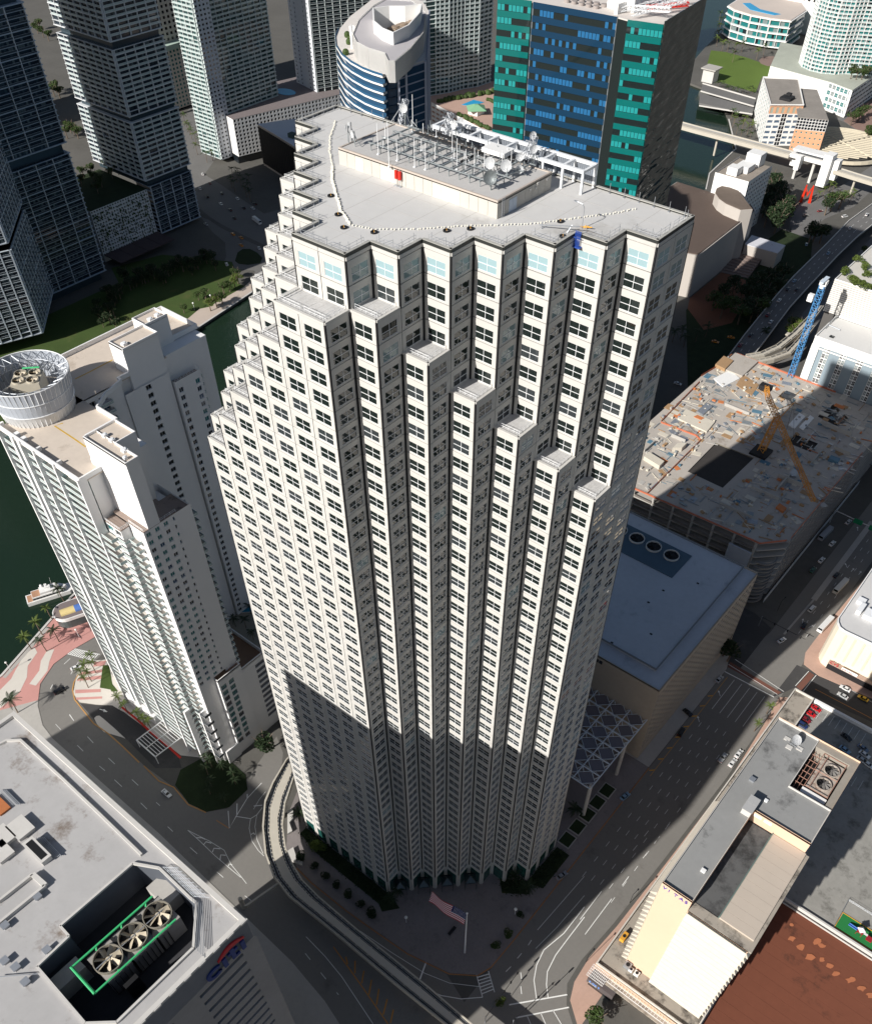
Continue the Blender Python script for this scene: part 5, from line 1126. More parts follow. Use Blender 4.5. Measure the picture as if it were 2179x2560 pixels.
part('fence', steel, pg, lambda q: [rail(q, a, b_, 1.3, 8, 3, 0.03) for a, b_ in (((141.6,79.4,8),(141.6,92,8)), ((141.6,92,8),(165,92,8)))])

# ---------------------------------------------------------------- garage block behind the tower with three round vents
gar = thing('annex_block', 'big blue-grey flat-roofed annex with three round roof fans and a tan waffle wall', 'office building', (8, 140, 0))
tan = mat('tan_precast', (0.40, 0.345, 0.285), 0.85, 0.10, 0.6); annexroof = roofmat('annex_roof', (0.46, 0.48, 0.52), (0.34, 0.36, 0.40), 0.58, 0.10)
part('core', tan, gar, lambda q: q.box(-36, 102.6, 0, 51.0, 181.8, 43))
fc = Facade(gar, tan)
fc.grid((51.6, 102), (0, 1), 80, 6, 42, 26, 12, (0.2, 0.8, 0.25, 0.75), 0.45, [black], (1, 1), frame=0)
fc.wall.face([(51.6,102,42),(51.6,182,42),(51.6,182,45),(51.6,102,45)]); fc.wall.face([(51.6,102,0),(51.6,182,0),(51.6,182,6),(51.6,102,6)])
fc.wall.face([(-36,102,0),(51.6,102,0),(51.6,102,45),(-36,102,45)]); fc.wall.face([(51.6,182,0),(-36,182,0),(-36,182,45),(51.6,182,45)]); fc.wall.face([(-36,182,0),(-36,102,0),(-36,102,45),(-36,182,45)])
fc.flush()
part('roof_ledge', annexroof, gar, lambda q: q.box(-35.8, 102.2, 44.2, 51.4, 181.6, 44.5)); part('roof', annexroof, gar, lambda q: q.box(-34, 109.5, 44.5, 45.6, 180.5, 45.6))
parapet(gar, rect(-34.2, 109.3, 45.8, 180.7), 45.6, 0.5, 0.4, mat('annex_parapet', (0.20, 0.21, 0.22), 0.8, 0.1)); parapet(gar, rect(-36, 102, 51.6, 182), 44.5, 0.6, 0.35, tan)
part('fan_bed', mat('dark_blue_roof', (0.075, 0.12, 0.16), 0.8, 0.10, 0.4), gar, lambda q: q.box(-20, 156.0, 45.6, 25.8, 172.6, 46.0))
for x in (-6.0, 2.5, 10.7, 19.2):
    part('vent_ring', lightconc, gar, lambda q: q.ring(x, 166.9, 46.0, 46.8, 3.35, 3.05, 28)); part('vent_well', black, gar, lambda q: q.cyl(x, 166.9, 46.02, 46.1, 3.05, 28))
    q = MB(); fan_blades(q, x, 166.9, 46.4, 3.0, 6, 0.3, x, 0.2); q.build('vent_fan', dark, gar)
for i in range(9): boxpart('clerestory_window', pane_dark, gar, 16+i*1.6, 108.9-0.0, 42.2, 17.3+i*1.6, 109.28, 44.0) if False else None
q = MB()
for i in range(8): q.box(14+i*1.7, 101.9, 41.5, 15.4+i*1.7, 101.99, 43.2)
stuff(q.build('strip_window', pane_dark, gar))
for p in ((26.7,147.5,46.00), (25.5,137.9,46.00), (35.5,160.0,46.00), (35.0,123.8,46.00), (25.7,110.4,46.00)): part('roof_drain', dark, gar, lambda q: q.box(p[0]-0.5, p[1]-0.35, 45.6, p[0]+0.5, p[1]+0.35, 45.75))
# space-frame canopy between tower and annex
can = thing('space_frame_canopy', 'blue-white space-frame canopy of diagonal struts between the tower and the annex', 'canopy', (33, 88, 0))
CB, CTp = 22.0, 26.0
barm = mat('canopy_strut', (0.66, 0.71, 0.76), 0.5, 0.06, 1.0); nodem = mat('canopy_node', (0.50, 0.58, 0.66), 0.4, 0.05)
x0c, x1c, y0c, y1c = -2.0, 50.5, 62.0, 116.0; NX, NY = 7, 8; sx, sy = (x1c-x0c)/NX, (y1c-y0c)/NY
cnt = 0
top = lambda i, j: Vector((x0c+i*sx, y0c+j*sy, CTp)); bot = lambda i, j: Vector((x0c+(i+0.5)*sx, y0c+(j+0.5)*sy, CB))
big = MB()
for i in range(NX+1):
    for j in range(NY+1):
        for d in ((1, 0), (0, 1)):
            if i+d[0] <= NX and j+d[1] <= NY: big.tube(top(i, j), top(i+d[0], j+d[1]), 0.22, 5)
stuff(big.build('top_chord', barm, can)); 
for i in range(NX):
    for j in range(NY):
        q = MB(); b_ = bot(i, j)
        for di, dj in ((0,0),(1,0),(0,1),(1,1)): q.tube(b_, top(i+di, j+dj), 0.19, 5)
        m = [(top(i, j)+top(i+1, j))/2, (top(i+1, j)+top(i+1, j+1))/2, (top(i, j+1)+top(i+1, j+1))/2, (top(i, j)+top(i, j+1))/2]
        for k in range(4): q.tube(m[k], m[(k+1) % 4], 0.11, 4); q.tube(m[k], b_+Vector((0,0,1.6)), 0.09, 4)
        if i < NX-1: q.tube(b_, bot(i+1, j), 0.16, 5)
        if j < NY-1: q.tube(b_, bot(i, j+1), 0.16, 5)
        q.sphere(b_.x, b_.y, b_.z, 0.4, 6, 4)
        q.build('frame_bay', barm, can)
        q = MB(); q.face([tuple(m[k]-Vector((0,0,0.35))) for k in range(4)]); q.build('glazing_panel', glass('canopy_glass', (0.17, 0.15, 0.16), 0.15, 1.5, 0.5), can)
for x, y in ((49, 66), (49, 112), (0, 66), (24, 64), (49, 90)): part('column', lightconc, can, lambda q: q.cyl(x, y, 0.1, CB, 0.7, 12))
# sunken planting squares beside the canopy
for i, (x, y) in enumerate(((50.2,60),(50.2,67),(50.2,74),(50.2,81),(50.2,53))):
    q = MB(); q.box(x-2.6, y-3, 0.13, x+2.6, y+3, 0.42); q.cur = 1; q.box(x-2.2, y-2.6, 0.40, x+2.2, y+2.6, 0.46)
    tag(q.build('planter', [concrete, darkgrass], None), ('fourth square planting bed from the tower front corner', 'third square planting bed, in the middle of the row', 'second square planting bed in the row beside the tower', 'square planting bed nearest the annex', 'square planting bed nearest the front corner of the tower')[i], 'planter', 'planting squares beside the tower')

# ---------------------------------------------------------------- building site on its parking podium
site = thing('construction_site', 'unfinished concrete parking podium covered with building materials and orange edge rails', 'building site', (5, 280, 0))
sdeck = roofmat('site_deck', (0.44, 0.40, 0.355), (0.25, 0.20, 0.15), 0.56, 0.09); DZ = 33.0
spoly = [(-45,209),(41,212.5),(50.2,222),(50.6,349),(-40,350),(-45,317)]
holed('deck', spoly, [[(-10.0,268),(10.5,269),(9.5,238),(-9.5,238.5)], [(18,300),(30,300),(30,291),(18,291)], [(22,338),(34,330),(32,320),(20,322)]], DZ, sdeck, site)
part('pit_floor', mat('muddy_water', (0.060, 0.048, 0.024), 0.12, 0.2, 0.3, spec=0.5), site, lambda q: (q.box(-12, 236, DZ-6, 12, 270, DZ-4.0)))
part('pit_wall', mat('pit_concrete', (0.20, 0.175, 0.14), 0.9, 0.15), site, lambda q: [q.face(f) for f in ([(-10,268,DZ-4),(10.5,269,DZ-4),(10.5,269,DZ),(-10,268,DZ)][::-1], [(10.5,269,DZ-4),(9.5,238,DZ-4),(9.5,238,DZ),(10.5,269,DZ)], [(9.5,238,DZ-4),(-9.5,238.5,DZ-4),(-9.5,238.5,DZ),(9.5,238,DZ)], [(-9.5,238.5,DZ-4),(-10,268,DZ-4),(-10,268,DZ),(-9.5,238.5,DZ)])])
shade_f = mat('site_interior_shade', (0.05, 0.045, 0.042), 0.95, 0.2)  # near-black colour stands in for the shade deep between the open floors
for k in range(8):
    z = DZ-4.1*(k+1); part('floor_slab', concrete, site, lambda q: q.prism(spoly, z, z+0.5))
part('interior_shade_block', shade_f, site, lambda q: q.prism([(-44,218),(38,221),(44,228),(44,305),(15,343),(-38,344),(-43,317)], 0, DZ-0.6))  # solid block added as painted darkness behind the slab edges
for k in range(9):
    x = -43+k*10.3; boxpart('column', concrete, site, x-0.5, 209.6+0.035*(x+45), 0, x+0.5, 210.8+0.035*(x+45), DZ-0.3)
for k in range(12): boxpart('column', concrete, site, 48.6, 226+k*7.2, 0, 49.8, 227.0+k*7.2, DZ-0.3)
for k in range(8):
    for i in range(8): boxpart('facade_beam', mat('raw_beam', (0.17, 0.15, 0.135), 0.9, 0.15), site, -42.4+i*10.3, 209.3+0.036*(2.6+i*10.3), DZ-4.1*(k+1)+0.5, -33.2+i*10.3, 209.6+0.036*(2.6+i*10.3), DZ-4.1*(k+1)+1.6)
def rails_or(pts): 
    for a, b_ in zip(pts, pts[1:]):
        q = MB(); L = (Vector(b_)-Vector(a)).length; rail(q, (*a, DZ), (*b_, DZ), 1.1, max(2, int(L/2.5)), 2, 0.06)
        d = (Vector(b_)-Vector(a)).to_2d(); q.obox((a[0], a[1], DZ+0.05), (d.x, d.y, 0), (-d.y/d.length*0.08, d.x/d.length*0.08, 0), (0, 0, 0.75)); q.build('edge_rail', mat('safety_orange', (0.50, 0.15, 0.075), 0.7, 0.15, 1.0), site)
rails_or([(-45,209.3),(41,212.8),(49.3,222.2)]); rails_or([(-40,349.5),(18.3,348.6)]); rails_or([(-44.8,317),(-39.8,349.6)]); rails_or([(50.2,225),(50.3,306)])
rails_or([(-39.8,265.1,33.00)[:2],(-20.5,266.4,33.00)[:2],(-16.7,264.4,33.00)[:2],(-15.9,210.8,33.00)[:2]]); rails_or([(-42.8,312.3,33.00)[:2],(-40.3,266.0,33.00)[:2]])
# the two curved corners and hoarding at the street
boxpart('hoarding_panel', mat('grey_sheet', (0.40, 0.43, 0.48), 0.6, 0.05), site, 29.0, 208.4, 0, 40.0, 208.9, DZ-3)
part('scaffold', mat('scaffold_tube', (0.25, 0.22, 0.20), 0.7, 0.2), site, lambda q: [q.tube((50.9, 224+i*3.4, 0), (50.9, 224+i*3.4, DZ-1), 0.07, 4) for i in range(25)]+[q.tube((50.9, 224, 2+k*2.2), (50.9, 306, 2+k*2.2), 0.06, 4) for k in range(14)])
for k in range(11): part('curved_gallery', mat('gallery_metal', (0.20, 0.19, 0.18), 0.8, 0.1), site, lambda q: q.ring(44.0, 214.0, 3+k*2.4, 3.6+k*2.4, 6.4, 5.6, 16, -1.7, 0.4))
boxpart('hoarding_fence', mat('pale_hoarding', (0.50, 0.52, 0.54), 0.7, 0.06), site, 51.4, 216, 0, 51.7, 330, 2.6)
boxpart('raised_slab', sdeck, site, -41, 330, DZ, -27, 349, DZ+1.2); boxpart('raised_slab', sdeck, site, (-21.1,225.0,33.00)[0]-3, 214, DZ, (-21.1,225.0,33.00)[0]+6, 232, DZ+0.6) if False else None
# crane
crane = thing('crawler_crane', 'orange lattice boom crane standing on the building site deck', 'crane', (11.2, 274.5, DZ))
def lattice(q, a, b_, w, n, r, taper=1.0):
    a, b_ = Vector(a), Vector(b_); d = (b_-a).normalized(); s1 = d.cross(Vector((0, 0, 1)) if abs(d.z) < 0.9 else Vector((0, 1, 0))).normalized(); s2 = d.cross(s1)
    def cnr(t, k): ww = w*(1-(1-taper)*t)/2; return a.lerp(b_, t)+s1*ww*(1 if k in (0, 1) else -1)+s2*ww*(1 if k in (0, 3) else -1)
    for k in range(4):
        q.tube(cnr(0, k), cnr(1, k), r, 5)
        for i in range(n):
            t0, t1 = i/n, (i+1)/n; q.tube(cnr(t0, k), cnr(t1, (k+1) % 4), r*0.6, 4); q.tube(cnr(t1, k), cnr(t1, (k+1) % 4), r*0.6, 4)
cro = mat('crane_orange', (0.62, 0.27, 0.045), 0.5, 0.08, 1.0)
part('mast', cro, crane, lambda q: lattice(q, (11.2,274.5,DZ+1.2), (12.4,277.5,DZ+17.5), 3.0, 9, 0.20))
part('jib', cro, crane, lambda q: lattice(q, (0.8,291.5,DZ+19), (51.0,233.6,DZ+17.0), 2.0, 34, 0.16, 0.75)); part('counter_jib', cro, crane, lambda q: lattice(q, (0.8,291.5,DZ+19), (-4.2,301.2,DZ+17.4), 1.8, 5, 0.16))
part('counterweight', dark, crane, lambda q: (q.box(-7.5, 299.5, DZ+16, -1.5, 303.2, DZ+18.4), q.box(-6.8, 301, DZ+14.8, -4, 303, DZ+16))); part('a_frame', cro, crane, lambda q: (q.tube((12.4,277.5,DZ+17), (16,283,DZ+26), 0.2, 5), q.tube((9,283,DZ+19), (16,283,DZ+26), 0.2, 5)))
part('stay', dark, crane, lambda q: (q.tube((16,283,DZ+26), (30,258,DZ+18.3), 0.06, 4), q.tube((16,283,DZ+26), (-3,300,DZ+18), 0.06, 4), q.tube((16,283,DZ+26), (17,286,DZ+1), 0.06, 4))); part('base', dark, crane, lambda q: (q.box(7, 270, DZ+0.05, 15.5, 279, DZ+1.2)))
blue = thing('climbing_crane', 'blue lattice tower crane mast rising beside the white slatted building', 'crane', (-7, 348.8, 0))
part('mast', mat('crane_blue', (0.08, 0.26, 0.52), 0.5, 0.08), blue, lambda q: lattice(q, (-7.0,348.0,DZ), (-7.0,348.0,84), 2.6, 22, 0.2)); part('cab', white, blue, lambda q: (q.box(-8.6, 346.6, 84, -5.2, 349.6, 86.2)))
part('hoist_cage', white, blue, lambda q: q.box(-13.5, 352, 72, -10.8, 354.5, 75.5)); part('slewing_ring', mat('crane_pale', (0.55, 0.62, 0.70), 0.5, 0.05), blue, lambda q: (q.cyl(-7, 348, 82.6, 84, 1.7, 12), q.box(-8, 344, 86.2, -6, 352, 86.8)))

# ---------------------------------------------------------------- white building with slatted garage, right edge
wb = thing('slatted_hotel', 'white hotel block with slatted garage storeys and blue-grey panels at the right edge', 'hotel', (35, 400, 0))
bluegrey = mat('blue_grey_panel', (0.26, 0.32, 0.36), 0.7, 0.06, 0.4)
fc = Facade(wb, white)
part('core', bluegrey, wb, lambda q: q.box(-1.5, 351, 0, 95, 376.5, 53.5))
part('roof', mat('hotel_roof', (0.64, 0.63, 0.61), 0.9, 0.05), wb, lambda q: q.box(-2.2, 350.4, 56.4, 95, 377, 56.8)); parapet(wb, rect(-2.5, 350.2, 95, 378), 56.8, 0.9, 0.4, white)
fc.wall.box(-2.4, 350.2, 53.0, 95, 377, 56.4); fc.wall.box(-2.6, 350.1, 30, 1.5, 377, 53.0)
for k in range(7):
    x = 4.0+k*9.0; fc.grid((x, 350.6), (1, 0), 3.4, 30, 52.8, 2, 8, (0.06, 0.94, 0.06, 0.94), 0.25, [pane_pale, pane_dark], (2, 2), lambda i, j: rnd.choice((0, 1)), frame=0.1)
fc.flush()
for k in range(8): boxpart('facade_panel', bluegrey, wb, 7.5+k*9.0, 350.6, 30, 12.9+k*9.0, 351.2, 52.6)
part('pergola_beam', white, wb, lambda q: (q.box(1.5, 349.4, 51.8, 95, 350.3, 52.2), [q.box(1.5+k*1.5, 348.9, 52.2, 1.7+k*1.5, 350.3, 52.4) for k in range(60)]))
part('garage_core', mat('garage_inside', (0.10, 0.095, 0.09), 0.9, 0.1), wb, lambda q: q.box(-9.5, 378.4, 0, 100, 460, 73.5))
for k in range(16): boxpart('slat', mat('pale_slat', (0.70, 0.68, 0.64), 0.7, 0.06), wb, -10, 377.6, 57.6+k*1.03, 100, 378.4, 58.25+k*1.03)
part('garden_roof', mat('garden_deck', (0.60, 0.57, 0.52), 0.9, 0.08), wb, lambda q: q.box(-10, 377.6, 73.9, 100, 460, 74.4)); parapet(wb, rect(-10, 377.6, 100, 460), 74.4, 0.7, 0.4, white)
part('roof_duct', steel, wb, lambda q: (q.tube(((-1.6,365.5,57.00)[0],(-1.6,365.5,57.00)[1],57.3), ((5.2,364.6,57.00)[0],(5.2,364.6,57.00)[1],57.3), 0.35, 8), q.tube(((-1.6,361.2,57.00)[0],(-1.6,361.2,57.00)[1],57.3), ((-2.0,370.8,57.00)[0],(-2.0,370.8,57.00)[1],58.5), 0.2, 6))); boxpart('skylight', pane_dark, wb, (4.4,355.9,57.00)[0]-1.2, (4.4,355.9,57.00)[1]-1, 56.85, (4.4,355.9,57.00)[0]+1.2, (4.4,355.9,57.00)[1]+1, 57.2)

# ---------------------------------------------------------------- cream corner building with the pharmacy
cv = thing('corner_building', 'cream five-storey corner building with rounded corner and red shop lettering', 'shop', (100, 215, 0))
creamw = mat('cream_stucco', (0.76, 0.68, 0.55), 0.85, 0.04, 0.4)
cpoly = [(90.5,197),(150,198.6),(150,262),(84.5,260)]+[(85.3+0.0*k,206-k*1.2) for k in range(4)]+[(86.2,200),(88,197.8)]
part('wall', creamw, cv, lambda q: q.prism(cpoly, 0, 22.6)); part('roof', mat('cream_roof', (0.58, 0.57, 0.56), 0.9, 0.06, 0.4, stain=(0.30, 0.28, 0.26), stain_amt=0.62, stain_scale=0.1), cv, lambda q: q.prism(cpoly, 22.6, 22.9)); parapet(cv, cpoly, 22.9, 1.0, 0.4, white)
fc = Facade(cv, creamw, 'front')
fc.grid((90.6, 196.9), (1, 0.027), 59, 7.4, 22.4, 22, 4, (0.28, 0.72, 0.30, 0.72), 0.25, [pane_dark, mat('window_blind', (0.58, 0.55, 0.48), 0.8, 0.05)], (2, 2), lambda i, j: 0 if rnd.random() < 0.35 else 1, frame=0.09)
fc.wall.face([(90.6,196.9,0.1),(149.6,198.5,0.1),(149.6,198.5,7.4),(90.6,196.9,7.4)])
fc.flush()
for k in range(15): boxpart('pilaster', mat('peach_pilaster', (0.66, 0.56, 0.44), 0.85, 0.05), cv, 91.6+k*4.0, 196.65+k*0.108, 7.6, 92.5+k*4.0, 196.95+k*0.108, 22)
boxpart('shop_canopy', mat('shop_canopy', (0.42, 0.30, 0.24), 0.8, 0.1), cv, 91, 194.6, 5.0, 140, 196.8, 5.5); boxpart('shop_glass', pane_dark, cv, 91, 196.3, 0.2, 140, 196.75, 4.9)
text_on(cv, 'CVS', 2.2, (91.6, 194.5, 5.6), (1, 0, 0), (0, 0, 1), signred, 'letter', 0.15); boxpart('sign_board', white, cv, 97, 194.3, 5.6, 104, 194.5, 7.0); text_on(cv, 'pharmacy', 1.2, (97.3, 194.25, 5.9), (1, 0, 0), (0, 0, 1), signred, 'small_lettering', 0.06)
for p, w, d, h in (((89.2,218.2,23.00), 3.2, 3.2, 1.6), ((95.5,212.3,23.00), 5.0, 5.0, 2.2), ((90.8,213.3,23.00), 2.0, 6, 2.2)): hatch('roof_unit', p, w, d, h, whitesteel, cv)

# ---------------------------------------------------------------- teal and blue glass tower behind the roof
tl = thing('teal_tower', 'teal and blue banded glass tower with a dark rippled side wall', 'skyscraper', (-100, 270, 0))
TZ = 198.0
tp = [(-141.8,246.8),(-127.7,250.4),(-126.3,249.6),(-89.7,253.3),(-84.6,252.6),(-70.9,255.6),(-75.5,296.5),(-145,290)]
g_te = glass('teal_spandrel', (0.004, 0.125, 0.115), 0.05, 1.6, 0.5); g_bl = glass('blue_spandrel', (0.006, 0.034, 0.075), 0.05, 1.6, 0.5)
g_tl = glass('teal_pane', (0.02, 0.26, 0.26), 0.05, 1.5, 0.5); g_bp = glass('blue_pane', (0.02, 0.12, 0.27), 0.05, 1.5, 0.5)
wave, nt, b = newmat('rippled_glass'); MAT['rippled_glass'] = wave
b.inputs['Base Color'].default_value = (0.004, 0.022, 0.024, 1); b.inputs['Roughness'].default_value = 0.03; b.inputs['IOR'].default_value = 2.0
mp = nt.nodes.new('ShaderNodeMapping'); nt.links.new(coords(nt), mp.inputs[0]); mp.inputs['Scale'].default_value = (0.10, 0.10, 0.42)
bump(nt, b, noise(nt, mp.outputs[0], 1.0, 1, 0.4), 0.55, 1.4)
part('wall', gl_dark, tl, lambda q: q.prism(tp, 0, TZ-0.6)); part('roof', mat('pale_roof', (0.62, 0.57, 0.53), 0.9, 0.06, 0.3), tl, lambda q: q.prism([lerp(p, (-105, 272), 0.012) for p in tp], TZ-0.6, TZ-0.2))
nfl = 46; fh_ = TZ/nfl; panes = []; cache = {}
for fi, (sp, pn) in ((0, (g_te, g_tl)), (2, (g_bl, g_bp)), (4, (g_te, g_tl))):
    p, u, L = seg(tp[fi], tp[fi+1]); nx, ny = u[1], -u[0]; npn = round(L/1.62)
    for k in range(nfl):
        z = TZ-(k+1)*fh_
        if z < 90: continue
        q = MB(); top_ = 0.1 if k else 0.0
        q.obox((p[0], p[1], z+fh_*0.52), (u[0]*L, u[1]*L, 0), (nx*0.3, ny*0.3, 0), (0, 0, fh_*(0.48 if k else 0.48))); q.build('spandrel_band', sp, tl)
        for i in range(npn):
            if rnd.random() < 0.45+0.45*math.sin(k*2.3+i*0.3): panes.append((p[0]+u[0]*(i+0.5)*L/npn+nx*0.08, p[1]+u[1]*(i+0.5)*L/npn+ny*0.08, z+fh_*0.26, math.atan2(u[1], u[0]), pn, L/npn))
panes.sort(key=lambda w: -w[2]); rest = {}
for i, w in enumerate(panes):
    if i < 300:
        if w[4].name not in cache: q = MB(); q.box(-0.68, -0.04, -1.0, 0.68, 0.04, 1.0); cache[w[4].name] = q.mesh('pane', w[4])
        place('pane', cache[w[4].name], tl, w[:3], (0, 0, w[3]))
    else:
        c, s_ = math.cos(w[3]), math.sin(w[3]); rest.setdefault(w[4].name, MB()).face([(w[0]-c*0.68, w[1]-s_*0.68, w[2]-1), (w[0]+c*0.68, w[1]+s_*0.68, w[2]-1), (w[0]+c*0.68, w[1]+s_*0.68, w[2]+1), (w[0]-c*0.68, w[1]-s_*0.68, w[2]+1)])
for n_, q in rest.items(): stuff(q.build('lower_pane', MAT[n_], tl))
part('rippled_wall', wave, tl, lambda q: (q.obox((tp[5][0]+0.05, tp[5][1], 0), (tp[6][0]-tp[5][0], tp[6][1]-tp[5][1], 0), (0.35, 0.04, 0), (0, 0, TZ+1))))
for fi in (1, 3): part('corner_strip', mat('steel_edge', (0.20, 0.22, 0.24), 0.4, 0.1), tl, lambda q: q.cyl(tp[fi+1 if fi == 1 else 3][0], tp[fi+1 if fi == 1 else 3][1], 0, TZ, 0.25, 6))
part('roof_truss', whitesteel, tl, lambda q: [lattice(q, a, b_, 1.3, 9, 0.14) for a, b_ in (((-84,254,TZ+1.5),(-74,276,TZ+3.5)), ((-88,262,TZ+1.5),(-72.5,262,TZ+3.0)), ((-92,258,TZ+1),(-74,290,TZ+3)))]); part('red_truss', red, tl, lambda q: lattice(q, (-86,268,TZ+0.8), (-75,281,TZ+1.2), 1.2, 8, 0.14))
part('roof_wall', white, tl, lambda q: (q.box(-100, 262, TZ-0.2, -88, 276, TZ+6), q.box(-93, 256, TZ-0.2, -91.5, 262, TZ+3)))
for i in range(5): part('roof_fan', mat('roof_fan', (0.34, 0.30, 0.28), 0.7, 0.1), tl, lambda q: (q.cyl(-116+i*3.4, 258, TZ-0.2, TZ+0.8, 1.2, 12), q.cyl(-115+i*3.4, 262, TZ-0.2, TZ+0.8, 1.2, 12)))

# ---------------------------------------------------------------- curved white tower with blue bands
ep = thing('curved_tower', 'white curved tower with blue-edged balcony bands and an eye-shaped roof recess', 'apartment building', (-190, 250, 0))
A_ = lambda *pts: list(pts)
outl = [(-186.2,233.1,168.00)[:2],(-186.0,234.5,168.00)[:2],(-184.7,252.2,168.00)[:2],(-234.9,314.3,168.00)[:2],(-250.1,327.0,168.00)[:2],(-265.3,327.7,168.00)[:2],(-273.0,312.5,168.00)[:2],(-260.0,281.3,168.00)[:2],(-249.5,262.8,168.00)[:2],(-240.9,251.6,168.00)[:2],(-231.2,242.0,168.00)[:2],(-220.2,234.3,168.00)[:2],(-209.7,229.3,168.00)[:2],(-199.2,226.0,168.00)[:2],(-192.4,224.9,168.00)[:2],(-186.2,224.6,168.00)[:2],(-187.9,228.6,168.00)[:2]]
g_epic = glass('curved_glass', (0.05, 0.10, 0.16), 0.05, 1.55, 0.5)
part('wall', pane_blue, ep, lambda q: q.prism([lerp(p, (-190, 250), 0.06) for p in outl], 0, 168))
oc = [Vector(p) for p in outl]
def band_mesh(k0, k1, z0, z1, out, inn, nm, m, par):
    q = MB()
    for i in range(k0, k1):
        a, b_ = oc[i % len(oc)], oc[(i+1) % len(oc)]; c = Vector((-190, 250)); f = lambda p, o: (p.x+(p-c).normalized().x*o, p.y+(p-c).normalized().y*o)
        q.prism([f(a, out), f(b_, out), f(b_, inn), f(a, inn)], z0, z1)
    return q.build(nm, m, par)
for k in range(20):
    z = 167.6-k*3.25
    band_mesh(8, 15, z-0.75, z, 0.0, -3.0, 'balcony_band', white, ep); band_mesh(8, 15, z, z+0.9, 0.05, -0.12, 'balcony_rail', mat('blue_rail', (0.03, 0.10, 0.19), 0.2, 0.05), ep)
    band_mesh(1, 3, z-0.5, z, -0.2, -2.0, 'side_slab', mat('blue_white_slab', (0.42, 0.46, 0.56), 0.7, 0.05), ep); band_mesh(15, 17, z-0.4, z, 0.1, -1.0, 'corner_slab', mat('dark_slab', (0.06, 0.09, 0.13), 0.5, 0.05), ep)
for i, t in enumerate((0.0, 0.28, 0.98)):
    c = lerp(tuple(oc[1]), tuple(oc[2]), t); part('pier', mat('blue_white_slab', (0.5,)*3), ep, lambda q: q.cyl(c[0]+0.3, c[1]-0.3, 0, 168, 0.7, 4))
part('end_wall', mat('end_wall', (0.24, 0.27, 0.36), 0.8, 0.05), ep, lambda q: q.obox((*oc[2], 0), (*(oc[3]-oc[2]), 0), (0.5, 0.1, 0), (0, 0, 168.5)))
part('terrace', mat('terrace_white', (0.66, 0.62, 0.58), 0.9, 0.06), ep, lambda q: q.prism([lerp(p, (-190, 250), 0.02) for p in outl], 167.6, 168.1))
inner = [(-177.7,219.4,176.00)[:2],(-185.9,226.3,176.00)[:2],(-196.0,226.8,176.00)[:2],(-205.6,229.8,176.00)[:2],(-215.5,237.7,176.00)[:2],(-228.4,255.4,176.00)[:2],(-238.9,277.2,176.00)[:2],(-242.6,290.2,176.00)[:2],(-230.5,296.1,176.00)[:2],(-211.6,284.3,176.00)[:2],(-192.7,260.0,176.00)[:2],(-182.2,238.8,176.00)[:2],(-175.5,221.1,176.00)[:2]]
eye = [(-191.1,237.9,176.00)[:2],(-199.7,240.0,176.00)[:2],(-210.0,245.7,176.00)[:2],(-224.2,260.7,176.00)[:2],(-220.8,268.4,176.00)[:2],(-215.1,273.1,176.00)[:2],(-211.0,281.0,176.00)[:2],(-202.4,269.6,176.00)[:2],(-193.3,251.0,176.00)[:2]]
part('penthouse_wall', white, ep, lambda q: [q.face([(*inner[i], 167.8), (*inner[(i+1) % len(inner)], 167.8), (*inner[(i+1) % len(inner)], 176), (*inner[i], 176)]) or q.face([(*inner[i], 176), (*inner[(i+1) % len(inner)], 176), (*inner[(i+1) % len(inner)], 167.8), (*inner[i], 167.8)]) for i in range(len(inner))])
holed('penthouse_roof', inner, [eye], 175.4, mat('crescent_roof', (0.44, 0.42, 0.43), 0.9, 0.05), ep)
part('eye_floor', mat('eye_floor', (0.10, 0.085, 0.075), 0.9, 0.1), ep, lambda q: q.sheet(eye, 170.5)); parapet(ep, eye, 170.5, 9.5, 0.6, white, 'eye_wall')
for i in range(3): c = lerp((-212.5,263.1,172.00)[:2], (-212.8,275.4,172.00)[:2], i/2); part('roof_unit', mat('brown_unit', (0.26, 0.20, 0.15), 0.8, 0.1), ep, lambda q: (q.box(c[0]-2.6, c[1]-2.6, 170.6, c[0]+2.6, c[1]+2.6, 174), q.cyl(c[0], c[1], 174, 174.4, 1.7, 12)))
q = MB()
for i in range(9, 15):
    a, b_ = oc[i], oc[i+1]; c = Vector((-190, 250)); a2, b2 = a.lerp(c, 0.22), b_.lerp(c, 0.22)
    q.strip([tuple(a2), tuple(b2)], 0.5, 174.0, 0.5); q.strip([tuple(a.lerp(c, 0.27)), tuple(b_.lerp(c, 0.27))], 0.4, 174.0, 0.5)
    for t in range(5): q.strip([tuple(a2.lerp(b2, t/5)), tuple(a.lerp(c, 0.27).lerp(b_.lerp(c, 0.27), t/5))], 0.3, 174.1, 0.3)
    q.box(a2.x-0.6, a2.y-0.6, 168, a2.x+0.6, a2.y+0.6, 174)
q.build('pergola', white, ep)
part('roof_pool', glass('pool_blue', (0.02, 0.30, 0.52), 0.1, 1.33, 0.5), ep, lambda q: q.cyl((-189.7,230.7,169.00)[0], (-189.7,230.7,169.00)[1], 168.1, 169.2, 2.6, 16)); part('terrace_bush', foliage, ep, lambda q: [q.sphere(p[0], p[1], 169, 1.6, 7, 5) for p in ((-235.6,254.4,169.00),(-229.7,250.3,169.00),(-217.7,234.5,165.00),(-227.4,247.0,169.00))])

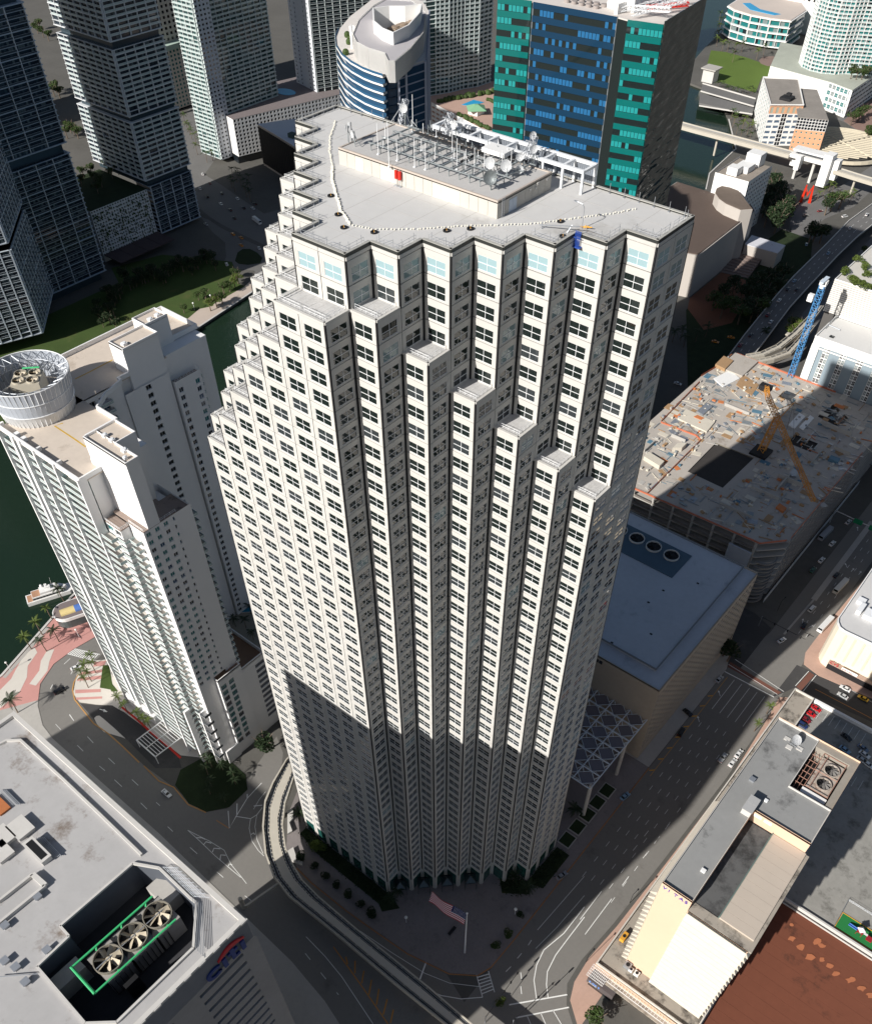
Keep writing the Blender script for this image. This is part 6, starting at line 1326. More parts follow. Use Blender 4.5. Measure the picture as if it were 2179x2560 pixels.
# ---------------------------------------------------------------- residential towers on the far bank
slate = mat('blue_grey_slab', (0.36, 0.43, 0.52), 0.6, 0.06); palefin = mat('pale_fin', (0.52, 0.57, 0.63), 0.6, 0.05)
dg = [glass('tower_pane_a', (0.014, 0.022, 0.034), 0.06, 1.5, 0.5), glass('tower_pane_b', (0.035, 0.055, 0.07), 0.08, 1.5, 0.5), glass('tower_pane_c', (0.10, 0.13, 0.14), 0.1, 1.5, 0.5)]
wg = [glass('sun_pane_a', (0.04, 0.085, 0.085), 0.06, 1.5, 0.5), glass('sun_pane_b', (0.02, 0.035, 0.04), 0.08, 1.5, 0.5), pane_pale]
def rtower(name, label, poly, segs, faces, **k):
    t = thing(name, label, 'apartment building', (poly[0][0], poly[0][1], 0))
    for z0, z1 in segs: grid_tower(t, poly, z0, z1, k.get('fh', 3.0), faces, k.get('bay', 6), k.get('slab', 1.1), k.get('fin', 0.4), k.get('sh', 0.26), k.get('sm', slate), k.get('fm', palefin), k.get('gl', dg), k.get('rm', rail_dark), k.get('heavy', 4), True, 1.5, None, k.get('limit', 130))
    return t
t1 = rtower('condo_tower', 'dark blue gridded glass tower cut off by the left edge of the picture', [(-451.5,140),(-451.5,213.5),(-530,213.5),(-530,140)], [(6,81),(87,158),(163,232)], [0], bay=12.2, sm=slate)
part('recess_glass', dg[1], t1, lambda q: (q.box(-529, 141, 81, -453.5, 212, 87), q.box(-529, 141, 158, -453.5, 212, 163), q.box(-528, 142, 0, -454, 211, 6)))
t1b = rtower('condo_tower', 'nearest dark glass tower at the left edge with white corner fin and a turned side', [(-432,70),(-409.3,135),(-452,172),(-530,150),(-500,60)], [(8,60),(64,140)], [0, 1], bay=6.4, fin=0.7, sm=palefin)
boxpart('recess_glass', dg[1], t1b, -490, 90, 0, -436, 130, 8)
t2 = rtower('condo_tower', 'gridded tower with one sunlit white face and one dark face above a square-holed garage', [(-533,278),(-472.8,278),(-472.8,318),(-533,318)], [(40.5,77),(81,119),(123.5,165),(169,232)], [0, 1], bay=7.6, gl=[glass('mixed_pane_a', (0.03, 0.042, 0.055), 0.06, 1.5, 0.5), dg[0], dg[2]], sm=mat('white_slab', (0.64, 0.66, 0.68), 0.7, 0.04), fm=mat('white_slab', (0.7,)*3), limit=300, rm=rail_glass)
part('recess_glass', dg[1], t2, lambda q: [q.box(-531, 279.5, z0, -474.4, 317, z1) for z0, z1 in ((36, 40.5), (77, 81), (119, 123.5), (165, 169))])
grid_tower(t2, [(-489,280),(-473.0,280),(-473.0,317.5),(-489,317.5)], 3, 36, 3.0, [1], 10, 0.9, 0.5, 0.26, slate, palefin, dg, rail_dark, 4, True, 1.5, None, 60)
# planted garage with square openings
pd = thing('planted_garage', 'white garage wall of square openings with plants trailing from it, below the dark towers', 'parking garage', (-480, 252, 0))
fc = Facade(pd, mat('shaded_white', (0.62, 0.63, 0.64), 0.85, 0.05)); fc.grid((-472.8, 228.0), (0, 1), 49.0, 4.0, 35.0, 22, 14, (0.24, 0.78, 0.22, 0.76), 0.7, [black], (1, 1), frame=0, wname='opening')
fc.wall.face([(-530,228,0),(-472.8,228,0),(-472.8,228,35),(-530,228,35)]); fc.wall.face([(-472.8,228,0),(-472.8,277,0),(-472.8,277,4),(-472.8,228,4)]); fc.flush()
boxpart('garden_roof', darkgrass, pd, -530, 228.2, 34, -473.2, 277.6, 34.8); part('canopy', mat('dark_canopy', (0.085, 0.06, 0.062), 0.7, 0.1), pd, lambda q: [q.box(-471.5, 228+k*12.2, 5.2, -452, 239.8+k*12.2, 5.8) for k in range(4)])
lf = MB()
for k in range(260):
    y, z = 229+46*rnd.random(), 5+28*rnd.random()**0.8; q0 = 0.5+rnd.random()*0.7; a = rnd.random()*6
    lf.face([(-472.5, y-q0*math.cos(a), z-q0*math.sin(a)), (-471.6, y+q0*0.6*math.sin(a), z-q0*0.6*math.cos(a)), (-472.2, y+q0*math.cos(a), z+q0*math.sin(a)), (-471.8, y-q0*0.6*math.sin(a), z+q0*0.6*math.cos(a))])
o = lf.build('trailing_plant', foliage, pd); stuff(o)
# pale tower with a dotted podium
pt = [(-569,403),(-545.4,403),(-545.4,476),(-569,476)]
t3 = rtower('condo_tower', 'pale green and white tower standing next to the garage wall of round holes', pt, [(4,118),(118,232)], [0, 1], bay=6.6, gl=wg, sm=mat('sea_white', (0.60, 0.66, 0.65), 0.7, 0.04), fm=mat('sea_white', (0.6,)*3), limit=200, rm=rail_glass, heavy=0)
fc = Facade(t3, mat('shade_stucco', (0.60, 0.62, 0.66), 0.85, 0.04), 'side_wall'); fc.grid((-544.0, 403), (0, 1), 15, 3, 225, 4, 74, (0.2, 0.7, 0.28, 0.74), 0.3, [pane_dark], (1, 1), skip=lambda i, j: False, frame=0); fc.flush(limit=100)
dp_ = thing('dotted_garage', 'white garage wall pierced by rows of round holes', 'parking garage', (-530, 460, 0))
fc = Facade(dp_, white); d0, d1 = Vector((-531.8,412)), Vector((-503,525)); du = (d1-d0).normalized(); L_ = (d1-d0).length
for i in range(34):
    for j in range(10):
        a0, b0 = L_*i/34, 6+28*j/10; cw, ch = L_/34, 2.8; n_ = 12; P = lambda a, z, d=0: (d0.x+du.x*a-du.y*d, d0.y+du.y*a+du.x*d, z)
        ring = [(a0+cw/2+1.05*math.cos(2*math.pi*t/n_+0.26), b0+ch/2+1.0*math.sin(2*math.pi*t/n_+0.26)) for t in range(n_)]
        sq = [(a0+cw/2+cw/2*max(-1, min(1, 1.42*math.cos(2*math.pi*t/n_+0.26))), b0+ch/2+ch/2*max(-1, min(1, 1.42*math.sin(2*math.pi*t/n_+0.26)))) for t in range(n_)]
        for t in range(n_):
            t2_ = (t+1) % n_; fc.wall.face([P(*sq[t]), P(*sq[t2_]), P(*ring[t2_]), P(*ring[t])]); fc.wall.face([P(*ring[t]), P(*ring[t2_]), P(*ring[t2_], 0.6), P(*ring[t], 0.6)])
fc.wall.face([(-590,425,6),(*d0,6),(*d0,34),(-590,425,34)]); fc.flush()
part('inner_wall', pane_dark, dp_, lambda q: q.prism([(d0.x-1.2*du.y*-1*-1-0.9, d0.y+0.6), (d1.x-0.9, d1.y), (d1.x-60, d1.y), (d0.x-58, d0.y+14)], 0, 33.6))
part('deck', mat('pool_deck', (0.20, 0.17, 0.17), 0.9, 0.08), dp_, lambda q: q.prism([tuple(d0), tuple(d1), (d1.x-60, d1.y+20), (d0.x-58, d0.y+14)], 33.6, 34)); part('swimming_pool', glass('pool_blue', (0.02,)*3), dp_, lambda q: q.prism([(-547+11*math.cos(t/2.5), 487+7*math.sin(t/2.5)) for t in range(15)], 34, 34.2))
t3b = rtower('condo_tower', 'white side-walled tower rising behind the pool deck of the dotted garage', [(-556,512),(-525,505),(-500,560),(-531,570)], [(34,120),(120,210)], [1], bay=7, gl=[wg[1], wg[0]], sm=mat('sea_white', (0.6,)*3), fm=mat('sea_white', (0.6,)*3), limit=80, heavy=0)
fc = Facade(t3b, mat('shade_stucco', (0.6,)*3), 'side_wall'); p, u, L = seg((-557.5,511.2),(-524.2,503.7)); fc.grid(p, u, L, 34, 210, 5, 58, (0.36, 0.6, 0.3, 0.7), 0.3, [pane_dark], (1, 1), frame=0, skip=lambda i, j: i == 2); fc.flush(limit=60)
# tower with curved balconies over a garage with a pool
t4 = rtower('condo_tower', 'slim white and green balcony tower rising from the pool-topped garage', [(-456,562),(-449.5,576.6),(-444,588),(-440,604),(-434,617),(-432.6,633),(-470,640),(-490,590)], [(30,235)], [1, 2, 3, 4], fh=3.05, bay=4.6, gl=wg, sm=mat('sea_white', (0.6,)*3), fm=mat('sea_white', (0.6,)*3), limit=300, heavy=2, slab=1.5, rm=rail_glass)
fc = Facade(t4, white, 'side_wall'); p, u, L = seg((-455.5,561),(-448.6,575.6)); fc.grid(p, u, 8, 10, 235, 2, 74, (0.25, 0.75, 0.25, 0.75), 0.2, [pane_dark, pane_teal], (1, 1), lambda i, j: rnd.choice((0, 1)), frame=0); fc.flush(limit=60)
pg4 = thing('pool_garage', 'white open garage carrying a pool, palms and a green-roofed pavilion', 'parking garage', (-400, 570, 0))
fc = Facade(pg4, white); p, u, L = seg((-438,557),(-348,530)); fc.grid(p, u, L, 2, 29, 14, 8, (0.1, 0.9, 0.3, 0.8), 0.6, [black], (1, 1), frame=0, wname='opening'); fc.wall.face([(p[0], p[1], 29), (p[0]+u[0]*L, p[1]+u[1]*L, 29), (p[0]+u[0]*L, p[1]+u[1]*L, 31), (p[0], p[1], 31)]); fc.flush()
part('deck', mat('terracotta_deck', (0.46, 0.31, 0.25), 0.9, 0.08), pg4, lambda q: q.prism([(-438,557.5),(-348,530.5),(-340,620),(-430,640),(-455,575)], 0, 30)); part('swimming_pool', glass('pool_bright', (0.03, 0.34, 0.62), 0.1, 1.33, 0.4), pg4, lambda q: q.prism([(-415,571),(-414.5,587),(-403.5,588),(-405.5,573.7)], 30, 30.2))
part('pavilion_roof', mat('green_roof', (0.22, 0.42, 0.25), 0.7, 0.06), pg4, lambda q: (q.tube((-392,562,34.0), (-392,562,37), 11, 4, 2.0))); part('pavilion_wall', white, pg4, lambda q: q.box(-397, 557, 30, -387, 567, 34))
part('planting', foliage, pg4, lambda q: [q.sphere(-436+rnd.random()*4+k*0.9, 562+rnd.random()*4+k*2.0, 31, 1.8+rnd.random(), 6, 4) for k in range(28)]+[q.sphere(-400+k*3, 548+rnd.random()*3-k*0.8, 31, 1.4+rnd.random(), 6, 4) for k in range(14)]+[q.sphere(-404+k*2, 592+rnd.random()*2, 31, 1.6, 6, 4) for k in range(12)])
# concrete-grid tower glimpsed between
gt = thing('grid_office', 'white concrete-grid office tower glimpsed between two residential towers', 'office building', (-690, 470, 0))
fc = Facade(gt, mat('grid_concrete', (0.60, 0.56, 0.50), 0.85, 0.05))
fc.grid((-668, 440), (0, 1), 44, 4, 50, 11, 14, (0.22, 0.78, 0.22, 0.78), 0.6, [pane_teal], (1, 1), frame=0); fc.grid((-674, 440), (0, 1), 44, 54, 230, 9, 44, (0.22, 0.78, 0.22, 0.78), 0.8, [pane_dark], (1, 1), frame=0); fc.grid((-725, 440), (1, 0), 51, 54, 230, 10, 44, (0.22, 0.78, 0.22, 0.78), 0.8, [pane_dark], (1, 1), frame=0)
fc.flush(limit=200); boxpart('ledge', mat('green_copper', (0.40, 0.50, 0.44), 0.8, 0.06), gt, -730, 438, 50, -666, 486, 53.9); boxpart('core', pane_dark, gt, -724, 441.5, 0, -676, 484, 230)
ab = thing('banded_office', 'dark office block with pale horizontal bands at the top left', 'office building', (-760, 330, 0))
boxpart('wall', pane_dark, ab, -800, 290, 0, -742, 345, 60)
for k in range(15): boxpart('band', lightconc, ab, -801, 289, 4+k*4, -740.8, 346, 5.5+k*4)
# striped low office between the ramps
so_ = thing('striped_office', 'low tan office block with dark vertical window strips by the ramps', 'office building', (-490, 440, 0))
sp_ = [(-515,424),(-484,416.5),(-455,409),(-470,440),(-500,452)]
part('wall', mat('tan_wall', (0.36, 0.32, 0.285), 0.85, 0.06), so_, lambda q: q.prism(sp_, 0, 31)); part('roof', mat('blue_white_roof', (0.52, 0.56, 0.63), 0.9, 0.05), so_, lambda q: q.prism(sp_, 31, 31.4)); boxpart('roof_plant', mat('dark_green_unit', (0.05, 0.085, 0.075), 0.7, 0.1), so_, -474, 419, 31.4, -468, 424, 34.5)
for i in range(20):
    t = (i+0.5)/20; p = lerp((-515,424),(-455,409), t); boxpart('window_strip', black, so_, p[0]-0.9+0.0, p[1]-0.25-(0.35 if i > 10 else 0.3), 2, p[0]+0.9, p[1]+0.3, 29.5)
# ---------------------------------------------------------------- upper right: hall, hotel, peach block, station and so on
hall = thing('convention_hall', 'big windowless hall with a mottled brown roof and a rounded raised end', 'hall', (-150, 500, 0))
hw_ = mat('hall_wall', (0.48, 0.44, 0.40), 0.9, 0.05, 0.3); brownroof = roofmat('brown_roof', (0.115, 0.085, 0.070), (0.25, 0.20, 0.165), 0.58, 0.05)
part('wall', hw_, hall, lambda q: q.prism([(-190,470),(-131,449),(-119,452),(-121,540),(-128,547),(-190,549)], 0, 28.6)); part('roof', brownroof, hall, lambda q: q.prism([(-189,471),(-131,450),(-119.8,453),(-121.8,539),(-128,546),(-189,548)], 28.6, 29.2))
dr = [(-150.0,529.5,37.00)[:2],(-152.9,537.2,37.00)[:2],(-152.0,543.3,37.00)[:2],(-146.1,544.7,37.00)[:2],(-138.4,543.4,37.00)[:2],(-116.7,521.5,37.00)[:2],(-122.5,515.0,37.00)[:2],(-135.3,517.8,37.00)[:2],(-143.0,522.2,37.00)[:2]]
part('drum_wall', hw_, hall, lambda q: q.prism(dr, 0, 36.6)); part('drum_roof', mat('drum_roof', (0.16, 0.125, 0.10), 0.9, 0.2, 0.3), hall, lambda q: q.prism([lerp(p, tuple(sum((Vector(d) for d in dr), Vector((0,0)))/len(dr)), 0.03) for p in dr], 36.6, 37))
an = [(-120.2,543.3,11.00)[:2],(-93.9,543.6,11.00)[:2],(-92.9,528.5,11.00)[:2],(-117.5,526.9,11.00)[:2]]
ax_ = thing('hall_annex', 'low white-roofed annex with a planted terrace in front of the hall', 'annex', (*an[0], 0)); part('wall', hw_, ax_, lambda q: q.prism(an, 0, 10.6)); part('roof', mat('patchy_white_roof', (0.62, 0.62, 0.66), 0.9, 0.05, 0.3, stain=(0.15, 0.13, 0.14), stain_amt=0.62, stain_scale=0.25), ax_, lambda q: q.prism(an, 10.6, 11))
part('stair', mat('stair_stone', (0.22, 0.17, 0.15), 0.9, 0.1), ax_, lambda q: [q.prism([lerp((-119.4,498.7)[:2], (-123.5,531.1)[:2], k/9), lerp((-100.0,503.3)[:2], (-103.2,531.7)[:2], k/9), (-103.2,531.7)[:2], (-123.5,531.1)[:2]], 0, 0.5+k*0.5) for k in range(9)])
ht = thing('hotel', 'plain white hotel slab with rows of small windows beside the brown hall', 'hotel', (-147, 565, 0))
fc = Facade(ht, white); fc.grid((-134, 546.5), (0, 1), 38, 2, 41, 9, 12, (0.2, 0.8, 0.25, 0.7), 0.3, [pane_dark], (2, 1), frame=0.08)
fc.wall.face([(-160.5,546.5,0),(-134,546.5,0),(-134,546.5,43),(-160.5,546.5,43)]); fc.wall.face([(-160.5,585,0),(-160.5,546.5,0),(-160.5,546.5,43),(-160.5,585,43)]); fc.wall.face([(-134,546.5,41),(-134,584.5,41),(-134,584.5,43),(-134,546.5,43)]); fc.flush()
part('roof', roofmat('hotel_roof_brown', (0.30, 0.26, 0.22), (0.17, 0.14, 0.11)), ht, lambda q: q.box(-160, 547, 41.4, -134.5, 584, 42)); part('plant_room', white, ht, lambda q: (q.box(-154, 551, 42, -146, 559, 47), q.box(-152, 560, 42, -142, 572, 46), q.box(-152, 576, 42, -141, 586, 50)))
pe = thing('peach_hotel', 'white and peach hotel with teal-framed windows beside the river station', 'hotel', (-205, 760, 0))
pk1 = [(-205,737),(-182.5,755),(-216,817),(-243,800)]; pk2 = [(-177,733),(-154,743),(-193,808),(-212,799)]
fc = Facade(pe, white); p, u, L = seg(pk1[0], pk1[1]); fc.grid(p, u, L*0.42, 0, 25, 2, 6, (0.15, 0.9, 0.3, 0.8), 0.3, [pane_blue], (4, 1), frame=0.1); fc.grid((p[0]+u[0]*L*0.42, p[1]+u[1]*L*0.42), u, L*0.16, 0, 25, 2, 8, (0.02, 0.98, 0.04, 0.96), 0.2, [pane_dark], (1, 1), frame=0.1); fc.grid((p[0]+u[0]*L*0.58, p[1]+u[1]*L*0.58), u, L*0.42, 0, 25, 2, 6, (0.1, 0.85, 0.3, 0.8), 0.3, [pane_blue], (4, 1), frame=0.1)
p, u, L = seg(pk1[3], pk1[0]); fc.grid(p, u, L, 0, 31, 8, 8, (0.2, 0.8, 0.25, 0.75), 0.3, [pane_teal], (2, 1), frame=0.1); fc.flush()
fc = Facade(pe, mat('peach_wall', (0.66, 0.36, 0.21), 0.85, 0.05), 'peach_wall'); p, u, L = seg(pk1[0], pk1[1]); fc.grid(p, u, L, 25, 31.5, 6, 1, (0.25, 0.75, 0.05, 0.75), 0.25, [mat('grey_green', (0.36, 0.38, 0.31), 0.8, 0.05)], (1, 1), frame=0); p, u, L = seg(pk2[0], pk2[1]); fc.grid(p, u, L, 0, 20, 6, 5, (0.3, 0.65, 0.35, 0.65), 0.25, [pane_teal], (1, 1), frame=0.08); fc.flush()
fc = Facade(pe, white, 'glazed_wall'); p, u, L = seg(pk2[0], pk2[1]); fc.grid(p, u, L, 20, 29, 10, 4, (0.06, 0.94, 0.06, 0.94), 0.2, [pane_dark], (1, 1), frame=0.08); fc.wall.face([(*pk2[1],0),(*pk2[2],0),(*pk2[2],29),(*pk2[1],29)]); fc.flush()
woodroof = mat('weathered_roof', (0.27, 0.245, 0.22), 0.9, 0.2, 0.5); part('roof', woodroof, pe, lambda q: (q.prism(pk1, 30.6, 31), q.prism(pk2, 28.6, 29.2))); parapet(pe, pk1, 31, 1.2, 0.5, white); part('roof_unit', dark, pe, lambda q: (q.box(-206, 756, 31, -196, 766, 33), q.box(-204, 764, 33, -200, 768, 34.5)))
tr = thing('trellis_dome', 'round cream slatted trellis roof next to the peach hotel', 'pavilion', (-142, 770, 5)); slatm = mat('cream_slat', (0.62, 0.55, 0.42), 0.8, 0.05)
for k in range(17): y = 737+k*4.4; h = math.sqrt(max(4, 40**2-(y-773)**2)); part('slat', slatm, tr, lambda q: q.obox((-145-h, y-0.3*h, 5.0), (2*h, 0.6*h, 0), (-0.25, 1.1, 0), (0, 0, 0.8)))
part('rim', slatm, tr, lambda q: q.ring(-145, 773, 2.5, 5, 41, 39.6, 40)); part('spine', slatm, tr, lambda q: [q.tube((-178,790,6),(-112,756,6),0.5,5), q.tube((-160,740,6),(-131,806,6),0.5,5)])
mm = thing('m_sculpture', 'giant red letter M sculpture on the roadside verge', 'sculpture', (-123, 649, 0))
q = MB()
a, b_ = Vector((-126.5,646.5,0)), Vector((-118.5,650.5,0)); u = (b_-a).normalized(); n = Vector((-u.y, u.x, 0)); w = 2.2; Lm = (b_-a).length; Z = Vector((0,0,1))
def quadp(pts): 
    f = [a+u*x+Z*z for x, z in pts]; g_ = [p+n*1.4 for p in f]; q.face([tuple(p) for p in f]); q.face([tuple(p) for p in g_][::-1])
    for i in range(len(f)): j = (i+1) % len(f); q.face([tuple(f[i]), tuple(g_[i]), tuple(g_[j]), tuple(f[j])])
quadp([(0,0),(w,0),(2.4,13),(1.6,13)]); quadp([(Lm-w,0),(Lm,0),(Lm-1.4,13),(Lm-2.2,13)]); quadp([(1.6,13),(2.6,10),(Lm/2,4.5),(Lm/2,7.0)][0:4]); quadp([(Lm/2,4.5),(Lm-2.6,10),(Lm-1.8,13),(Lm/2,7.0)])
q.build('letter', mat('sculpture_red', (0.66, 0.035, 0.012), 0.5, 0.05), mm)
stn = thing('transit_station', 'white elevated transit station of stacked concrete boxes by the red letter', 'station', (-140, 690, 0))
bxs = [(-158,684,16,-122,698,18.5), (-156,682,22,-124,692,23.2), (-128,678,3,-121,688,26), (-121,683,8,-116,690,22), (-158,690,8,-150,698,16), (-150,678,10,-146,684,20)]
for bx in bxs: boxpart('station_block', white, stn, *bx)
for x in (-152, -138, -125): boxpart('column', lightconc, stn, x, 687, 0, x+2, 690, 16)
pb = thing('pool_building', 'low curved white apartment block with a long rooftop pool by the lawn', 'apartment building', (-345, 1015, 0))
pbp = [(-386,1012),(-373,1002),(-350,996),(-328,997),(-308,1003),(-312,1050),(-345,1100),(-392,1060)]
grid_tower(pb, pbp, 3, 27, 6.0, [1, 2, 3], 11, 1.6, 0.5, 0.9, white, white, [pane_teal, pane_pale, pane_dark], rail_glass, 0, True, 2.6)
part('roof', mat('pool_roof', (0.55, 0.48, 0.43), 0.9, 0.06), pb, lambda q: q.prism(pbp, 27, 27.6)); part('swimming_pool', glass('pool_bright', (0.03,)*3), pb, lambda q: q.prism([(-378,1030),(-360,1012),(-330,1009),(-326,1017),(-352,1020),(-372,1036)], 27.6, 27.9)); boxpart('tower_wall', white, pb, -350, 1075, 0, -300, 1110, 60)
for k in range(7): boxpart('tower_window', pane_dark, pb, -348+k*6.5, 1074.6, 30, -345+k*6.5, 1075.2, 58)
tw_c = (-222, 905); ta = [(tw_c[0]+27*math.cos(R(a_)), tw_c[1]+27*math.sin(R(a_))) for a_ in range(180, 331, 25)]
tw = rtower('condo_tower', 'curved white and teal balcony tower at the top right corner', ta+[(-170,905),(-180,960),(-245,955)], [(16,150)], [0, 1, 2, 3, 4, 5, 6], fh=3.1, bay=4.5, gl=[pane_teal, pane_pale, pane_dark], sm=white, fm=white, limit=300, heavy=0, rm=rail_glass)
p2 = thing('tower_podium', 'white podium with teal windows and roof trees below the curved tower', 'podium', (-190, 880, 0)); p2p = [(-175,851),(-176,950),(-290,945),(-265,868),(-200,860)]
part('wall', white, p2, lambda q: q.prism(p2p, 0, 22)); fc = Facade(p2, white, 'front'); p, u, L = seg((-201,859.5),(-174.6,850.6)); fc.grid(p, u, L, 1, 22, 6, 4, (0.1, 0.9, 0.2, 0.85), 0.3, [pane_teal, pane_pale], (3, 2), lambda i, j: rnd.choice((0, 1)), frame=0.1); p, u, L = seg((-174.6,850.6),(-175.6,950)); fc.grid(p, u, L, 1, 22, 14, 5, (0.05, 0.95, 0.3, 0.7), 0.3, [pane_dark], (1, 1), frame=0); fc.flush()
part('garden', mat('roof_garden', (0.40, 0.42, 0.36), 0.9, 0.15), p2, lambda q: q.prism(p2p, 22, 22.4))

# ---------------------------------------------------------------- elevated people mover
gw = mat('guideway_concrete', (0.50, 0.46, 0.39), 0.9, 0.08, 0.5); gdk = mat('guideway_track', (0.05, 0.05, 0.05), 0.8, 0.2, 1.0)
def guideway(name, label, outer, inner, z, piers, thick=1.3, seg_n=6):
    t = thing(name, label, 'rail viaduct', (outer[0][0], outer[0][1], 0)); pr_ = []
    for k in range(len(outer)-1):
        for i in range(seg_n):
            s_ = i/seg_n; pr_.append((Vector(lerp(outer[k], outer[k+1], s_)), Vector(lerp(inner[k], inner[k+1], s_))))
    pr_.append((Vector(outer[-1]), Vector(inner[-1])))
    def strip(nm, m, f0, f1, z0, z1):
        q = MB()
        for (a, b_), (c, d) in zip(pr_, pr_[1:]): q.prism([tuple(a.lerp(b_, f0)), tuple(c.lerp(d, f0)), tuple(c.lerp(d, f1)), tuple(a.lerp(b_, f1))], z0, z1)
        return q.build(nm, m, t)
    strip('deck', gw, 0.0, 1.0, z-thick, z-0.35); strip('parapet', gw, 0.0, 0.07, z-0.36, z+0.75); strip('parapet', gw, 0.93, 1.0, z-0.36, z+0.75)
    strip('track_bed', gdk, 0.075, 0.29, z-0.349, z-0.3); strip('track_bed', gdk, 0.71, 0.925, z-0.349, z-0.3); strip('walkway', gw, 0.30, 0.70, z-0.36, z+0.25)
    for f in (0.13, 0.24, 0.76, 0.87): strip('rail', steel, f-0.009, f+0.009, z-0.3, z+0.05)
    q = MB(); 
    for i, (a, b_) in enumerate(pr_):
        for f in (0.09, 0.27, 0.73, 0.91): c = a.lerp(b_, f); q.box(c.x-0.16, c.y-0.16, z-0.3, c.x+0.16, c.y+0.16, z+0.35)
    stuff(q.build('rail_clip', gw, t))
    for (x, y) in piers: part('pier', gw, t, lambda q: (q.cyl(x, y, 0, z-2.6, 0.9, 12), q.box(x-1.6, y-1.6, z-2.6, x+1.6, y+1.6, z-thick)))
    return t
gwy = guideway('people_mover_track', 'curving elevated people-mover track sweeping round the foot of the tower', [(-55,60),(-54.5,25),(-52.7,6.8),(-49.3,-3.6),(-45.5,-11.4),(-38.2,-19.4),(-29.4,-26.4),(-20.8,-30.6),(-10.8,-32.5),(6,-31.9),(38,-31.7),(80,-30.4)], [(-46.5,60),(-46.3,25),(-44.8,3.8),(-38.4,-7.4),(-32.3,-14.5),(-24.8,-20.1),(-18.2,-22.9),(-11.2,-25),(-1.8,-25.8),(16,-25.9),(48,-25.3),(84,-25.7)], 10.0, [(-50,14),(-41,-13),(-6,-29),(22,-28.9),(52,-28.5)])
part('cross_beam', gw, gwy, lambda q: q.obox((-21.0,-44.8,7.60), tuple(Vector((-18.3,-31.2,7.60))-Vector((-21.0,-44.8,7.60))), (0.9,0.9,0), (0,0,1.2)))
c_ = (-24.5,-43.4); part('pier', gw, gwy, lambda q: q.cyl(c_[0], c_[1], 0, 7.6, 0.8, 10))
def beamway(name, label, pts, w, z, piers): 
    P = [Vector(p) for p in pts]; O = []; I = []
    for i in range(len(P)):
        d = (P[min(i+1, len(P)-1)]-P[max(i-1, 0)]).normalized(); n = Vector((-d.y, d.x))*w/2; O.append(tuple(P[i]+n)); I.append(tuple(P[i]-n))
    return guideway(name, label, O, I, z, piers, 1.8, 3)
beamway('people_mover_track', 'elevated track crossing the river towards the white station', [(-330,690),(-248,688),(-173,688),(-158,688)], 11, 17, [(-226,690)])
beamway('people_mover_track', 'elevated track leaving the station to the right edge of the picture', [(-118,686),(-100,684),(-60,681)], 9, 15, [(-100,684)])
beamway('people_mover_track', 'lower of two curved tracks looping behind the building site', [(-46.1,387.7,12.00)[:2],(-40.4,396.0,12.00)[:2],(-36.4,410.4,12.00)[:2],(-35.2,431.6,12.00)[:2],(-35.7,454.8,12.00)[:2],(-37.8,475.0,12.00)[:2]], 4.5, 12, [(-39.3,432.4)[:2]])
beamway('people_mover_track', 'upper of two curved tracks looping behind the building site', [(-39.7,385.7,12.00)[:2],(-33.6,395.5,12.00)[:2],(-28.7,408.1,12.00)[:2],(-29.4,426.1,12.00)[:2],(-31.4,447.7,12.00)[:2]], 4.0, 12, [(-31.9,430.9)[:2]])
# expressway viaduct
hwv = thing('expressway_viaduct', 'curving concrete expressway viaduct at the right between trees and towers', 'viaduct', (-60, 480, 0))
vl = [(-76,700),(-75,660),(-77,620),(-74,570),(-71.5,512),(-69,480),(-62,418),(-58,388),(-50,345)]; vr = [(-58,700),(-60,640),(-61.5,600),(-60.5,560),(-57.5,508),(-55,470),(-49.5,425),(-46,395),(-36,352)]
q = MB(); q2 = MB(); q3 = MB()
for i in range(len(vl)-1):
    q.prism([vl[i], vl[i+1], vr[i+1], vr[i]], 6.0, 7.2); q2.strip([vl[i], vl[i+1]], 0.5, 7.2, 0.9); q2.strip([vr[i], vr[i+1]], 0.5, 7.2, 0.9)
    for f in (0.33, 0.66): dashes(q3, lerp(vl[i], vr[i], f), lerp(vl[i+1], vr[i+1], f), 3, 6, 0.2, 7.215)
q.build('deck', hw, hwv); q2.build('parapet', lightconc, hwv); q3.build('lane_line', paint, hwv)
for i in range(1, 8): part('pier', concrete, hwv, lambda q: q.cyl((vl[i][0]+vr[i][0])/2, (vl[i][1]+vr[i][1])/2, 0, 6, 1.2, 10))
road('lower_carriageway', [(p[0]+20, p[1]) for p in vl]+[(p[0]+24, p[1]) for p in vr[::-1]], hw, 0.016)
rb = thing('river_bridge', 'flat road bridge over the river below the lawn', 'bridge', (-280, 800, 0))
part('deck', hw, rb, lambda q: (q.prism([(-314.4,830.1,6.00)[:2],(-254.3,824.6,6.00)[:2],(-247.3,806.9,6.00)[:2],(-307.4,814.0,6.00)[:2]], 4.6, 6.0), q.prism([(-304.6,807.1,6.00)[:2],(-245.3,802.8,6.00)[:2],(-238.5,785.8,6.00)[:2],(-291.8,781.8,6.00)[:2]], 4.4, 5.8)))
part('parapet', lightconc, rb, lambda q: [q.strip([a[:2], b_[:2]], 0.8, 5.8, 1.0) for a, b_ in (((-315.6,832.3,6.00),(-254.7,825.4,6.00)), ((-306.1,810.8,6.00),(-246.3,804.9,6.00)), ((-287.6,773.6,6.00),(-238.1,785.0,6.00)))])
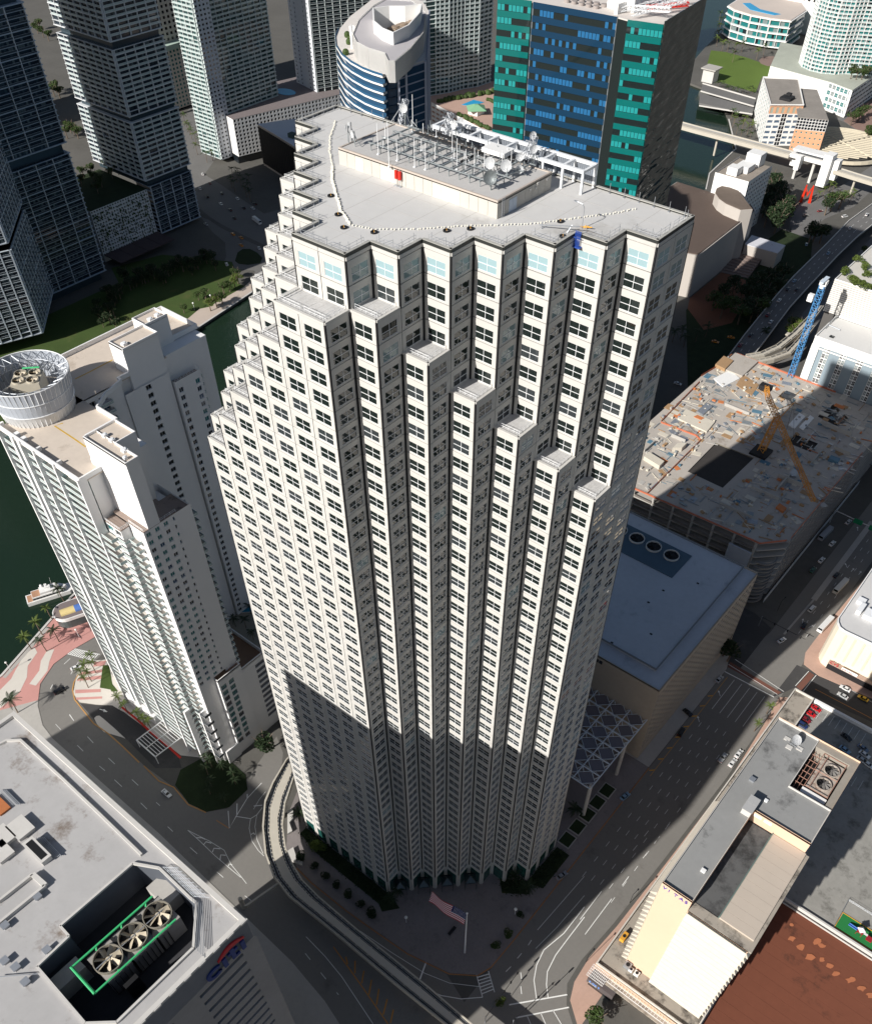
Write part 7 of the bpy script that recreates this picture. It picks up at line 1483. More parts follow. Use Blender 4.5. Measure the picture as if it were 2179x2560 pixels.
hutb = thing('bridge_tower', 'small grey-roofed bridge house beside the lawn', 'hut', (-323.0,863.0)); pp = (-323.0,863.0); boxpart('wall', lightconc, hutb, pp[0]-6, pp[1]-6, 0, pp[0]+6, pp[1]+6, 11); boxpart('roof', concrete, hutb, pp[0]-8, pp[1]-8, 11, pp[0]+8, pp[1]+8, 12)

# ---------------------------------------------------------------- plants
def crown_mesh(nm, n, sx, sy, sz, leaf, m, seed, lumps=7):
    r_ = random.Random(seed); q = MB(); L = [(r_.uniform(-.6,.6)*sx, r_.uniform(-.6,.6)*sy, r_.uniform(-.35,.55)*sz, r_.uniform(.35,.62)) for _ in range(lumps)]
    for i in range(n):
        l = r_.choice(L); v = Vector((r_.gauss(0,1), r_.gauss(0,1), r_.gauss(0,1))).normalized()*r_.uniform(0.75,1.05)*l[3]
        p = Vector((l[0]+v.x*sx, l[1]+v.y*sy, l[2]+v.z*sz)); a = Vector((r_.gauss(0,1), r_.gauss(0,1), r_.gauss(0,.5))).normalized(); b_ = a.cross(Vector((r_.gauss(0,1), r_.gauss(0,1), r_.gauss(0,1)))).normalized(); s_ = leaf*r_.uniform(.6,1.4)
        q.face([tuple(p-a*s_), tuple(p+b_*s_*.7), tuple(p+a*s_), tuple(p-b_*s_*.7)])
    return q.mesh(nm, m)
CR = [crown_mesh('crown', 900, 1, 1, .8, .10, m, s_) for s_, m in ((1, foliage), (2, foliage2), (3, foliage3), (4, foliage), (5, foliage3))]
q = MB(); q.tube((0,0,0), (0.02,0.02,0.62), 0.045, 6, 0.03)
for a_ in range(5): q.tube((0,0,0.5), (0.4*math.cos(a_*1.3), 0.4*math.sin(a_*1.3), 0.95), 0.025, 4, 0.01)
TRUNK = q.mesh('trunk', bark)
def tree(p, h, v, label, group=None, name='broadleaf_tree', cat='tree'):
    t = thing(name, label, cat, (p[0], p[1], p[2] if len(p) > 2 else 0.1), rnd.random()*6, group); r = h*0.42
    c = bpy.data.objects.new('trunk', TRUNK); C.objects.link(c); c.parent = t; c.scale = (h, h, h)
    c = bpy.data.objects.new('crown', CR[v]); C.objects.link(c); c.parent = t; c.location = (0, 0, h*0.66); c.scale = (r*rnd.uniform(.9,1.2), r*rnd.uniform(.9,1.2), h*0.36); return t
def bush(p, r, v, label, group=None):
    o = bpy.data.objects.new('bush', CR[v]); C.objects.link(o); o.location = (p[0], p[1], (p[2] if len(p) > 2 else 0.1)+r*0.6); o.scale = (r, r, r*0.85); o.rotation_euler = (0, 0, rnd.random()*6)
    return tag(o, label, 'bush', group)
q = MB(); N_ = 9; prev = None
for i in range(N_+1):
    t = i/N_; x = t*0.95; z = 0.42*t-0.75*t*t; w = 0.17*math.sin(math.pi*min(1, t*0.9+0.1))+0.012
    if prev:
        (px, pz, pw) = prev; q.tube((px,0,pz), (x,0,z), 0.012, 3)
        for s_ in (1, -1):
            for k in range(2): f = k/2; xx = px+(x-px)*f; zz = pz+(z-pz)*f; q.face([(xx, 0, zz), (xx+0.045, 0, zz), (xx+0.10, s_*(pw+(w-pw)*f), zz-0.07), (xx+0.075, s_*(pw+(w-pw)*f), zz-0.07)])
    prev = (x, z, w)
FR_ = [q.mesh('frond', m) for m in (foliage, foliage2, foliage3)]
q = MB(); q.tube((0,0,0), (0.03,0,0.5), 0.035, 7, 0.026); q.tube((0.03,0,0.5), (0.02,0.01,1.0), 0.026, 7, 0.022); PTR = q.mesh('trunk', bark)
def palm(p, h, r, v, label, group=None, n=13):
    t = thing('palm_tree', label, 'palm tree', (p[0], p[1], p[2] if len(p) > 2 else 0.1), rnd.random()*6, group)
    c = bpy.data.objects.new('trunk', PTR); C.objects.link(c); c.parent = t; c.scale = (h*0.8+1, h*0.8+1, h)
    for k in range(n):
        c = bpy.data.objects.new('frond', FR_[v]); C.objects.link(c); c.parent = t; c.location = (h*0.016, 0, h*0.99); s_ = r*rnd.uniform(.85,1.15); c.scale = (s_, s_, s_); c.rotation_euler = (rnd.uniform(-.3,.3), rnd.uniform(-.75,.35), 2*math.pi*k/n+rnd.uniform(-.2,.2))
    return t
G1 = 'palms along the bay promenade'
for p, h, r, v, l in (((-204.4,5.9,9.00),9,3.6,2,'palm between the moored yacht and the round pavilion'), ((-199.0,-4.4,8.00),8,2.6,1,'small palm hanging over the yacht stern'), ((-194.0,-12.9,9.00),9,3.4,1,'palm leaning over the water nearest the pavilion'), ((-190.3,-21.1,9.00),9,3.4,1,'outermost palm over the bay water'), ((-184.4,-10.6,8.00),8,3.6,2,'broad dark palm right below the round pavilion'), ((-183.9,-17.5,8.00),8,3.4,2,'dark palm on the pink paving by the sea wall'), ((-163.9,-45.3,9.00),9,4.6,2,'big dark palm at the left picture edge on the pink waves')): palm((p[0], p[1]), h, r, v, l, G1)
G2 = 'young palms on the condominium forecourt'
for p, l in (((-160.9,-8.5,7.00),'forecourt palm beside the striped crossing'), ((-158.9,-13.3,7.00),'forecourt palm half hiding the parked white car'), ((-156.5,-11.0,7.00),'forecourt palm next to the hedge end of the striped paving'), ((-156.4,-16.6,7.00),'forecourt palm closest to the bend in the kerb'), ((-153.8,-15.1,7.00),'forecourt palm in the middle of the leaning row'), ((-152.0,-18.1,7.00),'lowest forecourt palm of the row by the kerb'), ((-132.7,-15.2,7.00),'lone palm near the red entrance post'), ((-127.5,-15.7,7.00),'small palm beside the clipped dark shrubs'), ((-120.9,-14.8,6.00),'palm at the upper end of the red kerb bed'), ((-116.9,-14.9,6.00),'palm in the middle of the red kerb bed'), ((-113.6,-14.6,6.00),'palm nearest the white entrance frame')): palm((p[0], p[1]), 7 if p[2] > 6.5 else 6, 2.7, 1, l, G2, 11)
for i, (p, r, v, l) in enumerate((((-22.8,-16.4,2.00),2.2,2,'round clipped tree nearest the pale angular bench'), ((-15.8,-16.1,1.50),1.7,2,'second round tree along the boulevard pavement'), ((-10.2,-16.4,1.50),1.8,2,'third round tree along the boulevard pavement'), ((-4.7,-16.0,1.50),1.7,2,'round tree with a lamp globe at its side'), ((1.1,-16.0,1.50),1.9,2,'fifth round tree along the boulevard pavement'), ((7.4,-16.2,1.50),1.7,2,'sixth round tree, before the last one'), ((12.5,-16.0,1.50),2.2,2,'last round tree, nearest the flag plaza'), ((54.8,8.4,1.50),1.9,0,'upper of two bushes by the avenue corner of the plaza'), ((53.8,2.8,1.50),1.8,0,'lower of two bushes by the avenue corner of the plaza'), ((54.4,17.3,1.50),1.5,2,'bush in a round white tub beside the right globe lamp'), ((-20.3,-9.6,3.00),3.0,1,'bright sunlit tree at the tower\'s left foot'))): bush((p[0], p[1], 0.2), r, v, l, 'clipped trees round the tower plaza')
for p, h, r, l in (((15.5,-8.8,5.00),5,3.2,'spreading palm at the left plaza corner under the tower'), ((15.4,-4.7,5.00),5,2.8,'palm tucked against the tower wall left of the entrances'), ((44.4,26.4,5.00),5,3.0,'palm against the tower right of the entrances'), ((50.8,25.9,5.00),5.5,3.6,'large spreading palm at the right plaza corner'), ((46.2,63.5,5.00),5,3.6,'dark palm beside the planting squares'), ((-33.8,-6.0,6.00),6,3.2,'palm between the curved track and the tower'), ((-57.7,205.9,3.00),1,0.1,'x')): palm((p[0], p[1]), h, r, 2, l, 'palms at the foot of the tower') if l != 'x' else None
q = MB()
rb_ = random.Random(3)
for (x0, y0, x1, y1, n) in ((-29,-11,14,-7,150), (49,30,54,47,60), (41,21,50,29,40)):
    for k in range(n):
        x, y = rb_.uniform(x0, x1), rb_.uniform(y0, y1)
        for j in range(9): a = Vector((rb_.gauss(0,1), rb_.gauss(0,1), rb_.gauss(0,.6))).normalized(); b_ = a.cross(Vector((0.3,0.5,0.8))).normalized(); p = Vector((x+rb_.gauss(0,.7), y+rb_.gauss(0,.7), 0.6+rb_.random()*1.3)); q.face([tuple(p-a*.35), tuple(p+b_*.25), tuple(p+a*.35), tuple(p-b_*.25)])
o = q.build('shrubbery', foliage3); stuff(o); o['label'] = 'dense dark shrubs planted along the foot of the tower'; o['category'] = 'shrubs'
# condominium court, islands and terrace
court = thing('pool_terrace', 'palm-shaded terrace with a blue stepped swimming pool behind the white condominium', 'pool', (-125, 45, 0))
part('paving', mat('court_paving', (0.30, 0.27, 0.22), 0.9, 0.15, 0.5), court, lambda q: q.prism([(-125,12),(-76,24),(-60,60),(-90,90),(-126,80)], 0, 11.6))
poolp = [(-146.9,57.2,12.00)[:2],(-140.4,64.6,12.00)[:2],(-120.3,52.2,12.00)[:2],(-131.1,42.0,12.00)[:2],(-135.3,45.1,12.00)[:2],(-142.5,46.5,12.00)[:2],(-143.1,53.4,12.00)[:2]]
part('water', glass('pool_water', (0.010, 0.20, 0.34), 0.08, 1.33, 0.4, 0.08, 0.5), court, lambda q: q.prism(poolp, 11.5, 11.8)); part('pool_edge', lightconc, court, lambda q: q.strip(poolp, 0.5, 11.6, 0.3, True)); part('low_wall', white, court, lambda q: q.box(-124.5, 58, 11.6, -110, 70, 12.2))
l0, l1 = (-151.3,61.7,12.00), (-145.7,66.3,12.00)
for k in range(6): p = lerp(l0, l1, k/5); boxpart('lounger', dark, court, p[0]-0.5, p[1]-1.4, 12.2, p[0]+0.5, p[1]+1.4, 12.6)
Gc = 'palms round the condominium pool'
for p, l in (((-160.2,60.0,16.00),'court palm beyond the pool, next to the stepped balconies'), ((-154.6,56.1,16.00),'court palm behind the loungers'), ((-149.5,51.2,15.00),'dark round palm at the pool corner'), ((-120.7,50.8,15.00),'palm overhanging the lower right of the pool'), ((-125.7,39.0,15.00),'palm at the near edge of the pool'), ((-120.1,41.1,15.00),'court palm between pool and garage roof'), ((-116.1,43.7,15.00),'court palm against the tower edge'), ((-108.2,40.9,15.00),'court palm lowest beside the tower'), ((-152.9,68.9,15.00),'court palm at the far end of the pool')): palm((p[0], p[1], 11.6), p[2]-11.6+2, 2.8, 2, l, Gc, 10)
for p, r, l in (((-97.7,-1.8,119.00),2.3,'bright bush filling the terrace planter on the condominium'), ((-97.6,-5.7,119.00),2.0,'left end of the terrace planting on the condominium'), ((-98.2,1.3,119.00),2.0,'right end of the terrace planting on the condominium')): bush((p[0], p[1], 117.5), r, 1, l, 'bushes on the condominium terrace')
tag(part('planter', stucco, None, lambda q: (q.obox(tuple((-96.2,-6.5,117.50)), tuple(Vector((-95.7,2.5,117.50))-Vector((-96.2,-6.5,117.50))), (-0.5,-1.0,0), (0,0,1.3)))), 'long white planter below the bushes on the condominium terrace', 'planter')
r5 = random.Random(5)
for i in range(9):
    palm((-82+i*2.4+r5.uniform(-.5,.5), -14+r5.uniform(-6,6)), r5.uniform(4,6), 2.6, 2, ('dark palm at the tip of the traffic island' if i == 0 else 'dark palm on the traffic island, nearest the intersection' if i == 8 else 'shaded palm among others on the dark traffic island'), 'palms on the traffic island', 9)
p = (-67.6,8.0,5.00); tree((p[0], p[1]), 11, 2, 'large dark tree at the condominium corner by the crossing')
# park trees
Gp = 'trees in the riverside park'
for p, h, v, l in (((-380.4,271.8,3.00),8,0,'park tree where the sand path meets the riverwalk'), ((-373.6,267.6,3.00),8,1,'park tree in the sun next to the path end'), ((-376.7,234.4,2.00),6,0,'low bushy tree on the sunlit lawn'), ((-372.9,237.9,3.00),8,0,'second bushy tree on the sunlit lawn'), ((-359.4,230.1,4.00),9,1,'riverwalk tree left of the lamp post'), ((-359.3,235.6,4.00),9,1,'riverwalk tree between two lamp posts'), ((-360.2,241.4,4.00),9,0,'riverwalk tree nearest the white benches'), ((-370.2,251.3,3.00),8,0,'tree on the lawn edge above the benches'), ((-369.1,256.0,3.00),8,0,'tree at the bright end of the lawn'), ((-370.8,262.2,3.00),8,1,'tree shading the end of the riverwalk'), ((-370.7,216.8,2.00),6,0,'small shrub-like tree at the lower lawn'), ((-349.8,194.9,4.00),9,2,'cluster tree at the corner of the white roof'), ((-352.4,194.5,4.00),9,2,'darker tree beside the white roof corner')): tree((p[0], p[1]), h, v, l, Gp)
for i, p in enumerate(((-425.2,204.5,4.00), (-424.6,206.5,4.00), (-438.1,219.2,4.00), (-436.7,220.7,4.00), (-424.2,213.7,4.00), (-425.0,216.8,4.00), (-425.4,219.5,4.00), (-430.3,226.0,4.00), (-425.1,224.5,4.00), (-424.3,226.3,4.00), (-424.1,228.7,4.00), (-430.0,236.1,4.00), (-425.0,234.7,4.00), (-424.9,237.2,4.00), (-419.0,235.0,4.00), (-413.9,233.7,4.00), (-413.8,236.1,4.00), (-419.5,243.3,4.00), (-420.6,246.7,4.00), (-422.5,251.1,4.00), (-425.4,256.1,4.00), (-425.0,258.5,4.00), (-417.3,254.7,4.00), (-418.7,258.7,4.00), (-417.1,260.1,4.00), (-408.3,255.3,4.00), (-413.2,262.1,4.00), (-412.0,263.9,4.00), (-416.3,270.2,4.00), (-419.1,275.4,4.00), (-413.5,273.3,4.00), (-415.8,278.1,4.00), (-409.0,275.0,4.00), (-400.6,270.5,4.00), (-420.1,201.6,4.00), (-412.4,186.1,4.00), (-388.4,174.8,4.00), (-406.7,174.9,4.00), (-420.7,184.3,4.00), (-427.6,197.3,4.00), (-397.7,171.2,4.00), (-397.9,176.6,4.00), (-417.7,197.3,4.00), (-418.1,194.0,4.00), (-404.5,184.7,4.00), (-412.3,191.9,4.00))): tree((p[0], p[1]), 6+(i*7%5), 2, 'shaded tree in the dark grove between the park and the towers', 'trees in the dark grove')
for i, p in enumerate(((-513.8,387.8,8.00), (-504.8,384.2,8.00), (-497.4,382.2,8.00), (-489.2,378.1,8.00), (-482.0,376.1,8.00), (-509.9,391.1,8.00), (-492.1,386.5,8.00), (-477.2,369.5,8.00), (-468.7,366.2,8.00), (-500.1,374.5,8.00), (-491.9,370.5,8.00))): palm((p[0], p[1]), 8, 3.6, 2, 'street palm in the row beside the bridge avenue', 'street palms by the bridge avenue', 9)
for i, p in enumerate(((-642.6,443.6,8.00), (-625.5,432.7,8.00), (-608.2,422.7,8.00), (-598.5,418.9,8.00), (-587.6,416.2,8.00), (-578.1,412.5,8.00), (-568.8,408.8,8.00), (-556.3,402.4,8.00), (-556.9,396.5,8.00), (-576.5,402.5,8.00), (-620.5,430.7,8.00), (-561.6,409.1,8.00))): palm((p[0], p[1]), 8, 4.2, 1 if i % 2 else 0, 'sunlit palm in the row beneath the pale green tower', 'palms beneath the pale green tower', 9)
for p, h, v, l in (((-100.2,645.8,7.00),14,0,'rounded tree on the verge between the two roads'), ((-100.8,636.7,6.00),13,2,'second tree on the verge, nearer the hall'), ((-96.9,654.1,6.00),13,0,'third tree on the verge beside the white van'), ((-88.5,586.8,8.00),15,2,'big dark tree in the middle of the turning circle'), ((-90.0,583.0,6.00),13,2,'tree on the left side of the turning circle'), ((-83.7,588.2,6.00),13,2,'tree on the right side of the turning circle'), ((-46.2,581.9,6.00),11,0,'tree by the slatted building roof garden')): tree((p[0], p[1]), h, v, l, 'trees along the upper right roads')
for p in ((-153.5,646.8,9.00), (-144.1,634.4,9.00), (-144.4,624.4,9.00), (-136.7,625.9,9.00), (-136.6,611.6,9.00), (-127.8,614.2,9.00), (-127.9,600.2,9.00), (-137.0,601.9,9.00), (-121.8,596.1,9.00), (-119.2,602.7,9.00), (-127.9,586.5,9.00), (-117.4,581.7,9.00)): tree((p[0], p[1]), 17, 2, 'dark tree in the dense grove behind the white hotel', 'grove behind the white hotel')
for i, p in enumerate(((-97.9,446.1,6.00), (-97.9,460.1,6.00), (-97.8,474.5,6.00), (-88.5,467.9,6.00), (-87.4,451.3,6.00), (-88.4,482.3,6.00), (-77.7,469.7,6.00), (-78.0,455.7,6.00), (-76.1,440.5,6.00), (-85.6,491.8,6.00), (-76.0,478.1,6.00), (-82.9,501.5,6.00), (-70.7,458.3,6.00), (-74.7,493.6,6.00), (-79.0,512.1,6.00), (-71.2,447.8,6.00), (-88.8,440.0,6.00))): tree((p[0], p[1]), 13, 0 if i % 4 == 0 else 2, 'shaded park tree between the brick plaza and the viaduct', 'trees of the plaza park')
for i, p in enumerate(((-117.0,682.0,6.00), (-116.7,669.6,6.00), (-112.8,677.9,6.00), (-116.5,657.4,6.00), (-99.3,671.6,6.00), (-96.5,678.8,6.00), (-94.7,670.5,6.00), (-97.2,658.7,6.00), (-122.4,618.9,6.00), (-126.4,620.3,6.00))): palm((p[0], p[1]), 7, 3.4, 1, 'palm on the verge near the red letter sculpture', 'palms near the sculpture', 9)
for i, p in enumerate(((-254.5,776.9,6.00), (-244.5,760.9,6.00), (-233.4,746.4,6.00), (-233.8,757.9,6.00), (-224.7,736.4,6.00), (-225.8,752.8,6.00), (-216.4,737.6,6.00), (-238.8,771.6,6.00), (-247.5,770.5,6.00), (-225.2,759.0,6.00))): palm((p[0], p[1]), 8, 4.0, 1 if i % 2 else 0, 'riverside palm in front of the peach hotel', 'palms in front of the peach hotel', 9)
for i, p in enumerate(((-403.3,1038.6,7.00), (-394.7,1017.8,7.00), (-382.2,992.0,7.00), (-359.4,959.1,7.00), (-353.3,960.0,7.00), (-344.2,959.2,7.00), (-341.1,970.1,7.00), (-371.8,970.1,7.00), (-414.6,1058.0,7.00), (-315.9,954.0,7.00), (-317.0,973.4,7.00), (-289.2,968.1,7.00), (-292.5,957.4,7.00), (-296.3,974.3,7.00), (-332.6,932.2,7.00))): palm((p[0], p[1]), 9, 5.0, i % 2, 'palm edging the lawn below the pool building', 'palms edging the far lawn', 9)
for i, p in enumerate(((-305.9,848.6,4.00), (-301.1,849.0,4.00), (-295.0,847.1,4.00), (-288.3,845.7,4.00), (-283.6,846.1,4.00), (-278.2,847.2,4.00), (-275.2,853.1,4.00), (-271.7,855.9,4.00))): palm((p[0], p[1]), 5, 4.0, 0, 'low palm between the lawn and the bridge road', 'palms between lawn and bridge road', 8)
for i, p in enumerate(((-193.0,894.2,28.00), (-191.1,902.7,28.00), (-182.9,895.7,28.00), (-183.0,909.4,28.00), (-184.1,881.0,28.00), (-180.1,884.3,28.00), (-178.1,892.7,28.00), (-189.1,880.2,28.00))): tree((p[0], p[1], 22), 10, 0, 'roof garden tree on the white podium', 'roof trees on the white podium')
for i, p in enumerate(((-161.9,835.1,6.00), (-160.4,848.5,6.00), (-161.5,860.0,6.00), (-136.6,814.9,6.00), (-135.0,804.8,6.00), (-333.1,1111.7,6.00), (-320.5,1093.8,6.00), (-362.6,1156.6,6.00), (-357.5,1171.1,6.00), (-344.1,1161.8,6.00), (-341.4,1095.3,6.00))): tree((p[0], p[1]), 12, 0, 'street tree among the upper right buildings', 'street trees at the upper right')
for i, p in enumerate(((-0.4,380.1,76.00), (3.6,378.8,76.00), (7.7,377.6,76.00), (-2.5,380.7,76.00), (-2.9,399.4,76.00), (2.4,391.8,76.00), (-8.8,387.3,76.00), (-8.6,404.5,76.00))): bush((p[0], p[1], 74.4), 3.0, 1, 'planted bush on the roof garden of the slatted building', 'roof garden bushes')
for i, p in enumerate(((-42.2,450.6,7.00), (-40.3,441.6,7.00), (-38.0,448.8,7.00), (-36.1,439.8,7.00))): tree((p[0], p[1]), 13, 1, 'bright tree beside the curved tracks', 'trees beside the curved tracks')
for i, p in enumerate(((-95.5,398.8,7.00), (-98.6,393.6,7.00), (-87.1,403.1,7.00), (-85.1,412.6,7.00), (-89.8,392.9,7.00), (-53.5,430.8,7.00))): palm((p[0], p[1]), 8, 4.4, 2, 'dark palm in the shade below the brick plaza', 'palms below the brick plaza', 10)
for i, p in enumerate(((-526.5,261.4,38.00), (-524.9,267.6,38.00), (-515.1,251.5,38.00), (-500.5,258.8,38.00), (-506.9,272.7,38.00), (-493.8,250.3,38.00), (-514.3,261.7,38.00), (-515.5,290.4,38.00), (-509.6,280.3,38.00), (-521.9,280.1,38.00))): tree((p[0], p[1], 34.8), 8, 0, 'garden tree on the roof of the planted garage', 'roof trees of the planted garage')
for i, p in enumerate(((-992.2,519.4,6.00), (-975.4,515.3,6.00), (-958.8,511.2,6.00), (-1002.2,529.7,6.00), (-791.5,410.1,6.00), (-807.9,417.1,6.00), (-696.1,351.9,6.00), (-698.6,361.4,6.00), (-705.0,362.0,6.00), (-688.5,358.2,6.00), (-800.2,409.7,6.00))): tree((p[0], p[1]), 11, 0, 'street tree between the dark towers', 'street trees between the dark towers')
for i, p in enumerate(((82.2,156.2,6.00),(82.2,144.6,6.00))): palm((p[0], p[1]), 6, 2.4, 1, ('bright palm at the avenue corner by the crossing', 'bright palm on the avenue pavement beside the grey roof')[i], 'palms on the avenue pavement', 11)
for i, p in enumerate(((52.6,173.7,8.00),(55.6,172.1,6.00))): tree((p[0], p[1]), 11, 2, ('dark tree at the far corner of the annex', 'second dark tree at the annex corner, nearer the crossing')[i], 'trees at the annex corner')
p = (95.2,3.1,4.00); tree((p[0], p[1]), 8, 0, 'street tree beside the shop front at the bottom edge')
p = (67.0,-11.5,0.50); bush((p[0], p[1], 0.1), 1.8, 1, 'clipped bright hedge on the little corner island')

# ---------------------------------------------------------------- vehicles
CARCOL = {'white': (0.75,0.75,0.74), 'silver': (0.45,0.46,0.47), 'grey': (0.25,0.26,0.28), 'black': (0.012,0.012,0.014), 'red': (0.55,0.012,0.015), 'darkred': (0.20,0.015,0.02), 'navy': (0.02,0.035,0.11), 'lightblue': (0.22,0.36,0.50), 'bluegrey': (0.14,0.19,0.27), 'green': (0.02,0.10,0.06), 'taxi': (0.72,0.42,0.02), 'orange': (0.72,0.27,0.02), 'paleroof': (0.60,0.60,0.57), 'greysteel': (0.28,0.31,0.36)}
def carpaint(n):
    k = 'car_paint_'+n
    if k not in MAT:
        m, nt, b = newmat(k); b.inputs['Base Color'].default_value = (*CARCOL[n], 1); b.inputs['Roughness'].default_value = 0.3; b.inputs['Coat Weight'].default_value = 0.6; MAT[k] = m
    return MAT[k]
carglass = glass('car_glass', (0.01,0.012,0.014), 0.05, 1.5, 0.5); lampm = mat('head_lamp', (0.75,0.75,0.70), 0.3, 0.02); tailm = mat('tail_lamp', (0.35,0.01,0.01), 0.4, 0.02)
def body_mesh(L, W, prof, cab):
    """side profile extruded with tucked-in upper edges; cab = (x0, x1, x2, x3, z0, z1) glasshouse"""
    q = MB(); n = len(prof); ys = (-W/2, -W/2+0.12, W/2-0.12, W/2); k = len(q.v)
    for j, y in enumerate(ys):
        for (x, z) in prof: q.v.append((x, y, z if j in (1, 2) else min(z, 0.42+(z-0.42)*0.86)))
    for j in range(3):
        for i in range(n): i2 = (i+1) % n; q.f.append((k+j*n+i, k+(j+1)*n+i, k+(j+1)*n+i2, k+j*n+i2)); q.m.append(0)
    q.f.append(tuple(k+i for i in range(n))); q.m.append(0); q.f.append(tuple(k+3*n+i for i in reversed(range(n)))); q.m.append(0)
    x0, x1, x2, x3, z0, z1 = cab; w0, w1 = W/2-0.08, W/2-0.28
    q.face([(x1,-w1,z1),(x2,-w1,z1),(x2,w1,z1),(x1,w1,z1)]); q.face([(x1,-w1,z1-0.05),(x1,w1,z1-0.05),(x2,w1,z1-0.05),(x2,-w1,z1-0.05)])
    for p in ((x1,-w1),(x1,w1),(x2,-w1),(x2,w1)): xb = x0 if p[0] == x1 else x3; q.tube((p[0], p[1], z1-0.02), (xb, w0 if p[1] > 0 else -w0, z0), 0.05, 4)
    g = MB(); w1 += 0.012; w0 -= 0.02
    g.face([(x0,-w0,z0),(x0,w0,z0),(x1,w1,z1-0.04),(x1,-w1,z1-0.04)][::-1]); g.face([(x3,-w0,z0),(x3,w0,z0),(x2,w1,z1-0.04),(x2,-w1,z1-0.04)]); g.face([(x0,-w0,z0),(x3,-w0,z0),(x2,-w1,z1-0.04),(x1,-w1,z1-0.04)]); g.face([(x0,w0,z0),(x3,w0,z0),(x2,w1,z1-0.04),(x1,w1,z1-0.04)][::-1])
    return q.mesh('body', carpaint('white')), g.mesh('window', carglass)
wq = MB(); wq.tube((0,-0.11,0), (0,0.11,0), 0.33, 14); WHEEL = wq.mesh('wheel', black); wq = MB(); wq.tube((0,-0.125,0), (0,0.125,0), 0.19, 8); RIM = wq.mesh('rim', steel)
wq = MB(); wq.box(-0.04,-0.22,-0.08,0.04,0.22,0.08); HL = wq.mesh('headlight', lampm); TLm = wq.mesh('tail_light', tailm)
KINDS = {
 's': (4.7, 1.85, body_mesh(4.7, 1.85, [(2.3,0.3),(2.33,0.62),(1.2,0.88),(-1.55,0.95),(-2.3,0.88),(-2.33,0.3)], (1.15,0.35,-1.05,-1.75,0.88,1.42)), 1.42, 0.74, 0.66),
 'v': (5.0, 1.95, body_mesh(5.0, 1.95, [(2.45,0.35),(2.48,0.85),(1.45,1.05),(-2.42,1.10),(-2.48,0.35)], (1.4,0.75,-2.1,-2.4,1.06,1.78)), 1.5, 0.8, 0.75),
 'p': (5.4, 1.95, body_mesh(5.4, 1.95, [(2.65,0.38),(2.68,0.85),(1.5,1.02),(-0.6,1.05),(-0.65,0.75),(-2.6,0.75),(-2.6,1.0),(-2.7,1.0),(-2.7,0.38)], (1.4,0.8,-0.2,-0.55,1.03,1.75)), 1.65, 0.85, 0.85),
 'b': (11.5, 2.55, body_mesh(11.5, 2.55, [(5.7,0.45),(5.75,1.5),(5.5,1.9),(-5.72,1.9),(-5.75,0.45)], (5.45,5.3,-5.6,-5.72,1.88,3.0)), 3.9, 1.0, 1.05)}
def car(p, ang, kind, col, label, group='cars on the streets'):
    L, W, (bm_, gm_), wb, lz, tz = KINDS[kind]; t = thing({'s': 'parked_car', 'v': 'van', 'p': 'pickup_truck', 'b': 'lorry'}[kind] if kind != 's' else 'car', label, {'s': 'car', 'v': 'van', 'p': 'pickup', 'b': 'truck'}[kind], (p[0], p[1], p[2] if len(p) > 2 else 0.03), R(ang), group)
    def add(nm, me, loc, par=t): o = bpy.data.objects.new(nm, me); C.objects.link(o); o.parent = par; o.location = loc; return o
    o = add('body', bm_, (0, 0, 0)); o.material_slots[0].link = 'OBJECT'; o.material_slots[0].material = carpaint(col); add('window', gm_, (0, 0, 0))
    if kind == 'b':
        q = MB(); q.box(-5.6,-1.2,1.85,5.2,1.2,3.02); o = q.build('cargo_box', carpaint(col)); o.parent = t
    for x in (wb, -wb):
        for y in (-W/2+0.1, W/2-0.1): w = add('wheel', WHEEL, (x, y, 0.33)); add('rim', RIM, (0, 0, 0), w)
    for y in (-W/2+0.32, W/2-0.32): add('headlight', HL, (L/2-0.01, y, lz-0.03)); add('tail_light', TLm, (-L/2+0.01, y, tz+0.08))
    return t
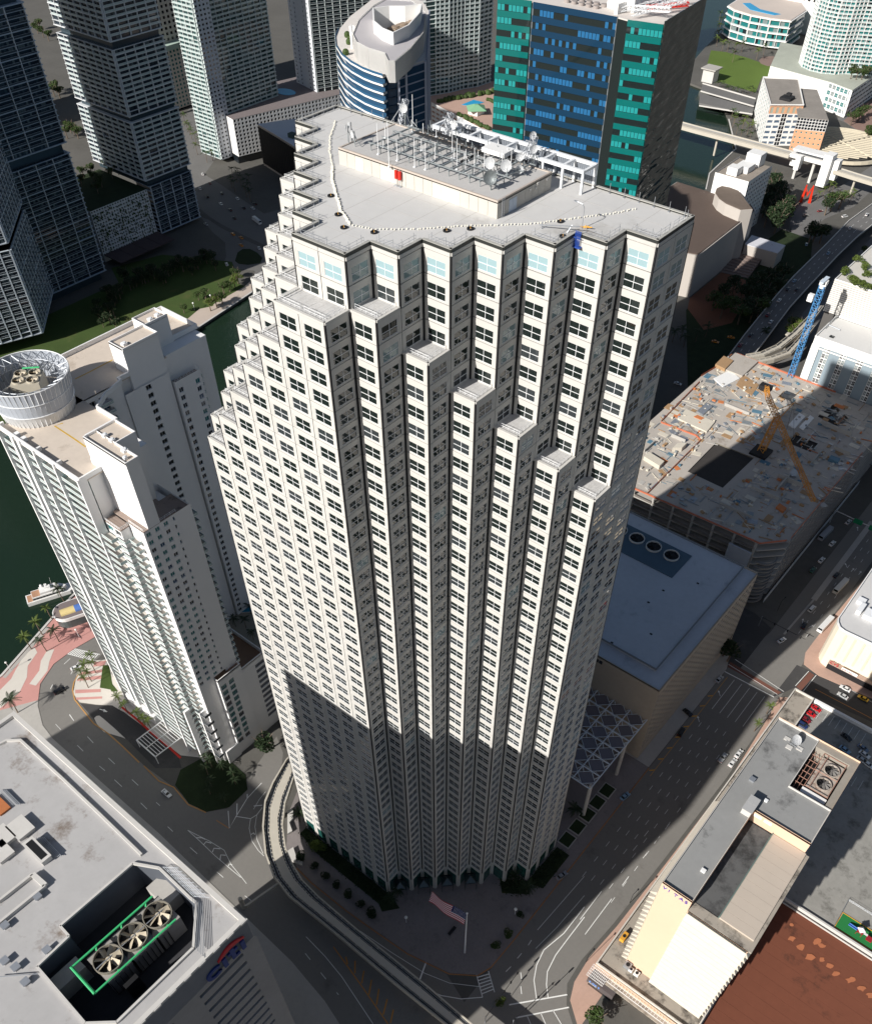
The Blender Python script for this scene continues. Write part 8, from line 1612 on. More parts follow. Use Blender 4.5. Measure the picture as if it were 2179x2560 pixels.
for p, a, k, col, l in (
 ((57.2,83.1,0.03), 80, 's', 'lightblue', 'light blue car driving along the left kerb of the avenue'),
 ((57.0,39.3,0.03), 75, 's', 'grey', 'grey car at the left kerb below the tower'),
 ((78.4,123.9,0.03), 88, 'p', 'silver', 'silver pickup on the avenue beside the parked white cars'),
 ((82.5,129.9,0.03), 88, 's', 'white', 'parked white car farther up the right kerb'),
 ((82.6,124.3,0.03), 88, 's', 'white', 'parked white car nearest the grey roof at the right kerb'),
 ((57.8,160.1,0.03), 86, 's', 'silver', 'silver car parked beside the yellow hatching'),
 ((56.0,135.3,0.03), 165, 's', 'black', 'dark car turning across the pavement below the waffle wall'),
 ((59.0,124.5,0.03), 95, 'v', 'black', 'black van in the shade at the left kerb'),
 ((69.0,198.7,0.03), 75, 's', 'white', 'white car waiting in the middle of the crossing'),
 ((73.0,213.8,0.03), 95, 's', 'black', 'black car stopped in the middle lane before the crossing'),
 ((71.3,226.0,0.03), 85, 'v', 'white', 'white van ahead of the black car beside the median'),
 ((80.4,219.9,0.03), 85, 'b', 'white', 'long white bus along the cream corner building'),
 ((75.8,248.1,0.03), 85, 'b', 'paleroof', 'pale box truck in the shaded lane'),
 ((71.0,255.1,0.03), 85, 's', 'black', 'black car in front of the pale box truck'),
 ((61.0,260.5,0.03), 85, 's', 'white', 'white car with a dark roof by the excavation'),
 ((60.6,251.0,0.03), 85, 's', 'green', 'dark green car by the excavation'),
 ((60.2,275.4,0.03), 85, 's', 'white', 'white car farther up beside the hoarding'),
 ((54.7,279.4,0.03), 85, 'b', 'greysteel', 'grey tanker truck at the hoarding'),
 ((59.9,296.3,0.03), 85, 's', 'silver', 'silver car under the green road signs'),
 ((102.5,190.3,0.03), 178, 's', 'white', 'white saloon nearest the pharmacy in the cross street'),
 ((103.3,185.7,0.03), 175, 's', 'silver', 'silver saloon in the middle of the cross street'),
 ((110.6,190.0,0.03), 178, 's', 'taxi', 'yellow taxi in the cross street'),
 ((97.5,164.6,8.00), -5, 's', 'red', 'red car at the top of the deck row, by the end wall'),
 ((96.9,160.6,8.00), -5, 's', 'red', 'middle red car of the deck row'),
 ((96.6,156.5,8.00), -5, 's', 'darkred', 'darker red car of the deck row beside the blue van'),
 ((96.6,153.0,8.00), -5, 'v', 'navy', 'navy blue van at the end of the red row'),
 ((113.2,158.7,8.00), -10, 's', 'black', 'black car alone in the shade of the deck'),
 ((115.1,152.4,8.00), -10, 's', 'lightblue', 'pale blue car parked near the roof fan frame'),
 ((120.4,157.8,8.00), -10, 's', 'bluegrey', 'blue-grey van on the right side of the deck'),
 ((122.1,155.2,8.00), -10, 's', 'white', 'white-roofed car behind the blue-grey van'),
 ((122.4,152.1,8.00), -10, 's', 'silver', 'silver car second from the end of the shaded row'),
 ((125.0,151.5,8.00), -10, 's', 'white', 'white car at the end of the shaded row'),
 ((-159.7,-27.2,0.03), 84, 'v', 'black', 'black car on the sunlit bend by the pink promenade'),
 ((-165.3,-15.0,0.03), 70, 's', 'white', 'white car with dark windows parked under the forecourt palms'),
 ((-83.3,-30.7,0.03), 0, 's', 'white', 'white car at the kerb of the dark traffic island'),
 ((-480.2,362.5,0.03), 160, 's', 'white', 'white car leading on the far avenue'),
 ((-483.0,347.4,0.03), 160, 's', 'white', 'white car one lane nearer on the far avenue'),
 ((-468.6,344.5,0.03), 160, 's', 'black', 'dark car below two white ones on the far avenue'),
 ((-463.2,353.8,0.03), 160, 's', 'black', 'dark car behind the leading white one'),
 ((-456.9,358.0,0.03), 160, 's', 'white', 'white car at the right end of the far avenue'),
 ((-454.8,336.4,0.03), 160, 's', 'black', 'dark car lowest on the far avenue curve'),
 ((-497.5,361.2,0.03), 150, 's', 'black', 'dark car nearest the stop lines'),
 ((-501.9,349.7,0.03), 150, 'v', 'black', 'dark van near the tall tower corner'),
 ((-520.6,368.6,0.03), 150, 's', 'darkred', 'dark red car at the far crossing'),
 ((-518.3,356.0,0.03), 150, 's', 'white', 'white car crossing near the dark tower'),
 ((-539.5,376.7,0.03), 150, 's', 'white', 'white car on the side road at the far crossing'),
 ((-436.4,343.5,0.03), 165, 'b', 'white', 'white lorry on the far avenue'),
 ((-434.7,317.1,0.03), 165, 's', 'orange', 'leftmost of three orange taxis on the ramp'),
 ((-425.2,316.9,0.03), 165, 's', 'orange', 'second orange taxi on the ramp'),
 ((-415.9,308.5,0.03), 165, 's', 'orange', 'orange taxi turning by the roundabout island'),
 ((-401.4,281.5,0.03), 150, 's', 'white', 'white car leaving the roundabout towards the park'),
 ((-402.1,313.9,0.03), 150, 's', 'white', 'white car at the ramp wall beside the tower terraces'),
 ((-463.7,315.4,0.03), 165, 's', 'silver', 'silver car in the shade under the gridded tower'),
 ((-462.0,364.9,0.03), 165, 's', 'black', 'dark car at the far kerb of the avenue'),
 ((-70.9,606.5,8.00), 102, 's', 'silver', 'silver car highest on the viaduct'),
 ((-66.6,557.4,8.00), 98, 's', 'lightblue', 'light blue car on the viaduct bend'),
 ((-67.7,503.2,8.00), 93, 's', 'lightblue', 'pale car side by side with a dark one on the viaduct'),
 ((-66.2,489.6,8.00), 93, 's', 'black', 'dark car in the left viaduct lane'),
 ((-61.1,493.1,8.00), 93, 's', 'black', 'dark car in the right viaduct lane'),
 ((-63.9,471.6,8.00), 95, 's', 'white', 'white car below the two dark ones on the viaduct'),
 ((-61.2,449.2,8.00), 95, 's', 'darkred', 'dark red car at the lower end of the viaduct'),
 ((-70.3,637.2,8.00), 100, 's', 'white', 'white car at the upper right end of the viaduct'),
 ((-87.2,643.4,0.03), 60, 'v', 'white', 'white van on the sunlit verge road'),
 ((-111.4,625.3,0.03), 60, 's', 'black', 'black car before the turning circle'),
 ((-106.4,640.6,0.03), 60, 's', 'darkred', 'dark car following round the verge trees'),
 ((-90.1,579.2,0.03), 110, 's', 'lightblue', 'blue car leaving the turning circle'),
 ((-71.6,353.0,0.03), 10, 's', 'white', 'white car at the corner behind the building site'),
 ((-77.0,411.1,0.03), 15, 's', 'orange', 'lower orange taxi below the dark park palms'),
 ((-71.6,422.4,0.03), 20, 's', 'orange', 'upper orange taxi below the dark park palms'),
 ((-56.1,443.3,7.30), 95, 's', 'white', 'white car in the shade beside the viaduct planting'),
 ((-61.6,450.3,7.30), 95, 's', 'darkred', 'dark red car ahead of the shaded white one'),
 ((-58.6,420.0,7.30), 95, 's', 'black', 'dark car near the bridge plants'),
 ((-58.3,404.9,7.30), 95, 's', 'darkred', 'red car nearest the building site rails'),
 ((-286.5,818.4,0.03), -10, 'v', 'orange', 'orange lorry on the river bridge'),
 ((-274.6,842.4,0.03), -10, 's', 'taxi', 'yellow car on the far lane of the river bridge'),
 ((-273.1,795.7,0.03), -10, 'v', 'white', 'white van on the quay below the river bridge'),
): car(p, a, k, col, l)

# ---------------------------------------------------------------- equipment on the tower roof
ph = thing('roof_penthouse', 'long low concrete penthouse on the tower roof with cream panels and doors', 'plant room', (4, 34, ZD))
pconc = mat('penthouse_concrete', (0.50, 0.475, 0.43), 0.9, 0.06, 0.5); X0, X1, Y0, Y1, PT = -14.5, 22.4, 26.4, 42.2, ZD+2.9
part('wall', pconc, ph, lambda q: q.box(X0, Y0, ZD-0.1, X1, Y1, PT-0.3)); part('roof', mat('penthouse_roof', (0.49, 0.475, 0.46), 0.9, 0.10, 0.4, stain=(0.30, 0.285, 0.265), stain_amt=0.6, stain_scale=0.12), ph, lambda q: q.box(X0+0.3, Y0+0.3, PT-0.4, X1-0.3, Y1-0.3, PT-0.15)); parapet(ph, rect(X0, Y0, X1, Y1), PT-0.35, 0.35, 0.35, mat('penthouse_cap', (0.46, 0.40, 0.35), 0.9, 0.1))
for i in range(18):
    x = X0+0.1+i*2.05; pale = i in (2, 5, 6, 11, 12, 13) ; boxpart('wall_panel', mat('cream_panel', (0.70, 0.66, 0.58), 0.7, 0.04) if pale else pconc, ph, x, Y0-0.07, ZD+0.1, x+1.98, Y0-0.005, PT-(0.7 if pale else 0.45))
for i in range(8): y = Y0+0.15+i*1.95; boxpart('wall_panel', pconc, ph, X1+0.005, y, ZD+0.1, X1+0.07, y+1.88, PT-0.45)
part('double_door', mat('pale_blue_door', (0.52, 0.58, 0.66), 0.6, 0.05), ph, lambda q: (q.box(X1+0.07, Y0+3.2, ZD+0.05, X1+0.12, Y0+4.25, ZD+2.1), q.box(X1+0.07, Y0+4.3, ZD+0.05, X1+0.12, Y0+5.35, ZD+2.1)))
q = MB(); q.tube((X1+0.3, Y0+0.9, ZD), (X1+0.3, Y0+0.9, PT+0.5), 0.05, 5); q.tube((X1+0.3, Y0+1.5, ZD), (X1+0.3, Y0+1.5, PT+0.5), 0.05, 5)
for k in range(9): q.tube((X1+0.3, Y0+0.9, ZD+0.3+k*0.33), (X1+0.3, Y0+1.5, ZD+0.3+k*0.33), 0.035, 4)
q.build('ladder', steel, ph)
for y, z in ((Y0+9, 1.7), (Y0+10.6, 1.5), (Y0+11.2, 2.1), (Y0+14, 1.9)): boxpart('vent', lightconc, ph, X1+0.07, y, ZD+z, X1+0.25, y+0.5, ZD+z+0.4)
for x, l in ((0.1, 'left red tank hung on the penthouse wall'), (0.95, 'right red tank hung on the penthouse wall')):
    o = thing('fire_tank', l, 'tank', (x, Y0-0.5, ZD), 0, 'red tanks by the penthouse'); part('tank', red, o, lambda q: (q.cyl(x, Y0-0.5, ZD+1.2, ZD+2.5, 0.32, 10))); part('stand', steel, o, lambda q: (q.cyl(x, Y0-0.5, ZD, ZD+1.2, 0.06, 5), q.box(x-0.4, Y0-0.8, ZD, x+0.4, Y0-0.2, ZD+0.08)))
rack = thing('antenna_rack', 'grid of grey steel beams and stub posts covering the penthouse roof', 'antenna rack', (4, 34, PT))
rackm = mat('rack_steel', (0.30, 0.33, 0.34), 0.5, 0.1, 2.0, metal=0.4); RZ = PT+0.75
for i in range(13):
    x = -9.0+i*2.3; q = MB(); q.box(x-0.11, 29.2, RZ-0.12, x+0.11, 41.4, RZ+0.12)
    for y in (29.4, 33.2, 37.2, 41.2): q.cyl(x, y, PT-0.2, RZ, 0.09, 5)
    q.build('beam', rackm, rack)
for j in range(4):
    y = 29.8+j*3.6; q = MB(); q.box(-10, y-0.08, RZ+0.1, 20, y+0.08, RZ+0.26); q.build('cross_beam', rackm, rack)
r8 = random.Random(8)
for k in range(64):
    x = -9+2.3*(k % 13)+r8.uniform(-.3,.3); y = 29.5+r8.random()*12; h = r8.choice((0.9, 1.2, 1.6, 2.0)); q = MB(); q.cyl(x, y, RZ, RZ+h, 0.07, 5); q.box(x-0.25, y-0.25, RZ+0.12, x+0.25, y+0.25, RZ+0.2)
    if k % 3 == 0: q.tube((x, y, RZ+h*0.9), (x+0.8, y+0.6, RZ), 0.05, 4)
    q.build('stub_post', rackm if k % 4 else whitesteel, rack)
q = MB(); q.box(-6, 40.2, RZ+0.2, 18, 40.9, RZ+0.45); q.box(-6, 38.3, RZ+0.2, 10, 38.5, RZ+0.6); q.box(9, 33, RZ+0.2, 9.3, 41, RZ+0.5); q.build('cable_tray', dark, rack); boxpart('equipment_roof', white, rack, 9.5, 38.5, RZ+0.6, 14.5, 41.5, RZ+1.3)
whip = (('tall white pole beside the red tanks', (-1.3,25.7,229.80), 9.5), ('pole at the left end of the antenna rack', (-6.7,28.8,229.80), 6.5), ('pole rising above the rear roof edge', (-9.1,41.3,229.80), 8), ('slim pole left of the rack middle', (-2.1,28.8,229.80), 4.5), ('pole in the left half of the antenna rack', (2.2,28.6,229.80), 6), ('pole left of the rack centre', (4.4,29.0,229.80), 5.5), ('pole just behind the rack centre', (3.5,32.7,229.80), 4), ('pole right of the rack centre', (4.8,36.0,229.80), 6.5), ('paired pole beside the one right of centre', (8.7,32.5,229.80), 6.5), ('pole by the dark cable tray', (10.9,32.2,229.80), 5), ('pole in front of the equipment roof', (12.4,32.7,229.80), 5.5), ('pole near the large dishes', (12.4,35.6,229.80), 4.5), ('pole at the right part of the rack', (14.8,37.6,229.80), 4), ('pole farthest right on the rack', (15.4,39.5,229.80), 4))
for l, p, h in whip: o = MB(); o.cyl(p[0], p[1], PT-0.2, PT+h*0.75, 0.07, 6, 0.05); o.box(p[0]-0.2, p[1]-0.2, PT-0.2, p[0]+0.2, p[1]+0.2, PT); tag(o.build('antenna_pole', whitesteel, None), l, 'antenna', 'antenna poles on the penthouse')
for l, p, r, nz, h in (('dark mesh dish at the front right of the rack', (18.4,29.4,229.80), 1.15, (0.6,-0.9,0.35), 1.8), ('white drum dish above the dark mesh dish', (15.2,33.6,229.80), 0.95, (0.3,-1,0.2), 2.2), ('white dish right of the drum dish', (17.7,34.9,229.80), 1.0, (0.5,-1,0.15), 2.0), ('upper of two small dishes at the right end', (17.8,38.6,229.80), 0.7, (0.7,-0.8,0.1), 2.4), ('lower of two small dishes at the right end', (18.8,37.3,229.80), 0.7, (0.7,-0.8,0.1), 1.0), ('small dish on the leaning frame at the right', (18.0,42.4,229.80), 0.7, (0.8,-0.7,0.1), 2.6), ('dish high on the leaning frame', (15.8,45.1,229.80), 0.65, (0.8,-0.7,0.1), 3.6), ('dish behind the middle of the rack', (-0.0,44.6,229.80), 0.8, (0.2,-1,0.2), 2.5), ('dish on the rear frame by the screen', (-0.2,42.9,229.80), 0.8, (-0.2,-1,0.2), 2.5), ('first of three dishes at the left roof mast', (-14.4,28.8,229.80), 0.6, (-0.7,-0.7,0.1), 2.6), ('second of three dishes at the left roof mast', (-14.3,29.6,229.80), 0.6, (-0.5,-0.8,0.1), 2.9), ('third of three dishes at the left roof mast', (-12.6,28.6,229.80), 0.65, (-0.4,-0.9,0.1), 2.0), ('dish on the tripod at the rear roof edge', (-12.1,42.2,229.80), 0.8, (0.4,-0.9,0.1), 3.0)):
    o = thing('dish_antenna', l, 'dish antenna', (p[0], p[1], PT), 0, 'dish antennas on the penthouse'); c_ = (p[0], p[1], PT+h); part('reflector', rackm if l[0:4] == 'dark' else whitesteel, o, lambda q: dish_bm(q, c_, r, nz, 0.35)); part('mast', rackm, o, lambda q: (q.tube((p[0]+0.1, p[1]+0.25, PT-0.2), (p[0]+0.1, p[1]+0.25, PT+h+0.4), 0.08, 5), q.tube((p[0]+0.1, p[1]+0.25, PT+h*0.8), (p[0]+1.1, p[1]+0.9, PT-0.1), 0.06, 4), q.tube((p[0]+0.1, p[1]+0.25, PT+h*0.8), (p[0]-0.8, p[1]+1.0, PT-0.1), 0.06, 4)))
for l, p in (('lattice tripod tower at the rear roof edge', (-13.4,42.6,229.00)), ('leaning lattice frame at the right end of the rack', (16.3,43.1,229.00)), ('leaning lattice frame at the rear middle of the rack', (-2.3,42.5,229.00))):
    q = MB(); lattice(q, (p[0], p[1], PT-0.2), (p[0]+0.8, p[1]+0.8, PT+4.0), 0.9, 5, 0.07); q.tube((p[0]+0.8, p[1]+0.8, PT+4), (p[0]-2, p[1]-0.5, PT), 0.08, 5); q.box(p[0]-0.6, p[1], PT+3.2, p[0]+1.8, p[1]+0.2, PT+3.35); tag(q.build('lattice_mast', steel, None), l, 'mast', 'lattice masts on the roof')
scn = thing('roof_screen_frame', 'white steel portal frame with dark screen panels along the rear roof edge', 'screen frame', (10, 46, ZD)); SZ = ZD+3.9
part('beam', whitesteel, scn, lambda q: q.box(-6.5, 47.6, SZ-0.5, 28, 48.2, SZ)); part('beam', whitesteel, scn, lambda q: q.box(-6.5, 43.6, SZ-0.5, 28, 44.2, SZ)) 
for k in range(9):
    x = -6.2+k*4.25; boxpart('cross_beam', whitesteel, scn, x-0.25, 44.2, SZ-0.45, x+0.25, 47.6, SZ-0.04); boxpart('post', whitesteel, scn, x-0.2, 47.7, ZD, x+0.2, 48.1, SZ-0.5); boxpart('post', whitesteel, scn, x-0.2, 43.7, ZD, x+0.2, 44.1, SZ-0.5); 
    if k < 8: part('screen_panel', mat('screen_slat', (0.20, 0.22, 0.25), 0.6, 0.08), scn, lambda q: [q.box(x+0.35+j*0.42, 47.85, ZD+0.3, x+0.7+j*0.42, 47.95, SZ-0.6) for j in range(9)])
# hose line, ring drains, wheel chocks, loose poles
q = MB()
hp = [(-30.3,41.5,227.50),(-25.1,34.8,227.50),(-19.9,29.2,227.50),(-14.5,24.5,227.50),(-10.4,20.0,227.50),(-5.3,15.9,227.50),(-0.5,11.9,227.50),(4.8,8.8,227.50),(8.8,9.8,227.50),(11.8,12.2,227.50),(14.7,14.7,227.50),(17.3,17.6,227.50),(20.7,21.4,227.50),(24.1,24.3,227.50),(28.5,28.7,227.50),(34.1,37.1,227.50),(36.5,40.5,227.50),(38.8,44.9,227.50)]
kk = 0
for a, b_ in zip(hp, hp[1:]):
    a, b_ = Vector(a), Vector(b_); n_ = max(2, int((b_-a).length/0.55)); heavy = kk > 2 and kk < 7
    for i in range(n_):
        p = a.lerp(b_, i/n_)+Vector((r8.uniform(-.12,.12), r8.uniform(-.12,.12), 0)); w = 0.5 if heavy else 0.18; q.obox((p.x-w/2, p.y-0.06, ZD+0.02), (w, 0.1, 0), (-0.05, 0.12, 0), (0, 0.05, 0.28))
    kk += 1
o = q.build('marker_line', mat('bleached_cloth', (0.66, 0.63, 0.55), 0.9, 0.08), None); tag(o, 'ragged line of bleached cloth markers snaking round the roof deck', 'marker line')
for i, p in enumerate(((-5.8,15.1),(0.5,10.4),(4.7,7.4),(9.8,9.3),(18.7,17.4),(21.3,20.5),(31.3,32.4),(34.8,28.0))):
    q = MB(); q.ring(p[0], p[1], ZD, ZD+0.22, 0.62, 0.36, 16); q.cur = 1; q.cyl(p[0], p[1], ZD, ZD+0.5, 0.05, 5)
    tag(q.build('rubber_ring', [black, yellow], None), ('black ring on the left roof strip, highest', 'second black ring, in the bend of the cloth line', 'black ring at the left roof corner', 'black ring above the first front notch', 'black ring in front of the penthouse middle', 'black ring right of the one before the penthouse', 'black ring beside the roof lamp post', 'black ring nearest the right roof corner')[i], 'rubber ring', 'black rings on the roof deck')
lp = (35.5,32.6,227.50); o = thing('roof_lamp', 'grey curved lamp post standing on the roof deck', 'lamp post', (lp[0], lp[1], ZD)); part('post', steel, o, lambda q: q.path([(lp[0], lp[1], ZD), (lp[0], lp[1], ZD+3.2), (lp[0]-0.3, lp[1]-0.1, ZD+3.8), (lp[0]-1.4, lp[1]-0.3, ZD+4.0)], 0.07, 6)); part('lamp_head', steel, o, lambda q: q.box(lp[0]-1.9, lp[1]-0.45, ZD+3.9, lp[0]-1.3, lp[1]-0.15, ZD+4.05)); part('base', yellow, o, lambda q: [q.tube((lp[0]+a_, lp[1]+0.1, ZD+0.15), (lp[0]-a_+1.2, lp[1]+0.4, ZD+0.5), 0.09, 5) for a_ in (-0.5, 0.2, 0.8)])
gd = (33.9,31.6,226.00); o = thing('window_cradle', 'blue window-cleaning cradle hung at the roof edge with its long boom', 'cradle', (gd[0], gd[1], ZD)); part('cradle', mat('cradle_blue', (0.03, 0.08, 0.35), 0.5, 0.1), o, lambda q: [q.tube((36.2+0.15*k, 29.2, ZD-1.5), (36.2+0.15*k, 29.6, ZD+0.9), 0.05, 4) for k in range(8)]+[q.box(36.0, 29.0, ZD-1.6, 37.6, 29.8, ZD-1.45), q.box(36.0, 29.0, ZD+0.0, 37.6, 29.1, ZD+0.1)]); part('boom', steel, o, lambda q: (q.tube((29.9, 28.1, ZD+0.5), (36.6, 30.4, ZD+1.3), 0.09, 5), q.tube((30.4, 28.2, ZD), (30.2, 28.6, ZD+0.9), 0.08, 4), q.tube((34.5, 29.6, ZD), (35, 30.2, ZD+1.2), 0.08, 4)))
mc = (37.0,37.9,177.60); o = thing('window_cradle', 'cluttered metal cradle hanging from the second-lowest front terrace', 'cradle', (mc[0], mc[1], 177.5)); part('platform', rackm, o, lambda q: [q.tube((mc[0]+r8.uniform(-1.6,1.2), mc[1]+r8.uniform(-1,1), 177.8+r8.uniform(-.8,1.2)), (mc[0]+r8.uniform(-1.6,1.2), mc[1]+r8.uniform(-1,1), 177.8+r8.uniform(-.8,1.5)), 0.06, 4) for _ in range(26)]+[q.box(mc[0]-1.4, mc[1]-0.9, 177.2, mc[0]+0.9, mc[1]-0.5, 177.9)]); part('mast', rackm, o, lambda q: (q.tube((mc[0]+0.2, mc[1]+1.0, 177), (mc[0]+0.2, mc[1]+1.0, 181.5), 0.07, 5), q.tube((mc[0]+0.6, mc[1]+1.0, 177), (mc[0]+0.6, mc[1]+1.0, 181.5), 0.07, 5)))
# ---------------------------------------------------------------- plaza: flag, lamps, entrance canopies, bench
fl = thing('flagpole', 'tall white flagpole on the front plaza flying a big striped flag', 'flagpole', (47.2, -5.8, 0.13)); part('pole', whitesteel, fl, lambda q: (q.cyl(47.2, -5.8, 0.1, 33.4, 0.32, 10, 0.16), q.sphere(47.2, -5.8, 33.6, 0.35, 8, 6)))
H0 = Vector((47.2, -5.8, 33.0)); fe = (Vector((33.3,-6.9,31.50))-H0); hv = Vector((47.4,-6.7,29.50))-H0; hv = Vector((hv.x, hv.y, 0)).normalized()*2.4+Vector((0, 0, -3.4))
FW = lambda s, t: H0+fe*s+hv*t*(1-0.1*s)+Vector((0.25, 0.5, 0.75))*(0.55*math.sin(s*7.5+t*1.4)*(0.25+s))
fred = mat('flag_red', (0.50, 0.02, 0.03), 0.8, 0.05, 2.0); fwh = mat('flag_white', (0.72, 0.70, 0.70), 0.8, 0.03, 2.0); fbl = mat('flag_blue', (0.018, 0.025, 0.11), 0.8, 0.05, 2.0)
q = MB(); NS = 26
for i in range(NS):
    for j in range(13):
        s0, s1, t0, t1 = i/NS, (i+1)/NS, j/13, (j+1)/13
        q.cur = 2 if (s1 <= 0.40 and j < 7) else (0 if j % 2 == 0 else 1); f4 = [tuple(FW(s, t)) for s, t in ((s0,t0),(s0,t1),(s1,t1),(s1,t0))]; q.face(f4)
flg = q.build('flag', [fred, fwh, fbl], fl); q = MB()
for r_i in range(9):
    for c_i in range(6 if r_i % 2 == 0 else 5):
        s = 0.022+(c_i+(0.5 if r_i % 2 else 0))*0.062; t = 0.05+r_i*0.054; up_n = Vector((0.1, -0.25, 0.5)).normalized()*0.05; pts = []
        for k in range(10): a_ = math.pi*2*k/10; rr_ = 1.0 if k % 2 == 0 else 0.42; pts.append(tuple(FW(s+0.018*rr_*math.sin(a_), t-0.024*rr_*math.cos(a_))+up_n))
        q.face(pts)
q.build('star', fwh, flg)
GL = mat('lamp_globe', (0.80, 0.80, 0.76), 0.3, 0.01)
def globe(p, h, l, r=0.5):
    o = thing('globe_lamp', l, 'street lamp', (p[0], p[1], 0.13), 0, 'globe lamps'); part('post', whitesteel, o, lambda q: q.cyl(p[0], p[1], 0.1, h, 0.09, 6)); part('globe', GL, o, lambda q: q.sphere(p[0], p[1], h+r*0.8, r, 10, 8), True)
globe((24.4,-10.5), 4.2, 'left globe lamp on the front plaza', 0.62); globe((52.4,16.5), 4.2, 'right globe lamp on the front plaza beside the tub bush', 0.62); globe((-186.9,-34.1), 5, 'white globe lamp on the sea wall at the left edge'); globe((-179.6,-3.1), 5, 'globe lamp on the forecourt road by the tower edge')
for p, l in (((-368.1,238.4),'park lamp between the riverwalk trees'), ((-368.9,224.0),'park lamp at the sunny middle of the lawn'), ((-361.9,201.1),'park lamp near the white roof corner')): globe(p, 4.5, l, 0.6)
q = MB(); a_ = (38.9,-2.6); q.box(a_[0]-0.5, a_[1]-1.8, 0.13, a_[0]+0.5, a_[1]+1.8, 0.75); tag(q.build('plaza_stone', dark, None), 'dark stone slab lying on the plaza below the flag', 'stone')
for k, (x, y) in enumerate(((15,1),(21,7),(27,13),(33,19))):
    cn = thing('entrance_canopy', ('entrance canopy at the left notch of the tower front', 'second entrance canopy, behind the flag tip', 'third entrance canopy from the left', 'entrance canopy at the right notch of the tower front')[k], 'canopy', (x, y, 0.13), 0, 'glass entrance canopies'); cx2, cy2 = x-0.0, y-4.0
    cx2, cy2 = 15+k*6-0.2, -3.0+k*6+0.4
    part('frame', mat('dark_steel', (0.03, 0.035, 0.04), 0.4, 0.1), cn, lambda q: [q.tube((cx2+2.9*math.cos(t), cy2+2.9*math.sin(t), 5), (cx2+2.9*math.cos(t+math.pi/2), cy2+2.9*math.sin(t+math.pi/2), 5), 0.13, 5) for t in (0, math.pi/2, math.pi, 3*math.pi/2)]+[q.tube((cx2+2.9*math.cos(t), cy2+2.9*math.sin(t), 5), (cx2, cy2, 7.2), 0.1, 5) for t in (0, math.pi/2, math.pi, 3*math.pi/2)]+[q.tube((cx2+2.9*math.cos(t), cy2+2.9*math.sin(t), 0.13), (cx2+2.9*math.cos(t), cy2+2.9*math.sin(t), 5), 0.12, 5) for t in (0, math.pi/2, math.pi, 3*math.pi/2)])
    for t in (0, math.pi/2, math.pi, 3*math.pi/2): part('glass_panel', glass('canopy_dark_glass', (0.03, 0.05, 0.055), 0.08, 1.5, 0.5), cn, lambda q: q.face([(cx2+2.8*math.cos(t), cy2+2.8*math.sin(t), 5.02), (cx2+2.8*math.cos(t+math.pi/2), cy2+2.8*math.sin(t+math.pi/2), 5.02), (cx2, cy2, 7.1)]))
# angular pale benches beside the track
for pts, l in (([(-40.4,-6.1),(-39.7,-3.9),(-36.5,-6.8),(-36.2,-9.2),(-32.7,-11.0),(-33.2,-13.1)], 'pale angular wall between the curved track and the tower corner'), ([(-28.0,-18.1),(-27.5,-15.6),(-23.4,-17.8),(-20.5,-17.5),(-19.5,-18.7),(-24.6,-19.9)], 'pale angular planter wall by the first round tree')):
    q = MB(); q.prism(pts, 0.1, 1.4); tag(q.build('angular_wall', lightconc, None), l, 'wall')
# mast arms with traffic signals, sign gantry
def signal(p0, p1, l, heads):
    o = thing('traffic_signal', l, 'traffic light', (p0[0], p0[1], 0.02), 0, 'traffic signal arms'); z = 6.2; a, b_ = Vector((*p0[:2], z)), Vector((*p1[:2], z)); part('post', steel, o, lambda q: q.cyl(p0[0], p0[1], 0, z+0.4, 0.14, 8)); part('arm', dark, o, lambda q: q.tube(a, b_, 0.10, 6))
    for t in heads: c = a.lerp(b_, t); part('signal_head', black, o, lambda q: q.box(c.x-0.25, c.y-0.25, z-0.9, c.x+0.25, c.y+0.25, z+0.35))
signal((67.0,-20.0), (66.5,-0.9,6.20), 'signal arm reaching up beside the small corner hedge', (0.55, 0.75, 0.95)); signal((74.6,-15.1), (77.8,3.7,6.20), 'signal arm crossing the stop lines at the bottom', (0.3, 0.6, 0.95)); signal((56.7,200.4), (77.7,200.2,6.20), 'long signal arm over the avenue beyond the crossing', (0.3, 0.6, 0.9))
sg = thing('road_sign_gantry', 'gantry with two green road signs at the right edge', 'road sign', (58.5,296.0)); s0, s1 = (52.4,290.6,8.00), (75.2,289.7,8.00); part('gantry', steel, sg, lambda q: (q.tube(s0, s1, 0.25, 6), q.cyl(s0[0], s0[1], 0, 8, 0.25, 8)))
for t in (0.55, 0.9): c = Vector(s0).lerp(Vector(s1), t); part('sign_panel', mat('sign_green', (0.01, 0.20, 0.09), 0.5, 0.05), sg, lambda q: q.box(c.x-2.2, c.y-0.7, 6.6, c.x+2.2, c.y-0.55, 9.4))
for p, l in (((81.9,46.4), 'dark street lamp on the avenue pavement nearest the peach wall'), ((81.6,18.1), 'street lamp at the podium corner'), ((59.3,214.8), 'street lamp at the excavation corner')):
    o = thing('street_lamp', l, 'street lamp', (p[0], p[1], 0.1), 0, 'avenue street lamps'); part('post', dark, o, lambda q: q.path([(p[0], p[1], 0.1), (p[0], p[1], 7), (p[0]+0.4, p[1]+2.4, 7.6)], 0.09, 6)); part('lamp_head', dark, o, lambda q: q.box(p[0]+0.2, p[1]+2.2, 7.5, p[0]+0.7, p[1]+3.0, 7.7))
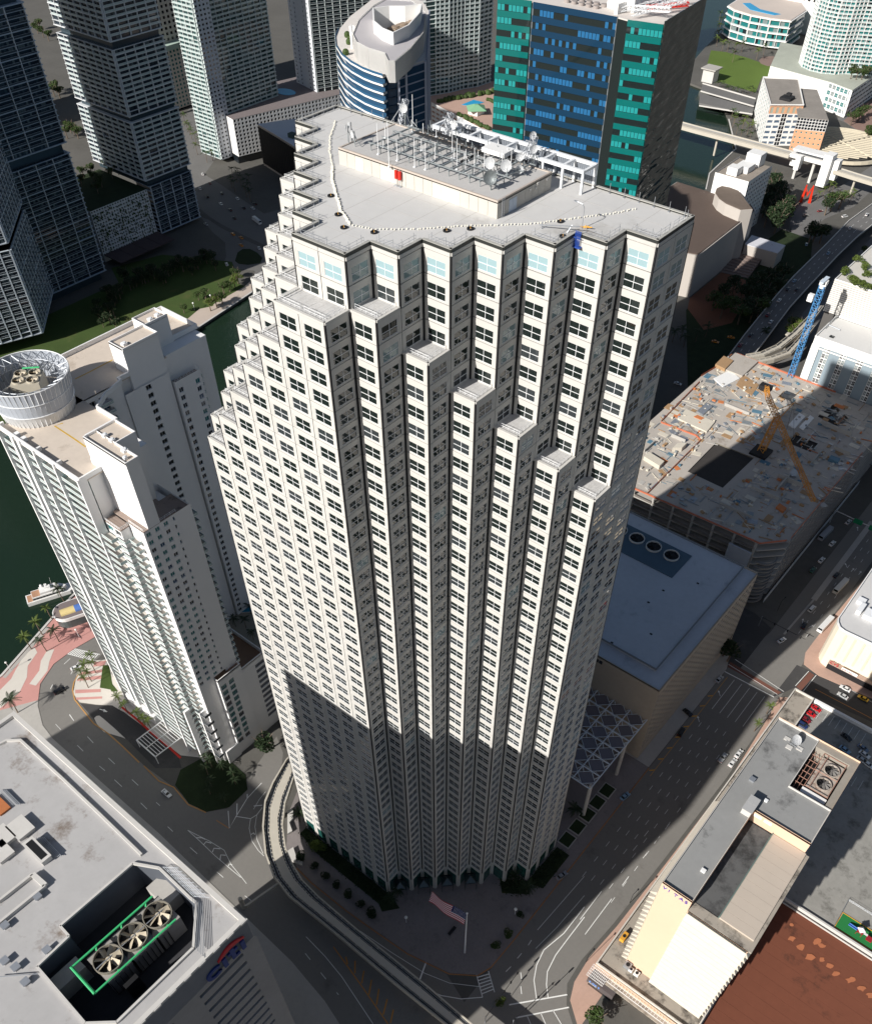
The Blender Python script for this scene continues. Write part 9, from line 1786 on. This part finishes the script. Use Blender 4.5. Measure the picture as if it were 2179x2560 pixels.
# condominium entrance frame, round pavilion and yacht
ef = thing('entrance_pergola', 'white slatted entrance frame over the condominium driveway', 'pergola', (-103, -17, 0)); e0, e1, e2, e3 = Vector((-109.7,-23.4,5.00)), Vector((-109.3,-10.4,5.00)), Vector((-96.7,-10.4,5.00)), Vector((-97.3,-23.7,5.00))
part('edge_beam', white, ef, lambda q: [q.tube(a, b_, 0.3, 4) for a, b_ in ((e0,e1),(e1,e2),(e2,e3),(e3,e0))]+[q.tube(e0.lerp(e3,0.5), e1.lerp(e2,0.5), 0.22, 4)])
for k in range(1, 10): part('slat', white, ef, lambda q: q.tube(e0.lerp(e1, k/10), e3.lerp(e2, k/10), 0.14, 4))
for c in (e0, e3, e1, e2): part('post', white, ef, lambda q: q.cyl(c.x, c.y, 0, 5, 0.2, 6))
rp_ = thing('round_pavilion', 'round-ended pavilion with a dark gravel roof and a yellow and blue vault', 'pavilion', (-193, 3, 0)); dirp = Vector((0.38, 0.92)); rc = Vector((-192.4, 0.8)); np_ = Vector((dirp.y, -dirp.x)); outlp = [tuple(rc+np_*5.6*math.cos(t)-dirp*5.6*math.sin(t)) for t in [math.pi*k/12 for k in range(13)]]+[tuple(rc-np_*5.6+dirp*22), tuple(rc+np_*5.6+dirp*22)]
part('wall', glass('pavilion_glass', (0.10, 0.12, 0.12), 0.1, 1.5, 0.5), rp_, lambda q: q.prism(outlp, 0, 4.6)); part('fascia', white, rp_, lambda q: q.prism([tuple(rc+(Vector(p)-rc)*1.06) for p in outlp], 4.6, 6.2)); part('roof', mat('gravel_roof', (0.20, 0.165, 0.16), 0.95, 0.12, 1.5), rp_, lambda q: q.prism([tuple(rc+(Vector(p)-rc)*0.97) for p in outlp], 6.2, 6.35))
q = MB()
for k in range(8):
    t0, t1 = math.pi*k/8, math.pi*(k+1)/8; g_ = lambda t, L_: tuple((*(rc+np_*(1.2-2.1*math.cos(t))+dirp*L_), 6.35+1.5*math.sin(t)))
    q.cur = 0; q.face([g_(t0,-2.5), g_(t1,-2.5), g_(t1,4), g_(t0,4)]); q.cur = 1; q.face([g_(t0,4), g_(t1,4), g_(t1,12), g_(t0,12)])
q.cur = 0; q.face([tuple((*(rc+np_*(1.2-2.1*math.cos(math.pi*k/8))+dirp*-2.5), 6.35+1.5*math.sin(math.pi*k/8))) for k in range(9)])
q.build('vault', [mat('vault_yellow', (0.70, 0.56, 0.26), 0.6, 0.05), mat('vault_blue', (0.10, 0.20, 0.52), 0.6, 0.05)], rp_)
ya = thing('motor_yacht', 'white motor yacht moored at the sea wall by the round pavilion', 'yacht', (-214, 6, -1.7), R(66)); q = MB()
for z0, z1, L0, L1, w in ((-0.3, 2.0, -12, 13, 3.0), (2.0, 3.9, -9, 7, 2.6), (3.9, 5.2, -5, 4, 2.2)):
    q.prism([(L0,-w),(L1*0.6,-w),(L1,0),(L1*0.6,w),(L0,w)], z0, z1)
o = q.mesh('hull', white); h = bpy.data.objects.new('hull', o); C.objects.link(h); h.parent = ya
q = MB(); q.box(-11.5,-2.4,2.02,-9.2,2.4,2.08); q.box(-8.8,-2.2,3.92,-5.2,2.2,3.98); h = bpy.data.objects.new('deck', q.mesh('deck', mat('teak', (0.42, 0.24, 0.15), 0.8, 0.08))); C.objects.link(h); h.parent = ya
q = MB(); q.box(-9.02,-2.65,2.6,5.0,2.65,3.3); h = bpy.data.objects.new('window', q.mesh('window', pane_dark)); C.objects.link(h); h.parent = ya
q = MB(); q.sphere(-3.5,1.6,6.2,0.75,10,8); q.cyl(-1.5,0,5.2,7.2,0.12,6); q.box(-2.2,-1.6,6.6,-1.0,1.6,6.8); q.tube((1,0.8,5.2),(1.6,0.9,10),0.04,4); h = bpy.data.objects.new('radar_mast', q.mesh('radar_mast', white)); C.objects.link(h); h.parent = ya
# ---------------------------------------------------------------- materials lying on the building site deck
r9 = random.Random(9); q = MB(); smats = [concrete, mat('timber', (0.38, 0.24, 0.13), 0.9, 0.15, 1.0), steel, mat('site_orange', (0.55, 0.19, 0.07), 0.8, 0.1), mat('plywood_pale', (0.60, 0.55, 0.46), 0.9, 0.08), mat('site_blue', (0.10, 0.20, 0.27), 0.7, 0.1), rackm]
def on_deck(x, y):
    return -43 < x < 48 and 214 < y < 346 and not (-13 < x < 13 and 234 < y < 273) and (x+45)*0.02 < 100 and not (x > 19 and y > 372-x*0.9) and not (5 < x < 17 and 268 < y < 281)
n_ = 0
while n_ < 900:
    x, y = r9.uniform(-43, 48), r9.uniform(214, 346)
    if not on_deck(x, y): continue
    n_ += 1; q.cur = r9.choices(range(7), [3,3,2,1.0,3,0.7,2.5])[0]; a = r9.choice((0, 0, 1.57, 1.57, 0.3, -0.5)); L, w, h = r9.choice(((4,0.3,0.2),(2,1.2,0.7),(6,0.5,0.25),(1.2,1,0.9),(3,2.4,0.15),(5,3,0.12),(0.8,0.8,1.0),(8,0.25,0.25),(2.5,0.15,0.15)))
    u_ = Vector((math.cos(a), math.sin(a), 0)); v_ = Vector((-math.sin(a), math.cos(a), 0)); q.obox((x, y, DZ+0.01+0.002*(n_ % 50)), u_*L, v_*w, (0, 0, h))
o = stuff(q.build('building_materials', smats)); o['label'] = 'timber, steel and formwork scattered over the building site deck'; o['category'] = 'building materials'
for (a, b_, c_, h, m_, l, nm) in (((-38.4,318.9,33.00),(-35.2,332.2,33.00),(-27.4,328.0,33.00),0.5,white,'two pale formwork sheets side by side at the far end of the deck','formwork_table'), ((-26.2,321.5,33.00),(-28.0,333.5,33.00),(-16.7,329.3,33.00),0.3,smats[1],'brown plywood platform next to the pale formwork sheets','plywood_platform'), ((11.8,304.9,33.00),(11.5,318.3,33.00),(15.3,317.2,33.00),0.6,white,'left of two white sheet stacks right of the crane','sheet_stack'), ((16.9,306.5,33.00),(16.8,319.8,33.00),(19.4,318.8,33.00),0.6,white,'right of two white sheet stacks right of the crane','sheet_stack'), ((-30.9,232.6,33.00),(-31.1,237.4,33.00),(-21.3,235.6,33.00),2.2,smats[4],'row of pale formwork boxes on the lower left deck','formwork_row'), ((-34.7,273.3,33.00),(-35.6,283.6,33.00),(-18.5,282.7,33.00),0.8,smats[4],'pale raised slab with an orange sheet on it','raised_slab'), ((-29.0,279.4,33.00),(-28.4,282.1,33.00),(-24.2,282.0,33.00),1.0,smats[3],'orange sheet lying on the pale raised slab','orange_sheet'), ((-30.2,285.3,33.00),(-30.0,295.2,33.00),(-26.0,294.3,33.00),0.9,steel,'stack of grey steel tubes beside the raised slab','tube_stack'), ((-43.5,330.0,33.00),(-44.0,340.6,33.00),(-37.6,339.6,33.00),2.0,smats[1],'brown timber box at the far left corner of the deck','timber_box'), ((35.6,239.8,33.00),(35.7,243.2,33.00),(39.8,242.2,33.00),1.2,smats[3],'bright orange crate in the shaded front of the deck','orange_crate'), ((39.6,289.4,33.00),(39.3,292.9,33.00),(44.1,293.2,33.00),1.6,smats[5],'turquoise container at the right edge of the deck','container'), ((-23.4,247.4,33.00),(-23.5,252.4,33.00),(-19.9,255.4,33.00),2.4,smats[4],'site hut with an orange sheet on the sunlit lower deck','site_hut')):
    a, b_, c_ = Vector(a), Vector(b_), Vector(c_); q = MB(); q.obox(tuple(a), tuple(b_-a), tuple(c_-b_), (0, 0, h)); tag(q.build(nm, m_, None), l, nm.replace('_', ' '))
for (x, y, w, d, hh) in ((26,262,12,0.6,2.2),(30,252,0.6,14,2.2),(20,246,14,0.6,1.8),(34,282,0.5,12,2.0),(24,316,16,0.6,2.4),(-30,258,8,0.5,1.8),(-22,300,14,0.5,1.6),(38,300,8,0.6,2.2),(14,226,16,0.5,1.6),(-4,312,12,0.5,1.5),(-34,238,0.5,10,1.6)): boxpart('cast_wall', concrete, site, x, y, DZ, x+w, y+d, DZ+hh)
